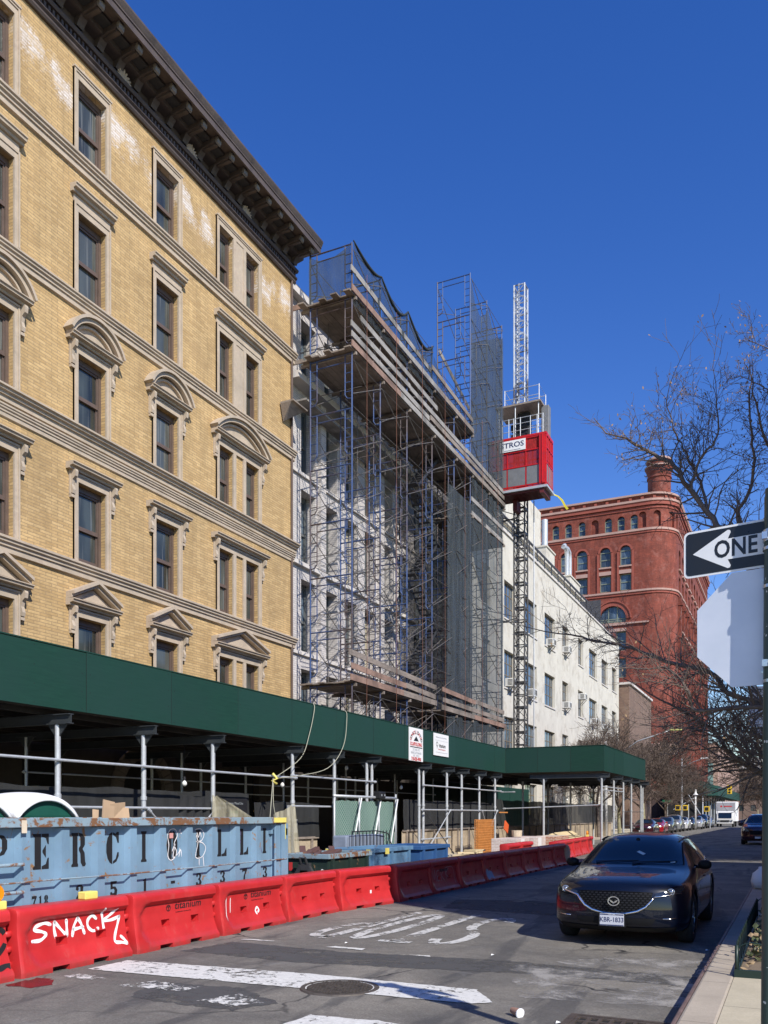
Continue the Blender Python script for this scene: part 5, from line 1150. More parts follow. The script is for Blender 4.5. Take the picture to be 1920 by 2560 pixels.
# other skips
def skip(label, xa, xb, ya_, yb_, zt_, mat, rust_top, yellow=False, text=None):
    t = thing('hook_container', label, 'container', ((xa+xb)/2,(ya_+yb_)/2,0))
    b = MB(); b.add([(xa,ya_,.1),(xb,ya_,.1),(xb,yb_,.1),(xa,yb_,.1),(xa-.04,ya_,zt_),(xb+.04,ya_,zt_),(xb+.04,yb_,zt_),(xa-.04,yb_,zt_)], [(3,2,1,0),(0,1,5,4),(1,2,6,5),(2,3,7,6),(3,0,4,7)])
    b.add([(xa+.05,ya_+.05,.2),(xb-.05,ya_+.05,.2),(xb-.05,yb_-.05,.2),(xa+.05,yb_-.05,.2),(xa+.01,ya_+.05,zt_-.001),(xb-.01,ya_+.05,zt_-.001),(xb-.01,yb_-.05,zt_-.001),(xa+.01,yb_-.05,zt_-.001)], [(0,1,2,3),(4,5,1,0),(5,6,2,1),(6,7,3,2),(7,4,0,3)]); b.obj('body', mat, t)
    b = MB(); o = .05
    b.box(xa-.09,xb+.09,ya_-.05,ya_+.06,zt_,zt_+.09); b.box(xa-.09,xb+.09,yb_-.06,yb_+.05,zt_,zt_+.09); b.box(xa-.09,xa+.02,ya_+.06,yb_-.06,zt_,zt_+.09); b.box(xb-.02,xb+.09,ya_+.06,yb_-.06,zt_,zt_+.09); b.obj('top_rail', rust_top, t, bevel=.006)
    xm = (xa+xb)/2; b = MB(); b.bar((xm-.08,ya_-.08,zt_-.15),(xm-.42,ya_-.06,.15), .08, .08); b.bar((xm+.08,ya_-.08,zt_-.15),(xm+.42,ya_-.06,.15), .08, .08); b.box(xm-.12,xm+.12,ya_-.12,ya_-.03,zt_-.22,zt_-.08)
    b.tube([(xm-.06,ya_-.1,zt_-.1),(xm-.06,ya_-.16,zt_+.02),(xm+.06,ya_-.16,zt_+.02),(xm+.06,ya_-.1,zt_-.1)], .025, 8); b.obj('hook_frame', mat if yellow else m_stair, t)
    n = int((yb_-ya_)/.8)
    for k in range(n+1): yy = ya_+.1+(yb_-ya_-.3)*k/max(1,n); b = MB(); b.box(xb+.0,xb+.09,yy,yy+.09,.12,zt_-.002); b.obj('rib', mat, t)
    if yellow: b = MB(); b.box(xb-.0,xb+.1,ya_-.056,ya_-.051,zt_-.02,zt_+.085); b.box(xa-.09,xa+.03,ya_-.056,ya_-.051,zt_-.02,zt_+.085); b.box(xb+.091,xb+.096,ya_+.7,ya_+.9,zt_-.05,zt_+.085); b.obj('yellow_marking', m_yel, t)
    return t
t_ = skip('small dark green hook container with rusty rim next to the long blue container', -8.86, -8.02, 14.25, 16.0, .86, m_cgreen, m_rust)
txt('S', .11, m_white, 'lettering', t_, frame((-8.1,14.245,.62),(1,0,0),(0,0,1)), .001, bold=.004); txt('HA', .11, m_white, 'lettering', t_, frame((-8.13,14.245,.5),(1,0,0),(0,0,1)), .001, bold=.004)
b = MB(); b.box(-8.84,-8.76,14.243,14.247,.62,.78); b.obj('warning_sticker', m_rink, t_)
skip('blue hook container with yellow corner marks between the green one and the mesh gate', -9.12, -8.22, 16.4, 18.6, .88, m_lblue, m_lblue, True)
skip('farther dark blue hook container half hidden behind the nearer blue one', -9.2, -8.1, 18.9, 20.7, .86, m_cblue2, m_cblue2)
# cage rack, debris on containers
RK = thing('wire_cage', 'low black wire cage standing in the containers below the mesh gate', 'wire cage', (-9.6,20.0,.9))
b = MB()
for k in range(12): b.tube([(-9.9,18.9+.2*k,.6),(-9.9,18.9+.2*k,1.28)], .012, 5)
b.tube([(-9.9,18.9,1.28),(-9.9,20.3,1.28),(-9.9,21.0,1.2),(-9.9,21.2,.9)], .016, 6); b.obj('bars', m_ink, RK); b = MB(); b.box(-10.4,-10.0,18.8,21.0,.15,1.18); b.obj('tank', M('grey_blue_tank',(.22,.26,.33),.6), RK, bevel=.04)
rr = random.Random(9); b = MB()
for k in range(7): x, y = -8.75+rr.uniform(-.2,.5), 14.5+rr.uniform(0,1.2); b.bar((x,y,.88),(x+rr.uniform(-.3,.3),y+rr.uniform(.2,.5),.95+rr.uniform(0,.1)), .12, .06, (0,0,1))
tag(b.obj('rubble_pile', M('dark_rubble',(.10,.05,.045),.9)), 'dark rubble and sacks heaped in the small green container', 'rubble'); 
# cardboard
m_card = wood('cardboard', (.45,.31,.19), .08, (3,3,1), .85, .85)
CB = thing('cardboard_box', 'flattened brown cardboard boxes sticking out of the blue container', 'cardboard box', (-8.8,9.3,1.6))
b = MB(); b.add([(-8.8,9.25,1.3),(-8.7,9.72,1.3),(-8.82,9.78,1.80),(-8.9,9.55,1.83),(-8.92,9.42,1.76)], [(0,1,2,3,4)]); b.bar((-8.9,9.62,1.4),(-8.85,9.58,1.87), .02, .3, (0,1,0)); b.obj('carton', m_card, CB)
b = MB(); b.add([(-8.84,9.08,1.3),(-8.82,9.16,1.3),(-8.86,9.22,1.77),(-8.9,9.14,1.78)], [(0,1,2,3)]); b.bar((-8.82,9.33,1.35),(-8.86,9.42,1.90), .02, .22, (0,1,0)); b.obj('flap', m_card, CB)
b = MB(); b.lathe([(.035,-8.87),(.05,-8.87),(.05,-8.865),(.035,-8.865)], 9.6, 1.74, 10, axis='x') ; b.obj('recycling_print', m_ink, CB)
# portable toilets
m_gplast = M('green_plastic', (.012,.085,.06), .4, 0, .08); m_wplast = M('white_translucent_roof', (.84,.84,.83), .4, 0, .03)
def toilet(loc, rz, label):
    t = thing('portable_toilet', label, 'portable toilet', loc, rz)
    b = MB(); b.box(-.53,.53,-.53,.53,.05,1.68); b.obj('cabin', m_gplast, t, world=False, bevel=.03)
    b = MB(); K = 12; prof = [(-.5+1.0*k/K, 1.681+.25*math.sin(math.pi*k/K)**.8) for k in range(K+1)]
    b.prism([(-.5,1.68)]+prof[1:-1]+[(.5,1.68)], 'x', -.52, .52); b.obj('gable', m_gplast, t, world=False)
    b = MB(); vs = []; n = 24
    for i in range(n+1):
        for j in range(n+1):
            u = -1+2*i/n; v = -1+2*j/n; au, av = min(1,abs(u)/.97), min(1,abs(v)/.97)
            z = 1.74+.27*max(0,1-av**2.2)*(1-.10*au**4)+.04*(1-au**2)
            if abs(u) >= .97 or abs(v) >= .97: z = min(z, 1.74+.25*max(0,1-min(1,abs(v)/.93)**2.2)-(.09 if abs(v) >= .97 else .07))
            vs.append((u*.60, v*.60, z))
    b.add(vs, [(i*(n+1)+j,(i+1)*(n+1)+j,(i+1)*(n+1)+j+1,i*(n+1)+j+1) for i in range(n) for j in range(n)])
    o = b.obj('roof', m_wplast, t, smooth=True, world=False); s_ = o.modifiers.new('s','SOLIDIFY'); s_.thickness = .03
    b = MB(); b.box(.535,.545,-.32,.32,.12,1.6); b.obj('door', M('green_door',(.015,.10,.07),.4) if 'green_door' not in bpy.data.materials else bpy.data.materials['green_door'], t, world=False); return t
toilet((-10.75,9.55,.0), 0, 'green portable toilet with white domed roof behind the lettered container'); toilet((-10.75,8.28,.0), 0, 'second portable toilet cut off by the left edge of the picture')

# ---------------------------------------------------------------- red water filled barriers
def redplastic():
    t = NT('red_polyethylene'); P = t.pos()
    c = t.mix(t.ramp(t.noise(1.8,P,5,.6),.3,.7), (.42,.018,.020), (.57,.030,.032)); s = t.sep(P)
    c = t.mix(t.ramp(t.noise(5,t.scl(P,(1,1,.4)),7,.75),.56,.78,0,.45), c, (.50,.13,.11)); low = t.ramp(s[2],.16,.02)
    c = t.mix(t.math('MULTIPLY', low, t.ramp(t.noise(9,P,4,.6),.3,.7,0,.55)), c, (.18,.06,.05))
    sp_ = t.ramp(t.noise(26,P,4,.8),.72,.75,0,.6); c = t.mix(sp_, c, (.74,.5,.46)); return t.fin(c, t.ramp(t.noise(6,P,4),.3,.7,.34,.5))
m_redp = redplastic()
BL = 1.70; HB = .72
def bthick(z):
    pts = [(0,.215),(.05,.22),(.09,.215),(.25,.185),(.45,.155),(.57,.148),(.61,.155),(.67,.155),(.705,.14),(.72,.11)]
    for (a,p),(b_,q) in zip(pts, pts[1:]):
        if a <= z <= b_: return p+(q-p)*(z-a)/(b_-a)
    return pts[-1][1]
def sst(x): x = max(0,min(1,x)); return x*x*(3-2*x)
def bface(y, z):
    t = bthick(z); arc_ = .10+.20*max(0,(1-((z-.33)/.30)**2))**1.0*0+.05*(abs(z-.36)/.3)**2*0
    edge = .09+.13*sst((.30-z)/.3)*1.0+.10*sst((z-.42)/.16)
    m_ = sst((y-edge)/.11)*sst((.60-z)/.05)*sst((z-.045)/.07)*(1-sst((y-(BL-.07))/.03)*0)
    rec = .062*(.35+.65*sst((z-.03)/.25)); t -= rec*m_
    if y > BL-.045: t -= .05
    for (a, b_) in ((.56,.72),(1.16,1.32)):
        if a < y < b_ and .265 < z < .355: t -= .14
    for (a, b_) in ((.42,.66),(1.02,1.26)):
        if a < y < b_ and z < .058: t -= .16
    if y > BL-.04:
        for zc in (.14,.3,.46):
            if abs(z-zc) < .028: t -= .06
    return max(.02, t)
def barrier_mesh():
    ysx = sorted(set([BL*i/34 for i in range(35)]+[.042,.56,.561,.72,.721,1.16,1.161,1.32,1.321,.42,.421,.66,.661,1.02,1.021,1.26,1.261,.0,.012,BL-.044,BL-.0395,BL-.046,BL-.0405]))
    zs = sorted(set([HB*i/26 for i in range(27)]+[.265,.2655,.355,.3555,.058,.0585,.71,.715]+[q+s_*d for q in (.14,.3,.46) for s_ in (-1,1) for d in (.0279,.0282)]))
    eps = 1e-5; b = MB(); ny, nz = len(ysx), len(zs)
    def rnd(y): return 1 if y > .03 else .6+.4*math.sqrt(max(0,1-((.03-y)/.03)**2))
    for s_ in (1,-1):
        vs = []
        for y in ysx:
            for z in zs:
                yy = min(y, BL); t_ = bface(yy+ (0), z)*rnd(y); vs.append((s_*t_, yy, z))
        fs = [(i*nz+j,(i+1)*nz+j,(i+1)*nz+j+1,i*nz+j+1) for i in range(ny-1) for j in range(nz-1)]
        if s_ < 0: fs = [f[::-1] for f in fs]
        b.add(vs, fs)
    N_ = ny*nz
    b.f += [(i*nz+nz-1,(i+1)*nz+nz-1,N_+(i+1)*nz+nz-1,N_+i*nz+nz-1) for i in range(ny-1)]; b.m += [0]*(ny-1)
    for i in (0, ny-1):
        for j in range(nz-1):
            f = (i*nz+j, i*nz+j+1, N_+i*nz+j+1, N_+i*nz+j); b.f.append(f if i == 0 else f[::-1]); b.m.append(0)
    return b.mesh('water_barrier', m_redp, True)
bme = barrier_mesh()
lb1 = ['red barrier with a black painted numeral, cut by the left edge','red water barrier sprayed SNACK in big white letters','red barrier with black company lettering, right after the SNACK one','scuffed red barrier with company lettering and a white drip, in front of the container end','plain red barrier in sunlight, fifth from the left','last sunlit red barrier before the shade, with a small white mark']
ords = ['first','second','third','fourth','fifth','sixth','seventh','eighth']
BAR = []
def mkbar(y0, x, label, rz=0, grp='red water filled barriers along the kerb lane', z=0):
    o = bpy.data.objects.new('water_barrier', bme); COL.objects.link(o); o.location = (x, y0, z); o.rotation_euler = (0,0,rz); tag(o, label, 'barrier', grp)
    BAR.append(o)
    for z_ in (0,.16,.32): put('hinge_knuckle', knm, o, (0,0,z_))
    e = o.modifiers.new('split','EDGE_SPLIT'); e.split_angle = R(38); return o
kn = MB()
for z in (.14,): kn.lathe([(.001,z-.03),(.05,z-.03),(.06,z-.02),(.06,z+.02),(.05,z+.03),(.001,z+.03)], .03, BL+.005, 12)
knm = kn.mesh('hinge_knuckle', m_redp, True)
for k in range(6): mkbar(4.66+1.74*k, -7.42 if k < 5 else -7.38, lb1[k], rz=R(0 if k < 5 else -8.0))
for k in range(8): mkbar(15.20+1.74*k, -7.13-(.02 if k % 2 else 0), ords[k]+' red barrier in the shade, counting from the sunlit row', rz=R(-.4 if k < 4 else .3))
for k in range(5): mkbar(30.95+1.74*k, -7.95-.1*k, ords[k]+' sunlit red barrier in the row standing before the far shed posts', rz=R(3))
mkbar(27.6, -8.75, 'red barrier lying alone behind the shaded row, in front of the boxes', rz=R(2)); mkbar(29.4, -8.8, 'second red barrier behind the shaded row, next to the boxes', rz=R(2))
def onb(bar, y, z): return (bface(y, z)+.004, y, z)
def btext(bar, body, size, yc, zc, mat, slope=0, bold=.003, shear=0, name='lettering'):
    q = txt(body, size, mat, name, None, None, .0008, bold=bold, sx=1.25, shear=shear)
    for v in q.data.vertices:
        y = yc+v.co.x; z = zc+v.co.y+slope*v.co.x; v.co = Vector((bface(y,z)+.003+v.co.z, y, z))
    q.parent = bar; return q
for bi, sl in ((2,0),(3,0)):
    btext(BAR[bi], 'titanium', .135, 1.12, .505, m_ink, 0, .0012, .2)
    b = MB(); b.lathe([(.034,0),(.044,0),(.044,.002),(.034,.002)], 0, 0, 16, axis='x'); b.box(0,.002,-.035,.035,.012,.022); b.box(0,.002,-.006,.006,-.03,.012); b.v = [(bface(.72,.49)+.003+x,.72+y,.49+z) for x,y,z in b.v]; b.obj('emblem', m_ink, BAR[bi], world=False)
    btext(BAR[bi], 'Construction Services, Inc.', .024, 1.02, .425, m_ink, 0, 0)
btext(BAR[7], 'titanium', .115, .9, .48, m_ink, 0, .003, .25)
xfB = lambda y, z: (bface(y,z)+.0035, y, z)
SN = [[(.50,.49),(.42,.52),(.31,.49),(.28,.44),(.38,.40),(.43,.35),(.35,.28),(.24,.28)], [(.56,.28),(.55,.42),(.56,.52)],[(.56,.52),(.64,.40),(.72,.28)],[(.72,.28),(.73,.40),(.73,.52)], [(.80,.27),(.84,.42),(.90,.53)],[(.90,.53),(.95,.42),(.98,.28)],[(.82,.36),(.90,.37),(.97,.38)], [(1.18,.48),(1.12,.53),(1.05,.47),(1.05,.36),(1.12,.29),(1.20,.32)], [(1.27,.62),(1.28,.46),(1.29,.28)],[(1.50,.58),(1.40,.50),(1.30,.43),(1.42,.42),(1.56,.46)],[(1.56,.46),(1.52,.34),(1.46,.20),(1.44,.12),(1.54,.10),(1.62,.08)],[(1.55,.17),(1.60,.12),(1.62,.08)]]
SN = [[(y, .345+(z-.27)*.72 if z >= .25 else z+.075) for y, z in st] for st in SN]
scrib(SN, .036, m_wpaint, BAR[1], xf=xfB)
for o in BAR[1].children:
    if o.name.startswith('graffiti'): o.location = (0,0,0)
scrib([[(1.38,.50),(1.50,.54),(1.62,.50),(1.63,.38),(1.52,.26),(1.44,.18),(1.5,.14),(1.60,.16),(1.65,.15)]], .05, m_ink, BAR[0], xf=xfB).location = (0,0,0)
scrib([[(.95,.22),(.93,.27),(.98,.31),(1.02,.27),(.99,.24)]], .03, m_wpaint, BAR[3], xf=xfB).location = (0,0,0)
scrib([[(.25,.54),(.22,.4),(.2,.2)],[(.34,.5),(.3,.3)]], .012, m_wpaint, BAR[3], xf=xfB).location = (0,0,0)
m_faint = M('faded_white_scrawl', (.50,.30,.29), .7)
scrib([[(.2,.25),(.25,.5),(.32,.3),(.38,.5),(.42,.25)],[(.62,.48),(.5,.46),(.5,.36),(.6,.36),(.5,.34),(.5,.26),(.62,.26)],[(.72,.25),(.74,.48),(.84,.44),(.76,.36),(.88,.25)],[(1.0,.5),(1.02,.26)],[(1.2,.5),(1.02,.38),(1.2,.28)],[(1.0,.52),(1.45,.50),(1.5,.15)]], .016, m_faint, BAR[7], xf=xfB).location = (0,0,0)
scrib([[(.3,.1),(.36,.3),(.5,.2),(.62,.33),(.7,.15)],[(.3,.12),(.5,.14),(.7,.12)],[(.34,.2),(.66,.22)]], .09, M('torn_white_paper',(.34,.36,.40),.8), BAR[9], xf=xfB).location = (0,0,0)
b = MB(); b.box(0,.004,0,.05,0,.06); b.v = [(bface(1.0,.26)+.003+x,.98+y,.24+z) for x,y,z in b.v]; b.obj('white_mark', m_wpaint, BAR[5], world=False)
b = MB(); b.lathe([(.001,-.01),(.16,-.01),(.16,.01),(.001,.01)], 0, .35, 20, axis='y'); o = b.obj('round_timber', M('tan_disc',(.62,.43,.25),.7)); o.location = (-7.0,29.12,0); o.scale = (.8,1,1.9); o.location.z = -.28; tag(o, 'tan oval board propped on the end of the shaded barrier row', 'board')
# yellow lamp bases and amber lamps
m_amber = M('amber_lens', (.85,.28,.01), .25)
def warn(loc, label, lens=True):
    t = thing('warning_lamp', label, 'warning lamp', loc); b = MB(); b.box(-.06,.06,-.10,.10,0,.09); b.obj('base', m_yel, t, world=False, bevel=.012)
    if lens: b = MB(); b.lathe([(.001,-.035),(.085,-.035),(.095,-.02),(.095,.02),(.085,.035),(.001,.035)], 0, .17, 18, axis='x'); b.obj('lens', m_amber, t, smooth=True, world=False, auto=40)
    return t
warn((-7.42,6.26,.72), 'amber warning lamp on a yellow base at the left edge'); warn((-7.42,7.55,.72), 'yellow lamp base without a lens, lying on the SNACK barrier', False); warn((-8.35,38.6,.72), 'amber warning lamp on the far sunlit barriers beside the car roof')
# building materials behind the barriers
m_pinkw = brick_mat('wrapped_brick_pack', (.66,.54,.48), (.60,.46,.40), (.74,.70,.66), .2, .06, .01, bumps=.1); m_redpk = brick_mat('red_brick_pack', (.42,.15,.08), (.50,.22,.12), (.62,.52,.42), .2, .07, .012, bumps=.2)
def pack(label, y, x, w, d, h, mat, z=.0, cap=True):
    t = thing('brick_pack', label, 'brick pack', (x,y,z), R(4)); b = MB(); b.box(-d/2,d/2,0,w,.11,.11+h); b.obj('bricks', mat, t, world=False, bevel=.01)
    b = MB(); [b.box(-d/2,d/2,q,q+.1,0,.02) or b.box(-d/2,d/2,q,q+.1,.09,.108) for q in (0,w/2-.05,w-.1)]; [b.box(-d/2+s_,-d/2+s_+.1,0.02,w-.02,.02,.09) for s_ in (0,d/2-.05,d-.1)]; b.obj('pallet', m_plank, t, world=False)
    if cap: b = MB(); b.box(-d/2-.003,-d/2-.001,w*.3,w*.6,.15,.05+h); b.box(d/2+.001,d/2+.003,w*.3,w*.6,.2,.08+h); b.obj('label_sheet', m_white, t, world=False)
    return t
pack('pale pinkish wrapped brick pack, left one of the two behind the barriers', 31.3, -9.9, 2.1, 1.0, .68, m_pinkw); pack('pale pinkish wrapped brick pack, right one of the two behind the barriers', 33.7, -9.9, 2.3, 1.0, .68, m_pinkw)
pack('red strapped brick pack beside the pale ones', 36.4, -9.7, 1.1, 1.0, .66, m_redpk, cap=False); pack('orange red strapped brick pack at the foot of the leaning plywood', 37.8, -9.7, 1.2, 1.0, .66, m_redpk, cap=False)
b = MB(); b.add([(-9.6,39.0,.45),(-9.4,44.3,.3),(-10.4,43.6,1.0),(-10.2,39.0,.80)], [(0,1,2,3)]); o = b.obj('plywood_sheet', m_ply2); s_ = o.modifiers.new('s','SOLIDIFY'); s_.thickness = .02; tag(o, 'fresh yellow plywood sheet leaning behind the far sunlit barriers', 'plywood sheet')
b = MB(); b.lathe([(.001,0),(.2,0),(.22,.25),(.001,.25)], -10.1, 33.6, 14); o = b.obj('bucket', M('beige_bucket',(.60,.50,.36),.6)); o.location.z = .82; tag(o, 'beige bucket standing on the wrapped brick packs', 'bucket')
rr = random.Random(4); t = thing('timber_offcuts', 'pile of yellow timber offcuts at the foot of the fence posts', 'timber pile', (-11.1,31,.15))
for k in range(16): b = MB(); y = 29.9+rr.uniform(0,1.7); z = .18+.075*(k//6); x = -11.1+rr.uniform(-.2,.2); a = rr.uniform(-.5,.5); b.bar((x-.25,y-a*.3,z),(x+.25,y+a*.3+.2,z), .1, .07); b.obj('offcut', m_ply2, t)
# rebar mesh roll
m_orb = M('orange_rebar', (.52,.21,.05), .8, 0, .25, 6); RM = thing('rebar_mesh', 'upright bundle of rusty orange reinforcing mesh leaning at the fence', 'rebar mesh', (-11.5,33.4,.15))
for x in (-11.5,-11.44,-11.38):
    b = MB(); o_ = (x+11.5)*.6
    for k in range(17): b.tube([(x,32.5+o_+k*.12,.15),(x,32.5+o_+k*.12,1.5)], .013, 4)
    for k in range(14): b.tube([(x+.012,32.45+o_,.2+k*.1),(x+.012,34.5+o_,.2+k*.1)], .012, 4)
    b.obj('mesh_layer', m_orb, RM)
b = MB(); b.box(-.02,.02,0,.55,0,.42); o = b.obj('orange_board', M('orange_red_board',(.72,.12,.03),.6)); o.location = (-11.9,37.6,1.05); o.rotation_euler = (R(-22),0,0); tag(o, 'tilted orange red board fixed on the fence right of the rebar mesh', 'board')
b = MB(); b.box(-11.88,-11.85,36.8,38.0,1.78,1.83); tag(b.obj('orange_rod', m_orb), 'thin orange rod sticking out beside the fence post', 'rod')
# ---------------------------------------------------------------- brick blocks on the right of the street (they shade the road)
m_dbrick = brick_mat('dark_red_brick', (.30,.12,.08), (.24,.09,.06), (.25,.2,.17), .22, .075, .01, big=.15)
def block(name, label, X, y0, y1, zt, step=2.6):
    t = thing(name, label, 'building', (X+6,(y0+y1)/2,0)); ops = []; y = y0+1.0
    while y < y1-1.5:
        z = 1.1
        while z < zt-2.4: ops.append((y,y+1.1,z,z+1.8)); z += 3.1
        y += step
    P = lambda u, v, d: (X+d, u, v)
    b = MB(); facade(b, P, y0, y1, 0, zt, ops, .2); b.f = [f[::-1] for f in b.f]
    b.quad((X,y0,0),(X+12,y0,0),(X+12,y0,zt),(X,y0,zt)); b.quad((X,y1,0),(X+12,y1,0),(X+12,y1,zt),(X,y1,zt)); b.quad((X+12,y0,0),(X+12,y1,0),(X+12,y1,zt),(X+12,y0,zt)); b.quad((X,y0,zt),(X+12,y0,zt),(X+12,y1,zt),(X,y1,zt)); b.obj('wall', m_dbrick, t)
    b = MB(); b.box(X-.25,X+.1,y0-.05,y1+.05,zt-.35,zt+.05); b.obj('cornice', m_stone, t)
    for (a,b_,z0,z1) in ops:
        f = MB(); f.box(X+.13,X+.19,a,a+.06,z0,z1); f.box(X+.13,X+.19,b_-.06,b_,z0,z1); f.box(X+.13,X+.19,a+.06,b_-.06,z0,z0+.06); f.box(X+.13,X+.19,a+.06,b_-.06,z1-.06,z1); f.box(X+.14,X+.18,a+.06,b_-.06,(z0+z1)/2-.03,(z0+z1)/2+.03); fo = f.obj('window', m_acw, t)
        f = MB(); f.quad((X+.17,a,z0),(X+.17,b_,z0),(X+.17,b_,z1),(X+.17,a,z1)); f.obj('pane', m_glass, fo)
    return t
block('brick_row_house', 'red brick house on the right side that shades the parked car', 4.05, 7.9, 25.3, 12.3)
block('brick_row_house', 'long red brick terrace farther up on the right side', 4.4, 32.3, 60, 12.6); block('brick_row_house', 'farthest brick terrace on the right side', 4.4, 60.1, 116, 12.0, 3.6)

# ---------------------------------------------------------------- bare trees
m_bark = M('grey_brown_bark', (.16,.125,.10), .9, 0, .35, 9, .5, 30); m_bark2 = M('dark_twig_bark', (.13,.10,.08), .9, 0, .25, 3)  # second bark is slightly darker, for all but the low limbs
m_barkg = M('mossy_bark', (.27,.25,.15), .9, 0, .3, 5)
m_leaf = M('dry_brown_leaf', (.26,.17,.085), .8, 0, .4, 20)
RMIN = .003
def seg(mb, p, q, r0, r1, n=4):
    mb.tube([p, q], [r0, r1], n, cap=False)
def grow(mb, p, d, L, r, depth, rn, up=.15, spread=.6, tips=None, nseg=4, kids=3, droop=0, ratio=.68):
    n = 4 if depth > 1 else 3; pts = [Vector(p)]; rr_ = [r]; dd = Vector(d).normalized()
    for i in range(nseg):
        dd = (dd+Vector((rn.gauss(0,.16),rn.gauss(0,.16),rn.gauss(0,.13)+up*.3-droop))).normalized(); pts.append(pts[-1]+dd*L/nseg); rr_.append(max(RMIN*.75, r*(1-(.55*(i+1)/nseg))))
    mb.tube(pts, rr_, n, cap=False)
    if depth == 0:
        if tips is not None: tips.append(pts[-1])
        return
    for k in range(kids):
        t = .35+.65*(k+.6*rn.random())/kids; i = min(nseg-1, int(t*nseg)); f = t*nseg-i; q = pts[i].lerp(pts[i+1], min(1,f))
        ax = dd.orthogonal().normalized(); ax.rotate(Matrix.Rotation(rn.uniform(0,6.28), 3, dd)); nd = (dd*(1-spread*.35)+ax*spread*rn.uniform(.7,1.3)+Vector((0,0,up))).normalized()
        grow(mb, q, nd, L*ratio*rn.uniform(.75,1.15), max(RMIN, r*(1-.5*t)*.62), depth-1, rn, up, spread, tips, nseg, kids, droop, ratio)
# near tree on the right: limbs read from the photograph, each with its own twigs
LIMB = {
'A':[(.35,12.5,2.6),(.1,12.3,3.6),(-0.41, 12.21, 4.71),(-0.75, 12.16, 5.23),(-0.98, 12.28, 5.66), (-1.28, 12.35, 6.13), (-1.49, 12.47, 6.51), (-1.77, 12.56, 6.75), (-2.0, 12.68, 6.96), (-2.23, 12.78, 7.18)],
'A2':[(-1.28, 12.35, 6.13), (-1.16, 12.3, 6.48), (-0.99, 12.27, 6.65), (-0.92, 12.31, 6.93), (-0.94, 12.29, 7.25)],
'A3':[(-1.05, 12.29, 5.75), (-1.17, 12.52, 6.27), (-1.26, 12.7, 6.54), (-1.4, 12.74, 6.85), (-1.53, 12.67, 7.11), (-1.61, 12.53, 7.48)],
'T2':[(.7,13.2,2.2),(.4,13.8,3.6),(-0.35, 14.02, 5.28), (-0.75, 13.6, 6.03), (-0.61, 13.67, 6.41), (-0.53, 13.71, 6.92), (-0.58, 13.69, 7.33), (-0.6, 13.67, 7.85)],
'T3':[(.9,13.1,2.4),(.6,13.4,4.5),(.25,13.5,6.0),(-0.09, 13.47, 6.69), (-0.36, 13.45, 7.0), (-0.45, 13.41, 7.39), (-0.54, 13.37, 7.79)],
'T4':[(.6,13.4,4.5),(.35,13.3,6.2),(-0.09, 13.25, 7.41), (-0.44, 13.08, 7.7), (-0.68, 12.97, 7.82)],
'T5':[(.6,13.4,4.5),(.45,13.3,6.6),(-0.0, 13.25, 7.93), (-0.41, 13.1, 8.23), (-0.53, 13.04, 8.41)],
'L1':[(.72,12.8,2.2),(.35,12.5,2.8),(-0.09, 12.37, 3.09), (-0.39, 12.22, 3.16), (-0.79, 12.15, 3.31), (-1.01, 12.26, 3.61), (-1.52, 12.46, 3.79), (-1.9, 12.61, 3.99), (-2.23, 12.78, 4.16), (-2.65, 12.92, 4.28), (-3.04, 12.95, 4.42)],
'L2':[(.72,12.8,2.3),(.3,12.4,2.9),(-0.09, 12.15, 3.06), (-0.38, 11.9, 3.07), (-0.7, 11.63, 3.04), (-0.99, 11.38, 2.99), (-1.14, 11.31, 3.02), (-1.19, 11.29, 3.23), (-1.32, 11.34, 3.44), (-1.53, 11.46, 3.59)],
'L3':[(.72,12.9,1.6),(.3,13.1,1.85),(-0.09, 13.25, 2.09), (-0.42, 13.1, 2.29), (-0.62, 13.0, 2.42), (-0.82, 12.9, 2.57), (-0.97, 12.83, 2.83), (-1.11, 12.77, 2.95), (-1.33, 12.66, 3.11), (-1.53, 12.56, 3.22)],
'L4':[(.72,12.9,1.9),(.3,13.0,2.15),(-0.09, 12.92, 2.33), (-0.41, 12.66, 2.49), (-0.65, 12.54, 2.61), (-0.76, 12.49, 2.74), (-0.95, 12.4, 2.82), (-1.24, 12.48, 2.88)],
'L5':[(.3,13.0,2.3),(-.1,12.6,2.62),(-0.4, 12.44, 2.74), (-0.55, 12.37, 2.79), (-0.68, 12.2, 3.01), (-0.82, 12.13, 3.31), (-0.86, 12.11, 3.65)],
'R1':[(.8,13.0,2.2),(1.3,13.6,3.6),(1.6,14.2,5.2),(1.8,14.8,7.0)],'R2':[(.8,12.9,2.4),(1.3,12.2,3.8),(1.8,11.6,5.6)]}
rad0 = {'A':.055,'A2':.022,'A3':.022,'T2':.042,'T3':.035,'T4':.014,'T5':.012,'L1':.046,'L2':.040,'L3':.056,'L4':.036,'L5':.024,'R1':.06,'R2':.05}
TR = thing('bare_street_tree', 'bare winter street tree at the right edge, twigs reaching over the road behind the signs', 'tree', (.75,12.9,.15))
b = MB(); b.tube([(.78,12.95,.14),(.76,12.92,.4),(.75,12.9,1.2),(.74,12.9,1.9),(.75,12.95,2.5)], [.17,.13,.115,.11,.08], 12, cap=False); b.obj('trunk', m_bark, TR, smooth=True)
rn = random.Random(21); tips = []
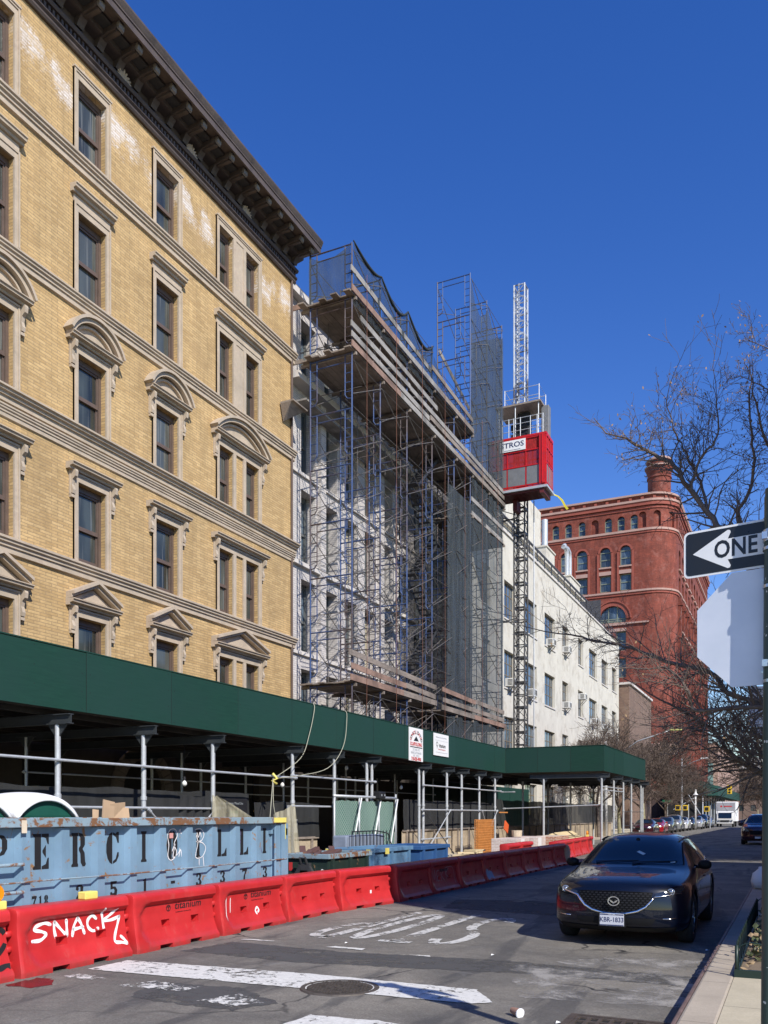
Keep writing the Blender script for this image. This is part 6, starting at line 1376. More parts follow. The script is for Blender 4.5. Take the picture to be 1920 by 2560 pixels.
for key, pts in LIMB.items():
    b = MB(); n = len(pts); r0 = rad0[key]; P_ = [Vector(p) for p in pts]; sm = []; 
    for i in range(n-1):
        a = P_[max(i-1,0)]; q = P_[i]; c = P_[i+1]; d = P_[min(i+2,n-1)]
        for k in range(4):
            t = k/4; sm.append(.5*((2*q)+(c-a)*t+(2*a-5*q+4*c-d)*t*t+(-a+3*q-3*c+d)*t**3)+Vector((rn.gauss(0,.008),rn.gauss(0,.008),rn.gauss(0,.008))))
    sm.append(P_[-1]); m_ = len(sm); b.tube(sm, [r0*(1-.74*i/m_)*(1+.06*math.sin(i*1.7)) for i in range(m_)], 7, cap=False)
    up_ = .10 if key[0] == 'L' else .12
    st = int(m_*.22) if key in ('A','T2','T3','L1','L3') else 1
    for i in range(st, m_, 1):
        dd = (sm[min(i+1,m_-1)]-sm[max(i-1,0)]).normalized()
        for _ in range(2 if (key[0] != 'R' and i % 3) else 1):
            ax = dd.orthogonal().normalized(); ax.rotate(Matrix.Rotation(rn.uniform(0,6.28), 3, dd)); nd = dd*.45+ax*rn.uniform(.6,1)+Vector((-.1,0,up_))
            grow(b, sm[i], nd, rn.uniform(.35,.9)*(1.15-.45*i/m_)*(1.0 if key[0] == 'L' else (.8 if key[0] == 'A' else .45)), max(.0045, r0*(1-.74*i/m_)*.42), 2, rn, .12, .75, tips, 4, 3, .0, .60)
    grow(b, sm[-1], sm[-1]-sm[-2], .8 if key[0] in 'LA' else .35, r0*.25, 2, rn, .15, .7, tips, 4, 3, 0, .6)
    b.obj('branch', m_bark if key[0] == 'L' else m_bark2, TR, smooth=True)
b = MB(); rn = random.Random(3)
for p in tips:
    if (p.z > 6.0 and p.x > -2.3 and rn.random() < .34) or rn.random() < .05:
        for _ in range(rn.choice((1,1,2))):
            c = p+Vector((rn.gauss(0,.03),rn.gauss(0,.03),rn.gauss(0,.03))); a = Vector((rn.gauss(0,1),rn.gauss(0,1),rn.gauss(0,1)-.8)).normalized(); w = a.orthogonal().normalized(); L_ = rn.uniform(.03,.055)
            b.add([tuple(c),tuple(c+a*L_*.5+w*L_*.25),tuple(c+a*L_),tuple(c+a*L_*.5-w*L_*.25)], [(0,1,2,3)])
o = b.obj('dry_leaves', m_leaf, TR); o['kind'] = 'stuff'
m_barkf = M('brown_twigs', (.115,.085,.065), .95, 0, .3, 1)
def treemesh(seed, H_, R_, depth=4, kids=4, trunk_h=2.6, forks=5, rt=.16):
    global RMIN
    RMIN = .016
    rn = random.Random(seed); t = MB(); t.tube([(0,0,0),(.05,.03,trunk_h*.5),(0,.1,trunk_h)], [rt,rt*.8,rt*.7], 8, cap=False); c = MB()
    for k in range(forks):
        a = 6.283*k/forks+rn.uniform(-.4,.4); d = Vector((math.cos(a)*.75,math.sin(a)*.75,rn.uniform(.75,1.3))); L_ = H_*.36*rn.uniform(.8,1.2)
        grow(c, (0,.1,trunk_h*rn.uniform(.75,1)), d, L_, rt*.5, depth, rn, .16, .75, None, 4, kids, 0, .72)
    grow(c, (0,.1,trunk_h), (0,0,1), H_*.34, rt*.55, depth, rn, .2, .75, None, 4, kids, 0, .74)
    zs = max(v[2] for v in c.v); s_ = (H_)/zs; rs = sorted(math.hypot(v[0],v[1]) for v in c.v)[int(len(c.v)*.98)]; q = R_/rs
    c.v = [(x*(1+(q-1)*min(1,max(0,(z-trunk_h)/2))), y*(1+(q-1)*min(1,max(0,(z-trunk_h)/2))), trunk_h+(z-trunk_h)*(H_-trunk_h)/(zs-trunk_h) if z > trunk_h else z) for x,y,z in c.v]
    return t, c
tA = treemesh(5, 10.5, 5.4, 5, 4, 2.3, 4, .17); tB = treemesh(11, 8.6, 4.4, 5, 4, 2.2, 3, .14)
trA = (tA[0].mesh('trunk', m_barkg, True), tA[1].mesh('crown', m_barkf, False)); trB = (tB[0].mesh('trunk', m_bark, True), tB[1].mesh('crown', m_barkf, False))
def tree(proto, loc, rz, sc, label):
    t = thing('bare_street_tree', label, 'tree', loc, rz, 'bare street trees'); t.scale = (sc,)*3
    put('trunk', proto[0], t); put('crown', proto[1], t); return t
tree(trA, (-12.3,80,.15), .4, 1.12, 'bare mossy forked tree with a dense twiggy crown, in front of the red warehouse'); tree(trB, (-12.2,60,.15), 2.0, .98, 'bare tree rising behind the far shed in front of the white loft wall')
tree(trA, (-12.4,69,.15), 2.6, .95, 'bare tree between the white loft wall and the red warehouse, crown above the shed corner'); tree(trB, (-12.4,96,.15), 1.0, .95, 'slim bare tree behind the parked cars, before the red warehouse entrance')
tree(trB, (-12.6,111,.15), 3.0, 1.1, 'small bare tree by the far street lamp'); tree(trA, (-3.5,200,.15), 1.2, 1.5, 'dark bare tree at the far end of the street, nearest the pole'); tree(trA, (-6.5,215,.15), 3.2, 1.3, 'dark bare tree at the far end of the street, left of the other one')
tree(trA, (-9,255,.15), .3, 1.3, 'bare tree low beneath the far apartment block'); tree(trA, (1.6,33,.15), .9, .8, 'bare street tree on the right pavement hidden behind the sign pole')

# ---------------------------------------------------------------- sign pole with ONE WAY sign and the back of a stop sign
def polemat():
    t = NT('dark_green_pole_paint'); P = t.pos(); c = t.mix(t.ramp(t.noise(2,t.scl(P,(1,1,.3)),5,.6),.3,.7), (.022,.046,.036), (.042,.072,.058))
    v = t.n('ShaderNodeTexVoronoi'); v.inputs['Scale'].default_value = 26; t.l(t.scl(P,(1,1,.8)), v.inputs['Vector'])
    sp = t.math('MULTIPLY', t.math('LESS_THAN', v.outputs['Distance'], .17), t.math('GREATER_THAN', t.noise(9,P,3,.7), .55)); c = t.mix(sp, c, (.55,.56,.50))
    c = t.mix(t.ramp(t.noise(3.2,P,6,.75),.68,.72,0,.7), c, (.42,.42,.36)); return t.fin(c, .42)
m_pole = polemat()
SP = thing('sign_pole', 'dark green street sign pole with white paint specks at the right edge', 'sign pole', (-.10,5.5,.15))
b = MB(); b.tube([(-.125,5.49,.14),(-.105,5.5,3.555)], .054, 20); b.lathe([(.066,.14),(.066,.2),(.056,.22)], -.125, 5.49, 20); b.obj('post', m_pole, SP, smooth=True, auto=40)
b = MB(); b.tube([(-.105,5.5,3.55),(-.105,5.5,3.60)], .05, 20); b.obj('cap', m_pole, SP, smooth=True, auto=40)
m_band = M('steel_band', (.55,.56,.56), .3, .9, .1, 10)
for z in (3.34,3.29,3.24,2.58,3.02,2.47): b = MB(); b.tube([(-.11,5.495,z),(-.11,5.495,z+.018)], .058, 20); b.obj('band', m_band, SP, smooth=True, auto=40)
for z in (3.30,2.56): b = MB(); b.box(-.17,-.14,5.44,5.47,z,z+.04); b.obj('band_buckle', m_band, SP)
def alu():
    t = NT('sign_aluminium'); P = t.pos(); n = t.noise(2.5,P,4,.6); c = t.mix(t.ramp(n,.3,.7), (.60,.64,.70), (.72,.75,.80)); c = t.mix(t.ramp(t.noise(7,t.scl(P,(1,1,.6)),6,.8),.68,.74,0,.5), c, (.85,.86,.88)); return t.fin(c, .55, .25)
m_alu2 = alu(); m_sblack = M('sign_black', (.014,.015,.017), .35, 0, .05); m_swhite = M('sign_white_sheeting', (.78,.78,.76), .45, 0, .04, 6)
OW = thing('one_way_sign', 'black and white ONE WAY arrow sign pointing left on the green pole', 'street sign', (-.240,5.572,3.165), R(-9))
def rr_rect(x0, x1, z0, z1, r): 
    out = []
    for cx, cz, a0 in ((x1-r,z1-r,0),(x0+r,z1-r,90),(x0+r,z0+r,180),(x1-r,z0+r,270)): out += [(cx+r*math.cos(R(a0+k*22.5)), cz+r*math.sin(R(a0+k*22.5))) for k in range(5)]
    return out
L0, L1 = -.385, .575
b = MB(); b.prism(rr_rect(L0,L1,0,.285,.03)[::-1], 'y', 0, .004); b.obj('plate', m_swhite, OW, world=False)
b = MB(); b.prism(rr_rect(L0+.013,L1-.013,.013,.272,.022)[::-1], 'y', -.0015, -.0004); b.obj('black_field', m_sblack, OW, world=False)
ax = L0+.055
ar_ = [(ax,.1425),(ax+.205,.258),(ax+.218,.255),(ax+.222,.243),(ax+.205,.205),(L1-.05,.205),(L1-.05,.08),(ax+.205,.08),(ax+.222,.042),(ax+.218,.030),(ax+.205,.027)]
b = MB(); b.prism(ar_, 'y', -.003, -.0018); b.obj('arrow', m_swhite, OW, world=False)
def lz(M_): return M_
q = txt('ONE', .145, m_sblack, 'lettering', OW, frame((ax+.25,-.0036,.142),(1,0,0),(0,0,1)), .0003, bold=.0035, sx=.80, space=1.05, world=False)
q = txt('WAY', .15, m_sblack, 'lettering', OW, frame((ax+.58,-.0036,.142),(1,0,0),(0,0,1)), .0003, bold=.0035, sx=.80, space=1.05, world=False)
ST = thing('stop_sign', 'pale blank back of an octagonal stop sign on the green pole', 'street sign', (-.200,5.566,2.815), R(-9))
W2 = .345; k_ = W2*math.tan(R(22.5)); b = MB(); b.prism([(W2,-k_),(W2,k_),(k_,W2),(-k_,W2),(-W2,k_),(-W2,-k_),(-k_,-W2),(k_,-W2)][::-1], 'y', 0, .003); b.obj('plate', m_alu2, ST, world=False)
b = MB(); W3 = W2-.002; k3 = W3*math.tan(R(22.5)); b.prism([(W3,-k3),(W3,k3),(k3,W3),(-k3,W3),(-W3,k3),(-W3,-k3),(-k3,-W3),(k3,-W3)][::-1], 'y', .0034, .0044); b.obj('red_face', m_red, ST, world=False)
b = MB()
for z in (-.27,.27): b = MB(); b.lathe([(.001,-.004),(.008,-.004),(.008,-.0001)], 0.03, z, 10, axis='y'); b.obj('bolt', m_band, ST, world=False)
# far white sign boards beyond the tree
RS = thing('parking_sign', 'white street notice boards on a second pole, seen between the twigs beside the green pole', 'street sign', (-.62,24.0,.15))
b = MB(); b.tube([(-.60,24.02,.15),(-.60,24.02,5.4)], .04, 10); b.obj('post', m_galv, RS)
b = MB(); b.box(-1.06,-.42,23.95,23.965,4.25,4.98); b.obj('board', m_white, RS); b = MB(); b.box(-1.06,-.42,23.95,23.965,3.95,4.24); b.obj('lower_board', m_white, RS)
b = MB(); b.box(-1.04,-.44,23.945,23.949,3.68,3.93); b.obj('black_board', m_sblack, RS)
txt('P', .26, m_sblack, 'lettering', RS, frame((-.82,23.946,4.82),(1,0,0),(0,0,1)), .001, bold=.004); txt('R', .2, m_swhite, 'lettering', RS, frame((-.80,23.942,3.80),(1,0,0),(0,0,1)), .001, bold=.003)

# ---------------------------------------------------------------- tree pit guard with ivy
m_fgreen = M('dark_green_iron', (.012,.028,.021), .4, .1, .15); m_soil = conc('pit_soil', (.20,.15,.10))
TG = thing('tree_guard', 'low dark green hooped iron fence around the planting bed by the kerb', 'railing', (.2,10,.15))
x0_, x1_, y0_, y1_ = -.50, 1.3, 8.9, 13.9
def hoops(ax, fixed, a0, a1, step=.155, w=.29):
    p = a0
    b = MB()
    while p+w <= a1+.3:
        pts = [(p,.15),(p,.38)]+[(p+w/2-w/2*math.cos(math.pi*k/8), .38+.10*math.sin(math.pi*k/8)) for k in range(1,8)]+[(p+w,.38),(p+w,.15)]
        b.tube([((fixed,u,z) if ax == 'y' else (u,fixed,z)) for u, z in pts], .0065, 6); p += step
    b.obj('hoop_panel', m_fgreen, TG, smooth=True)
hoops('y', x0_, y0_, y1_-.3, .29); hoops('x', y0_, x0_, x1_-.3, .29, .29); hoops('y', x1_, y0_, y1_-.3); hoops('x', y1_, x0_, x1_-.3, .29, .29)
for (x,y) in ((x0_,y0_),(x1_,y0_),(x0_,y1_),(x1_,y1_)): b = MB(); b.tube([(x,y,.14),(x,y,.45)], .017, 8); b.obj('corner_post', m_fgreen, TG, smooth=True)
b = MB(); b.box(x0_-.02,x1_+.02,y0_-.03,y0_+.01,.147,.22); b.box(x0_-.02,x0_+.02,y0_+.011,y1_,.147,.20); b.obj('base_rail', m_fgreen, TG)
b = MB(); b.box(x0_+.02,x1_-.02,y0_+.012,y1_-.02,.147,.175); struct(b.obj('planting_soil', m_soil))
m_ivy = M('mottled_leaf', (.07,.085,.035), .5, 0, .7, 18); m_ivy2 = M('dead_leaf', (.34,.24,.13), .8, 0, .4, 18)
def leaves(name, n, box, z0, h, mat, seed, s0=.03, s1=.07, label=''):
    rn = random.Random(seed); b = MB(); xa, xb, ya_, yb_ = box
    for _ in range(n):
        c = Vector((rn.uniform(xa,xb), rn.uniform(ya_,yb_), z0+h*rn.random()**1.3)); nrm = Vector((rn.gauss(0,.7),rn.gauss(0,.7)-.3,1)).normalized(); a = nrm.orthogonal().normalized(); a.rotate(Matrix.Rotation(rn.uniform(0,6.28),3,nrm)); w = nrm.cross(a); L_ = rn.uniform(s0,s1)
        b.add([tuple(c-a*L_),tuple(c-a*L_*.1+w*L_*.6),tuple(c+a*L_+nrm*L_*.2),tuple(c-a*L_*.1-w*L_*.6)], [(0,1,2),(0,2,3)])
    o = b.obj(name, mat); o['kind'] = 'stuff'; o['label'] = label; o['category'] = 'leaves'; return o
leaves('ivy', 1500, (-.42,1.2,9.65,13.6), .18, .26, m_ivy, 1, label='clump of dark ivy inside the hooped fence'); leaves('fallen_leaves', 700, (-.45,1.2,8.98,13.7), .18, .10, m_ivy2, 2, .02,.05, 'dry brown leaves on the soil of the planting bed'); leaves('pale_leaves', 260, (-.42,1.2,9.6,13.6), .34, .14, m_ivy2, 5, .03,.06, 'curled pale leaves on top of the ivy')
# small ground things
MC = thing('manhole_cover', 'round cast iron manhole cover at the edge of the white crossing line', 'manhole cover', (-4.02,7.42,.0))
b = MB(); b.lathe([(.001,.010),(.325,.010),(.33,.0)], -4.02, 7.42, 40); b.obj('cover', M('cast_iron',(.085,.072,.058),.6,.5,.3,12,.6,60), MC)
b = MB(); b.lathe([(.34,.012),(.385,.013),(.395,.0)], -4.02, 7.42, 40); b.obj('ring', M('iron_ring',(.10,.085,.07),.6,.4,.3,12), MC)
b = MB(); rn = random.Random(2)
for i in range(-9,10):
    for j in range(-7,8):
        x, y = i*.034+(.017 if j % 2 else 0), j*.042
        if .07 < math.hypot(x,y) < .30 and rn.random() < .9: b.box(-4.02+x-.012,-4.02+x+.012,7.42+y-.013,7.42+y+.013,.0101,.0165)
b.obj('tread_studs', bpy.data.materials['iron_ring'], MC)
b = MB(); b.lathe([(.05,.0102),(.05,.017),(.036,.017),(.036,.0102)], -4.02, 7.42, 20); b.obj('centre_ring', bpy.data.materials['iron_ring'], MC)
GR = thing('storm_drain', 'rusty cast iron drain grate set in the road beside the kerb', 'drain grate', (-1.15,6.8,0))
b = MB(); b.box(-1.62,-.88,6.32,7.19,.002,.006); b.obj('dark_pit', m_black, GR)
b = MB()
for k in range(9): b.box(-1.62+.0925*k-.014,-1.62+.0925*k+.014,6.32,7.19,.0065,.022)
for k in range(7): b.box(-1.64,-.86,6.32+.142*k-.014,6.32+.142*k+.014,.0066,.0205)
b.box(-1.70,-1.64,6.26,7.25,.004,.024); b.box(-.86,-.845,6.26,7.25,.004,.024); b.box(-1.64,-.86,7.21,7.25,.004,.0235); b.box(-1.64,-.86,6.26,6.30,.004,.0235); b.obj('grate', M('rusty_iron',(.09,.07,.055),.7,.3,.3,9,.4,50), GR)
CU = thing('paper_cup', 'white and brown takeaway cup tipped over on the asphalt', 'cup', (-2.12,7.03,.038), R(40))
b = MB(); b.lathe([(.001,-.05),(.026,-.05),(.040,.045),(.040,.0455),(.001,.047)], 0, 0, 18, axis='y'); b.obj('cup_body', M('brown_paper',(.30,.17,.12),.7), CU, smooth=True, world=False, auto=40)
b = MB(); b.lathe([(.044,.046),(.044,.056),(.038,.060),(.001,.060)], 0, 0, 18, axis='y'); b.lathe([(.001,.0461),(.0435,.0461)],0,0,18,axis='y'); b.obj('lid', m_white, CU, world=False); CU.rotation_euler = (R(-6),0,R(-122))
rn = random.Random(6)
for i, (x,y,l) in enumerate(((-1.75,6.9,'tiny white scrap of paper right of the tipped cup'),(-5.35,10.0,'white scrap lying below the second company barrier'),(-1.0,11.4,'crumpled white scrap in the shaded gutter by the kerb'),(-.9,13.6,'pale scrap farther along the shaded gutter'),(-3.3,9.9,'small white scrap on the sunlit asphalt before the car'))):
    b = MB(); b.add([(x,y,.006),(x+.05,y+.01,.02),(x+.045,y+.04,.008),(x+.0,y+.035,.022)], [(0,1,2),(0,2,3)]); tag(b.obj('litter', m_white), l, 'litter')
b = MB(); b.lathe([(.001,0),(.16,.02),(.22,.16),(.17,.33),(.06,.42),(.05,.46),(.001,.47)], 0, 0, 14); b.v = [(x*(1+.12*math.sin(z*30+y*20)), y*(1+.1*math.sin(x*40)), z) for x,y,z in b.v]; o = b.obj('rubbish_bag', m_white, smooth=True); o.location = (-.62,19.6,.152); tag(o, 'white rubbish bag on the kerb behind the green pole', 'bag')
# ---------------------------------------------------------------- vehicles
def carpaint(name, col, rough=.22, metal=.35):
    t = NT(name); c = t.mix(t.ramp(t.noise(2,t.obj(),3), .3,.7), c3(col,.94), c3(col,1.06)); t.b.inputs['Coat Weight'].default_value = 1; t.b.inputs['Coat Roughness'].default_value = .03; return t.fin(c, rough, metal)
m_cpaint = carpaint('dark_blue_black_car_paint', (.002,.004,.012), .35, 0); m_cpaint.node_tree.nodes['Principled BSDF'].inputs['Coat Weight'].default_value = .75; m_cpaint.node_tree.nodes['Principled BSDF'].inputs['Specular IOR Level'].default_value = .2; m_cglass = M('tinted_car_glass', (.008,.014,.022), .03, 0, .05, spec=.8); m_tyre = M('tyre_rubber', (.018,.018,.018), .85, 0, .1)
m_rim = M('dark_alloy', (.20,.20,.21), .3, .9, .1); m_chrome = M('chrome', (.90,.88,.86), .18, 1, .03); m_clad = M('black_cladding', (.007,.007,.008), .6, 0, .1, spec=.2); m_lens = M('headlamp_lens', (.02,.022,.026), .04, 0, .05, spec=1); m_lamp = M('lamp_bowl', (.40,.42,.46), .2, .8, .03); m_cabin = M('dark_cabin', (.02,.02,.022), .8)
def lerp_rings(W_=1, H_=1, Lf=1, kind='suv'):
    rings = [
     [0.00,(0,.20,0),(.30,.20,.01),(.58,.20,.07),(.80,.22,.24),(.815,.40,.20),(.80,.56,.20),(.78,.72,.24),(.58,.78,.10),(.30,.80,.03),(0,.805,.01)],
     [.45,(0,.17,0),(.3,.17,0),(.6,.17,0),(.86,.19,0),(.885,.40,0),(.885,.60,0),(.845,.80,-.03),(.62,.855,-.12),(.32,.875,-.17),(0,.88,-.18)],
     [.90,(0,.17,0),(.3,.17,0),(.6,.17,0),(.87,.19,0),(.90,.42,0),(.90,.66,0),(.855,.87,0),(.64,.925,0),(.34,.95,0),(0,.955,0)],
     [1.30,(0,.17,0),(.3,.17,0),(.6,.17,0),(.87,.19,0),(.885,.42,0),(.895,.70,0),(.845,.925,0),(.66,.965,.0),(.36,.985,-.06),(0,.99,-.09)],
     [1.62,(0,.17,0),(.3,.17,0),(.6,.17,0),(.87,.19,0),(.88,.42,0),(.895,.71,0),(.84,.94,0),(.665,1.15,0),(.37,1.19,-.05),(0,1.20,-.07)],
     [2.02,(0,.17,0),(.3,.17,0),(.6,.17,0),(.87,.19,0),(.88,.42,0),(.895,.72,0),(.835,.95,0),(.60,1.345,0),(.34,1.395,-.04),(0,1.405,-.06)],
     [2.5,(0,.17,0),(.3,.17,0),(.6,.17,0),(.87,.19,0),(.88,.42,0),(.895,.72,0),(.83,.96,0),(.595,1.39,0),(.34,1.43,0),(0,1.44,0)],
     [3.2,(0,.17,0),(.3,.17,0),(.6,.17,0),(.87,.19,0),(.885,.42,0),(.90,.73,0),(.82,.98,0),(.58,1.375,0),(.33,1.42,0),(0,1.43,0)],
     [3.8,(0,.17,0),(.3,.17,0),(.6,.17,0),(.87,.2,0),(.90,.44,0),(.90,.74,0),(.79,1.0,0),(.55,1.31,0),(.32,1.36,0),(0,1.37,0)],
     [4.18,(0,.2,0),(.3,.2,0),(.6,.2,0),(.84,.24,0),(.87,.46,0),(.86,.72,0),(.76,.93,0),(.60,1.02,.04),(.33,1.05,.08),(0,1.06,.09)],
     [4.34,(0,.3,0),(.3,.3,0),(.56,.3,-.02),(.76,.32,-.06),(.79,.48,-.04),(.78,.66,-.04),(.70,.80,-.05),(.56,.86,0),(.3,.88,.03),(0,.885,.04)]]
    if kind == 'sedan':
        for r_ in rings:
            y = r_[0]
            for i in (8,9,10):
                x,z,dy = r_[i]
                if y > 3.5: z = min(z, .98+.02*(10-i)*0); r_[i] = (x,z,dy)
                elif z > 1.0: r_[i] = (x,z*.96,dy)
    if kind == 'van':
        for r_ in rings:
            y = r_[0]
            for i in (8,9,10):
                x,z,dy = r_[i]
                if y > 4.1: z = .95
                if y > 3.6: r_[i] = (x,max(z,1.30 if y < 4.3 else z),dy)
    return [[r_[0]]+[(x*W_,z*H_,dy) for x,z,dy in r_[1:]] for r_ in rings]
def car_body(rings):
    b = MB(); n = 10; V = []
    for r_ in rings:
        half = [(x, r_[0]+dy, z) for x,z,dy in r_[1:]]; full = half+[(-x,y,z) for x,y,z in half[-2:0:-1]]; V += full
    m = 18; fs = []
    for i in range(len(rings)-1):
        for j in range(m):
            j2 = (j+1) % m; fs.append((i*m+j, (i+1)*m+j, (i+1)*m+j2, i*m+j2))
    # caps as grids: columns x: -.58 -.3 0 .3 .58 between side rows
    def cap(o_, ring, flip, bul):
        B = [(o_+k) for k in (0,1,2,3)]; base = len(V)
        r_ = [V[o_+k] for k in range(m)]
        rowsz = [4,5]; grid = {}
        cols = [(-3,15),( -2,16),(-1,17),(0,0),(1,1),(2,2),(3,3)]
        bot = {-3:15,-2:16,-1:17,0:0,1:1,2:2,3:3}; top = {-3:12,-2:11,-1:10,0:9,1:8,2:7,3:6}; s4 = {3:4,-3:14}; s5 = {3:5,-3:13}
        for row, smap in ((1,s4),(2,s5)):
            for c_ in range(-2,3):
                bx = V[o_+bot[c_]]; tx = V[o_+top[c_]]; sz = V[o_+smap[3]][2]; x = bx[0]; y = (bx[1]*(3-row)+tx[1]*row)/3 + bul*(1-abs(c_)/3.2)
                V.append((x,y,sz)); grid[(row,c_)] = len(V)-1
            grid[(row,3)] = o_+smap[3]; grid[(row,-3)] = o_+smap[-3]
        for c_ in range(-3,4): grid[(0,c_)] = o_+bot[c_]; grid[(3,c_)] = o_+top[c_]
        for row in range(3):
            for c_ in range(-3,3):
                f = (grid[(row,c_)],grid[(row,c_+1)],grid[(row+1,c_+1)],grid[(row+1,c_)]); fs.append(f[::-1] if flip else f)
    cap(0, rings[0], False, -.03); cap((len(rings)-1)*m, rings[-1], True, .03)
    b.add(V, fs); return b
def evalmesh(mb, name, mat, levels=3, boolcuts=None):
    me = mb.mesh(name, mat, True); o = bpy.data.objects.new('tmp', me); COL.objects.link(o); s_ = o.modifiers.new('s','SUBSURF'); s_.levels = levels; s_.render_levels = levels
    dg = bpy.context.evaluated_depsgraph_get(); dg.update(); m1 = bpy.data.meshes.new_from_object(o.evaluated_get(dg)); bv = BVHTree.FromObject(o, dg); cut = None
    if boolcuts:
        oc = bpy.data.objects.new('tmpc', boolcuts.mesh('c', mat)); COL.objects.link(oc); bo = o.modifiers.new('b','BOOLEAN'); bo.object = oc; bo.operation = 'DIFFERENCE'; bo.solver = 'EXACT'
        dg.update(); dg = bpy.context.evaluated_depsgraph_get(); m1 = bpy.data.meshes.new_from_object(o.evaluated_get(dg)); bpy.data.objects.remove(oc)
    bpy.data.objects.remove(o); m1.name = name
    return m1, bv
def wheel_mesh(r=.335, w=.215):
    t = MB(); t.lathe([(r*.66,-w/2+.01),(r*.86,-w/2),(r*.96,-w/2+.015),(r,-w/2+.05),(r,w/2-.05),(r*.96,w/2-.015),(r*.86,w/2),(r*.66,w/2-.01)], 0, r, 32, axis='x')
    q = MB(); q.lathe([(.001,w/2-.09),(r*.60,w/2-.10),(r*.64,w/2-.02),(r*.68,w/2-.012)], 0, r, 32, axis='x')
    for k in range(10):
        a = 6.283*k/10; d = Vector((0,math.cos(a),math.sin(a))); c = Vector((w/2-.035,0,r)); q.bar(c+d*.04, c+d*r*.63, .03, .032, (1,0,0))
    q.lathe([(.001,w/2-.01),(.05,w/2-.012),(.06,w/2-.04)], 0, r, 16, axis='x')
    h = MB(); h.lathe([(.001,w/2-.095),(r*.5,w/2-.095)],0,r,20,axis='x')
    return t, q
def build_car(label, body_mat, kind='suv', detail=True, W_=1, H_=1, front_drl=False, name='parked_car', cat='car', grp=None):
    rings = lerp_rings(W_, H_, 1, kind); bd = car_body(rings); cut = None; yf, yr = .90, 3.55
    cut = MB()
    for y in (yf, yr):
        for s_ in (-1,1): cut.lathe([(.001,s_*.60*W_ if s_ > 0 else -1.1),(.385,s_*.60*W_ if s_ > 0 else -1.1),(.385,1.1 if s_ > 0 else -.60*W_),(.001,1.1 if s_ > 0 else -.60*W_)], y, .335, 28, axis='x')
    me, bv = evalmesh(bd, 'body', body_mat, 3 if detail else 2, cut)
    t = thing(name, label, cat, (0,0,0), 0, grp)
    put('body', me, t)
    for p in me.polygons: p.use_smooth = True
    bo = t.children[0]; e = bo.modifiers.new('split','EDGE_SPLIT'); e.split_angle = R(42)
    def proj(p, d, off):
        o_ = Vector(p)-Vector(d)*3; h = bv.ray_cast(o_, Vector(d))
        if h[0] is None:
            h = bv.find_nearest(Vector(p)); 
        n_ = h[1]
        if n_.dot(Vector(d)) > 0: n_ = -n_
        return h[0]+n_*off
    def patch(nm, rows, mat, d, off, mk, nv=8, smooth=True, par=None, nu=None):
        # rows: two polylines with equal point counts, in 2D; mk maps 2D -> 3D seed
        A, B_ = rows; n = len(A)
        if nu:
            def res(L_): 
                out = []
                for k in range(nu+1):
                    f = k/nu*(n-1); i = min(n-2,int(f)); g_ = f-i; out.append((L_[i][0]+(L_[i+1][0]-L_[i][0])*g_, L_[i][1]+(L_[i+1][1]-L_[i][1])*g_))
                return out
            A, B_ = res(A), res(B_); n = nu+1
        vs = []
        for j in range(nv+1):
            for i in range(n): u = A[i][0]+(B_[i][0]-A[i][0])*j/nv; v = A[i][1]+(B_[i][1]-A[i][1])*j/nv; vs.append(tuple(proj(mk(u,v), d, off)))
        b = MB(); b.add(vs, [(j*n+i,j*n+i+1,(j+1)*n+i+1,(j+1)*n+i) for j in range(nv) for i in range(n-1)]); return b.obj(nm, mat, par or t, smooth=smooth, world=False)
    mkF = lambda x, z: (x, 1.0, z); mkR = lambda x, z: (x, 3, z); F = (0,1,0); Hh = H_
    def strip(nm, pts, w, mat, d, off, mk, thick=.012, par=None):
        b = MB(); P_ = [proj(mk(*p), d, off) for p in pts]
        ws = w if isinstance(w, list) else [w]*len(pts); b.tube(P_, [q/2 for q in ws], 6); return b.obj(nm, mat, par or t, smooth=True, world=False)
    # windshield
    patch('windshield', ([(-.58,1.30),(-.3,1.355),(0,1.37),(.3,1.355),(.58,1.30)],[(-.68,1.0),(-.36,1.005),(0,1.01),(.36,1.005),(.68,1.0)]) if Hh == 1 else ([(-.58,1.30*Hh),(-.3,1.355*Hh),(0,1.37*Hh),(.3,1.355*Hh),(.58,1.30*Hh)],[(-.66,1.0*Hh),(-.36,1.005*Hh),(0,1.01*Hh),(.36,1.005*Hh),(.66,1.0*Hh)]), m_cglass, F, .004, mkF, 10, nu=20)
    for s_ in (-1,1):
        d = (-s_,0,0); mkS = (lambda s_: lambda y, z: (s_*.7, y, z))(s_)
        patch('side_window', ([(1.72,.975*Hh),(2.0,.98*Hh),(2.55,.985*Hh)],[(1.86,1.08*Hh),(2.15,1.29*Hh),(2.55,1.345*Hh)]), m_cglass, d, .004, mkS, 6, nu=8)
        patch('side_window', ([(2.63,.985*Hh),(3.0,.995*Hh),(3.45,1.01*Hh)],[(2.63,1.345*Hh),(3.0,1.345*Hh),(3.4,1.30*Hh)]), m_cglass, d, .004, mkS, 6, nu=8)
        if detail: strip('window_trim', [(1.62,.955),(2.0,.962),(2.6,.97),(3.2,.985),(3.7,1.03)], .014, m_chrome if s_ > 0 else m_clad, d, .006, mkS)
        # mirror
        b = MB(); K = 10
        for i in range(K+1):
            pass
        b.lathe([(.001,-.10),(.05,-.09),(.078,-.04),(.085,.02),(.07,.08),(.04,.11),(.001,.115)], 0, 0, 12, axis='x'); b.v = [(s_*(.93*W_+x*.85), 1.72+y*.75, .995*Hh+z*.8) for x,y,z in b.v]; b.bar((s_*.80*W_,1.75,.97*Hh),(s_*.90*W_,1.73,.96*Hh), .06, .04); b.obj('mirror', body_mat if not detail else m_clad, t, smooth=True, world=False)
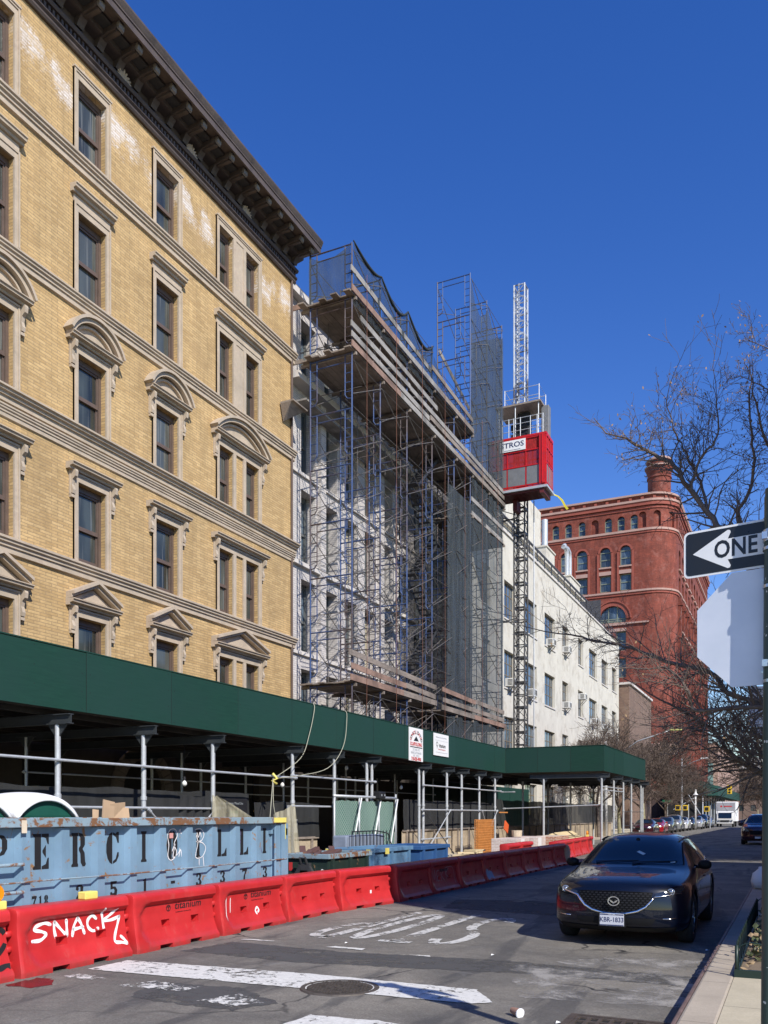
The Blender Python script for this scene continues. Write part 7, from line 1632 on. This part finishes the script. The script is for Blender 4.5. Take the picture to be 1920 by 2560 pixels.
        for y in (yf, yr):
            if detail:
                b = MB(); vs = []; K = 22
                for k in range(K+1):
                    a = R(-22)+(math.pi+R(44))*k/K
                    for r_ in (.372,.432): 
                        yy, zz = y+r_*math.cos(a), .335+r_*math.sin(a); pz = proj((s_*.7, yy, max(.2,zz)), d, .008); vs.append((pz.x if abs(pz.x) > .6 else s_*.86, yy, zz))
                b.add(vs, [(2*k,2*k+1,2*k+3,2*k+2) for k in range(K)]); b.obj('arch_cladding', m_clad, t, smooth=True, world=False)
    tm, qm = wheel_mesh(); tme = tm.mesh('tyre', m_tyre, True); qme = qm.mesh('rim', m_rim, False)
    for y in (yf, yr):
        for s_ in (-1,1):
            w_ = bpy.data.objects.new('wheel', tme); COL.objects.link(w_); w_.parent = t; w_.location = (s_*(.775*W_), y, 0); w_.rotation_euler = (0,0,0 if s_ > 0 else math.pi); put('rim', qme, w_)
            b = MB(); b.box(min(s_*.55,s_*.62),max(s_*.55,s_*.62),y-.3,y+.3,.1,.62); 
    if detail:
        # grille: dark mesh shield with a bright wing under it
        top = [(-.46,.70),(-.3,.705),(0,.71),(.3,.705),(.46,.70)]; bot = [(-.44,.60),(-.30,.49),(0,.445),(.30,.49),(.44,.60)]
        tg = NT('grille_mesh'); Pg = tg.obj(); sg = tg.sep(Pg); wv = tg.math('FRACT', tg.math('MULTIPLY', sg[2], 34)); wu = tg.math('FRACT', tg.math('ADD', tg.math('MULTIPLY', sg[0], 18), tg.math('MULTIPLY', tg.math('FLOOR', tg.math('MULTIPLY', sg[2], 34)), .5)))
        mk_ = tg.math('MULTIPLY', tg.math('GREATER_THAN', wv, .45), tg.math('LESS_THAN', wu, .6)); mg = tg.fin(tg.mix(mk_, (.002,.002,.002), (.018,.018,.02)), .5, 0, .15)
        patch('grille', (top,bot), mg, F, .010, mkF, 10, nu=28)
        wing = [(-.74,.735),(-.66,.70),(-.55,.672),(-.48,.655),(-.44,.60),(-.38,.53),(-.28,.475),(-.14,.442),(0,.435),(.14,.442),(.28,.475),(.38,.53),(.44,.60),(.48,.655)]
        strip('chrome_wing', wing, [.008,.018,.024,.03,.034,.036,.034,.03,.028,.03,.034,.036,.03,.022], m_chrome, F, .016, mkF); strip('chrome_wing', [(.48,.655),(.56,.665),(.66,.68),(.78,.70)], [.022,.016,.012,.008], m_chrome, F, .014, mkF)
        strip('grille_rim', [(-.46,.705),(-.3,.712),(0,.717),(.3,.712),(.46,.705)], .010, m_clad, F, .012, mkF)
        b = MB(); 
        for k in range(24):
            a0, a1 = 6.283*k/24, 6.283*(k+1)/24; ra, rb = .075, .058
            b.prism([(ra*math.cos(a0), .60+ra*.82*math.sin(a0)),(ra*math.cos(a1), .60+ra*.82*math.sin(a1)),(ra*.82*math.cos(a1), .60+ra*.66*math.sin(a1)),(ra*.82*math.cos(a0), .60+ra*.66*math.sin(a0))], 'y', -.075, -.060)
        for s_ in (-1,1): b.prism([(0,.585),(s_*.025,.605),(s_*.055,.62),(s_*.05,.606),(s_*.03,.585),(0,.568)][::(1 if s_ < 0 else -1)], 'y', -.073, -.061)
        b.obj('badge', m_chrome, t, world=False)
        for s_ in (-1,1):
            A = [(s_*x,z) for x,z in ((.49,.70),(.58,.725),(.68,.75),(.76,.775),(.80,.80))]; B2 = [(s_*x,z) for x,z in ((.49,.665),(.58,.668),(.68,.678),(.76,.70),(.80,.735))]
            patch('headlight', (A,B2), m_lens, F, .007, mkF, 5, nu=14)
            c = proj(mkF(s_*.665,.715), F, .012); b = MB(); b.lathe([(.046,0),(.036,-.006),(.030,.0)], c.x, c.z, 20, axis='y'); b.lathe([(.001,-.004),(.022,-.003),(.025,.0)], c.x, c.z, 14, axis='y'); b.v = [(x, y+c.y, z) for x,y,z in b.v]; b.obj('lamp', m_lamp, t, smooth=True, world=False)
            strip('fog_trim', [(s_*.58,.385),(s_*.66,.385),(s_*.74,.392)], .012, m_chrome, F, .008, mkF)
            strip('bonnet_crease', [(s_*.42,.78),(s_*.5,.86),(s_*.58,.92)], .006, body_mat, (0,0,-1), .001, lambda x, z: (x, .1+(z-.78)*6, .9)) if False else None
        patch('lower_intake', ([(-.50,.385),(0,.39),(.50,.385)],[(-.46,.31),(0,.30),(.46,.31)]), m_clad, F, .006, mkF, 4, nu=16)
        patch('skid_panel', ([(-.74,.28),(-.4,.27),(0,.268),(.4,.27),(.74,.28)],[(-.70,.21),(-.4,.205),(0,.203),(.4,.205),(.70,.21)]), m_clad, F, .010, mkF, 3, nu=20)
        py = proj(mkF(-.03,.36), F, .0).y-.03; pl = MB(); pl.box(-.18,.125,py-.006,py,.28,.435); po = pl.obj('number_plate', M('plate_white',(.55,.56,.60),.4,0,.04), t, world=False, bevel=.004)
        pl = MB(); pl.box(-.176,.121,py-.0075,py-.0066,.418,.431); pl.box(-.176,.121,py-.0075,py-.0066,.284,.296); pl.obj('plate_band', m_navy, po, world=False)
        txt('KBR-1833', .085, m_navy, 'lettering', po, frame((-.0275,py-.0072,.357),(1,0,0),(0,0,1)), .0004, bold=.0012, sx=.86, world=False); txt('NEW YORK', .017, m_swhite, 'lettering', po, frame((-.0275,py-.0082,.4245),(1,0,0),(0,0,1)), .0002, world=False)
        b = MB(); b.box(-.20,.145,py+.0,py+.04,.27,.445); b.obj('plate_holder', m_clad, t, world=False)
        # bonnet edges, roof rails, wipers, screen tags
        for s_ in (-1,1):
            strip('roof_rail', [(s_*.55,2.05),(s_*.56,2.5),(s_*.55,3.2),(s_*.52,3.75)], .026, m_band if s_ > 0 else m_clad, (0,0,-1), .018, lambda x, y: (x,y,1.3))
            patch('a_pillar_gloss', ([(s_*.60,1.28),(s_*.65,1.15),(s_*.70,1.0)],[(s_*.585,1.28),(s_*.635,1.15),(s_*.68,1.0)]), m_clad, F, .005, mkF, 2, nu=8)
        strip('wiper', [(-.5,1.015),(-.2,1.03),(.1,1.04)], .014, m_clad, F, .018, mkF); strip('wiper', [(.02,1.015),(.3,1.03),(.6,1.035)], .014, m_clad, F, .018, mkF)
        for (x,z,w,h,rot) in ((.10,1.15,.13,.05,-40),(.53,1.035,.10,.035,0)):
            c = proj(mkF(x,z), F, .007); n2 = proj(mkF(x,z+.05), F, .007)-c; n2.normalize(); ux = Vector((1,0,0)); m3 = frame(c, ux, n2); rt = Matrix.Rotation(R(rot),4,'Z'); b = MB(); b.quad((-w/2,-h/2,0),(w/2,-h/2,0),(w/2,h/2,0),(-w/2,h/2,0)); b.xf(m3@rt); b.obj('screen_tag', M('pale_tag',(.42,.55,.60),.6) if 'pale_tag' not in bpy.data.materials else bpy.data.materials['pale_tag'], t, world=False)
        c = proj(mkF(0,1.33), F, .002); b = MB(); b.lathe([(.001,-.035),(.02,-.034),(.03,-.03)], c.x, c.z, 12, axis='y'); b.v = [(x, y+c.y+.03, z) for x,y,z in b.v]; b.obj('camera_pod', m_clad, t, world=False)
        for s_ in (-1,1): strip('door_gap', [(1.72,.95),(1.70,.7),(1.72,.45),(1.78,.28)], .007, m_black, (-s_,0,0), .0, (lambda s_: lambda y, z: (s_*.7,y,z))(s_)); strip('door_gap', [(2.6,.96),(2.6,.6),(2.62,.28)], .007, m_black, (-s_,0,0), .0, (lambda s_: lambda y, z: (s_*.7,y,z))(s_)); strip('door_handle', [(2.35,.80),(2.5,.80)], .022, body_mat, (-s_,0,0), .012, (lambda s_: lambda y, z: (s_*.7,y,z))(s_))
    else:
        patch('grille', ([(-.42,.66*Hh),(0,.67*Hh),(.42,.66*Hh)],[(-.38,.48*Hh),(0,.46*Hh),(.38,.48*Hh)]), m_clad, F, .01, mkF, 3, nu=8)
        for s_ in (-1,1): patch('headlight', ([(s_*.48,.70*Hh),(s_*.78,.75*Hh)],[(s_*.48,.62*Hh),(s_*.78,.64*Hh)]), m_lamp, F, .008, mkF, 2, nu=6)
        b = MB(); b.box(-.15,.15,-.07,-.055,.36,.47); b.obj('number_plate', m_white, t, world=False)
    return t
car = build_car('x', m_cpaint)
car.name = 'parked_car'; car['label'] = 'glossy dark blue black crossover with wide grille and bright trim, parked nearest in the shade'; car.location = (-2.08, 11.22, 0)
grpc = 'cars parked along the far kerb'
pc = {k: carpaint(k.replace(' ','_')+'_paint', c) for k, c in {'dark burgundy':(.06,.012,.018),'bright red':(.42,.015,.025),'mid grey':(.10,.10,.105),'silver grey':(.30,.31,.32),'white':(.70,.71,.72),'dark grey':(.04,.042,.046),'pale silver':(.45,.46,.48),'black':(.012,.012,.014),'blue grey':(.14,.18,.26)}.items()}
protos = {}
def far_car(col, kind, loc, label, H_=1.0, W_=1.0, rz=0, scale=1):
    t = build_car(label, pc[col], kind, False, W_, H_, grp=grpc if rz == 0 else None); t.location = loc; t.rotation_euler = (0,0,rz); t.scale = (scale,)*3; return t
xk = -11.0
for (col,kind,y,lab,h) in (('dark burgundy','sedan',70.5,'dark burgundy car parked nearest the shed end',1.0),('bright red','sedan',76.5,'bright red hatchback second in the parked row',1.02),('mid grey','suv',82.5,'grey car just behind the red hatchback in the parked row',1.08),
      ('silver grey','suv',88.8,'silver grey pickup style car in the middle of the parked row',1.2),('white','sedan',95.2,'white car in the middle of the parked row',1.1),('dark grey','sedan',101.5,'dark grey saloon behind the white car',1.05),('pale silver','suv',107.5,'pale silver car behind the dark grey saloon',1.1),('black','suv',114,'tall black car near the end of the parked row',1.25),('blue grey','suv',120.5,'blue grey car last in the parked row',1.15)):
    far_car(col, kind, (xk+(.3 if y > 105 else 0),y,0), lab, h, 1.0)
t = far_car('dark burgundy','suv',(-1.85,52.6,0),'big dark red four wheel drive parked on the right beside the green pole',1.22,1.03); t['group'] = ''; del t['group']
t = far_car('black','sedan',(-3.2,124.5,0),'black saloon crossing at the far junction, behind the dark red vehicle',1.02,1.0,R(90)); t.location = (-2.4,123.6,0)
# box truck
BT = thing('box_truck', 'white box truck facing the camera at the far junction', 'truck', (-8.7,128,0))
b = MB(); b.prism([(0,.45),(.05,1.15),(.35,2.0),(.6,2.2),(1.7,2.2),(1.7,.45)][::-1], 'x', -9.75, -7.65); b.v = [(x,y+128,z) for x,y,z in b.v]; b.obj('cab', m_acw, BT, bevel=.05)
b = MB(); b.box(-10.0,-7.4,129.9,136,.8,3.55); b.obj('cargo_box', m_white, BT); b = MB(); b.box(-9.9,-7.5,129.86,129.895,2.3,3.4); b.obj('box_front_panel', M('grey_panel',(.32,.32,.33),.6), BT)
b = MB(); b.quad((-9.55,128.03,1.22),(-7.85,128.03,1.22),(-7.85,128.30,1.98),(-9.55,128.30,1.98)); b.obj('windshield', m_cglass, BT); b = MB(); b.box(-9.3,-8.1,127.93,127.97,.75,.95); b.obj('grille', m_clad, BT)
for x in (-9.6,-7.95): b = MB(); b.box(x,x+.25,127.93,127.97,.78,.98); b.obj('headlight', m_lamp, BT)
for y in (128.9,134.5):
    for x in (-9.7,-7.7): b = MB(); b.lathe([(.001,-.13),(.42,-.12),(.42,.12),(.001,.13)], y, .42, 18, axis='x'); b.v = [(x+a,p,q) for a,p,q in b.v]; b.obj('wheel', m_tyre, BT)
txt('MOVING', .4, m_rink, 'lettering', BT, frame((-8.5,129.85,2.85),(1,0,0),(0,0,1)), .002) if False else None
b = MB(); b.box(-9.0,-7.9,129.85,129.858,2.8,2.95); b.lathe([(.001,129.852),(.14,129.852)], -9.3, 2.88, 14, axis='y'); b.obj('logo_stripe', m_rink, BT)
# ---------------------------------------------------------------- street furniture far along
m_sig = M('signal_yellow', (.75,.50,.03), .5); m_red_l = M('red_hand', (.6,.05,.03), .5)
LP = thing('street_lamp', 'silver street lamp with curved arm by the far junction', 'street lamp', (-11.8,105,.15))
b = MB(); b.tube([(-11.8,105,.15),(-11.8,105,8.3)], [.14,.08], 10); b.obj('pole', m_galv, LP, smooth=True); b = MB(); b.tube([(-11.8,105,7.2),(-10.5,103.8,7.7),(-9.3,102.6,8.0)], .05, 8); b.obj('arm', m_galv, LP, smooth=True); b = MB(); b.box(-9.5,-8.7,102.2,102.6,7.95,8.1); b.obj('lamp_head', m_acw, LP, bevel=.03)
LP2 = thing('street_lamp', 'silver street lamp rising behind the far end of the shed, with yellowish head', 'street lamp', (-9.6,64.0,.01))
LP2.location = (-12.3,63.0,.15); b = MB(); b.tube([(-12.3,63,.15),(-12.3,63,7.0)], [.13,.09], 10); b.obj('pole', m_wpipe, LP2, smooth=True); b = MB(); b.tube([(-12.3,63,5.4),(-10,62.6,6.9),(-7.6,62.3,7.6)], .04, 8); b.obj('arm', m_galv, LP2, smooth=True); b = MB(); b.box(-7.8,-7.0,62.15,62.45,7.5,7.62); b.obj('lamp_head', M('yellowed_lamp',(.62,.60,.20),.5), LP2, bevel=.03)
TL = thing('traffic_light', 'yellow traffic signal hanging from a mast arm over the far junction', 'traffic light', (-6.8,107.5,4.2))
b = MB(); b.tube([(-12.2,107.2,.15),(-12.2,107.2,3.5),(-9,107.3,4.4),(-6.0,107.6,5.3)], .06, 8); b.obj('mast_arm', m_stair, TL, smooth=True); b = MB(); b.box(-7.05,-6.55,107.3,107.7,4.1,5.15); b.obj('housing', m_sig, TL, bevel=.03)
for z in (4.3,4.62,4.94): b = MB(); b.lathe([(.001,107.28),(.12,107.28)], -6.8, z, 12, axis='y'); b.obj('lens', m_black, TL)
for i, (x,y,z,l) in enumerate(((-12.0,103,2.2,'left yellow pedestrian signal box on the far lamp post'),(-11.2,103,2.2,'right yellow pedestrian signal box beside the far lamp post'),(-8.9,103,2.05,'yellow pedestrian signal box on its own post at the far corner'))):
    t = thing('pedestrian_signal', l, 'traffic light', (x,y,z), 0, 'pedestrian signals'); b = MB(); b.box(-.28,.28,-.15,.15,0,.6); b.obj('housing', m_sig, t, world=False, bevel=.03); b = MB(); b.box(-.2,.2,-.157,-.152,.1,.5); b.obj('screen', m_black, t, world=False); b = MB(); b.tube([(.35,0,-z+.15),(.35,0,.7)], .05, 8); b.obj('post', m_galv, t, world=False)
b = MB(); b.tube([(-9.9,101,.15),(-9.9,101,4.4)], .09, 10); b.lathe([(.3,3.9),(.12,4.1),(.09,4.5)], -9.9, 101, 12); o = b.obj('white_post', m_wpipe, smooth=True); tag(o, 'plain white post between the parked cars and the far shed', 'post')
GS = thing('street_name_sign', 'small green street name plate by the far lamp post', 'street sign', (-12.6,100,3.1)); b = MB(); b.box(-13.3,-12.2,99.98,100.02,3.1,3.35); b.obj('plate', M('sign_green',(.02,.25,.12),.5), GS); b = MB(); b.tube([(-12.75,100.05,.15),(-12.75,100.05,3.4)], .04, 8); b.obj('post', m_galv, GS)
# far shed on the red building
FS = thing('sidewalk_shed', 'far dark green shed wrapped round the base of the red warehouse', 'sidewalk shed', (-14,150,.15))
b = MB(); b.prism([(-17.4,136),(-12.2,136),(-12.2,196),(-17.4,196)], 'z', 5.0, 6.7); b.obj('parapet', m_green, FS)
b = MB(); b.prism([(-12.2,136.5),(-10.4,138.5),(-10.4,196),(-12.2,196)], 'z', 4.6, 6.1); b.obj('lower_parapet', m_green, FS)
for k in range(12):
    b = MB(); b.tube([(-12.4,137+5*k,.15),(-12.4,137+5*k,5)], .08, 6); b.obj('post', m_galv if k != 0 else m_wpipe, FS)
b = MB(); b.bar((-14.5,136.2,5.0),(-12.4,137,1.2), .1,.1); b.bar((-16.5,136.2,2.5),(-12.4,136.6,4.9), .1,.1); b.obj('brace', m_galv, FS)
b = MB(); b.box(-17.35,-13.2,137,195,.15,4.9); b.obj('black_shade_fill', m_black, FS)  # black block standing in for the shade under the far shed
# pale pink corner building, far apartment house
m_pbrick = brick_mat('pink_buff_brick', (.46,.29,.22), (.40,.25,.19), (.40,.33,.28), .5, .2, .012, big=.12, bumps=.1)
PB = thing('pink_brick_building', 'pale pink brick corner house with a green glass bay, beyond the red warehouse', 'building', (-24,230,0))
po_ = [(212+4.6*k,213.6+4.6*k,z,z+2.2) for k in range(14) for z in (2.5,6.0,9.4,12.6)]
b = MB(); facade(b, PX(-15.6), 208, 290, 0, 16.5, [o for o in po_ if o[3] < 12.5 or o[0] < 250], .3); b.quad((-40,208,0),(-15.6,208,0),(-15.6,208,18),(-40,208,18)); b.quad((-40,208,16.5),(-15.6,208,16.5),(-15.6,290,16.5),(-40,290,16.5)); b.obj('wall', m_pbrick, PB)
for o_ in [o for o in po_ if o[3] < 12.5 or o[0] < 250]: b = MB(); b.quad((-15.9,o_[0],o_[2]),(-15.9,o_[1],o_[2]),(-15.9,o_[1],o_[3]),(-15.9,o_[0],o_[3])); b.obj('window', m_glass2, PB)
b = MB(); b.box(-18.4,-16.6,207.2,207.99,4,13.5); b.obj('glass_bay', M('green_glass',(.22,.36,.33),.2), PB); b = MB(); b.box(-18.5,-16.5,207.1,207.19,7.6,8.0); b.box(-18.5,-16.5,207.1,207.19,4.0,4.3); b.box(-18.5,-16.5,207.1,207.19,10.8,11.2); b.obj('bay_band', m_stair, PB)
b = MB(); b.box(-40,-15.3,207.7,290.2,16.5,17.1); b.obj('coping', m_pbrick, PB)
AP = thing('apartment_block', 'brown brick apartment block with pale gabled parapet closing the street', 'building', (0,330,0))
ao = [(-22+4*k,-20.2+4*k,z,z+2.2) for k in range(12) for z in (3,6.8,10.6,14)]
b = MB(); facade(b, PY(330.0), -24, 26, 0, 19, ao, .3); b.quad((-24,330,0),(-24,350,0),(-24,350,19),(-24,330,19)); b.quad((-24,330,19),(26,330,19),(26,350,19),(-24,350,19)); b.obj('wall', m_bbrick, AP)
b = MB(); b.box(-24.3,26.3,329.6,330.0,17.5,19.6); b.prism([(-15,19.6),(-9,19.6),(-9.6,21),(-11,22),(-13,22),(-14.4,21)], 'y', 329.6, 330); b.prism([(3,19.6),(9,19.6),(8.4,21),(7,22),(5,22),(3.6,21)], 'y', 329.6, 330); b.obj('parapet', m_cream, AP)
for o_ in ao: b = MB(); b.quad((o_[0],330.3,o_[2]),(o_[1],330.3,o_[2]),(o_[1],330.3,o_[3]),(o_[0],330.3,o_[3])); b.obj('window', m_glass, AP)
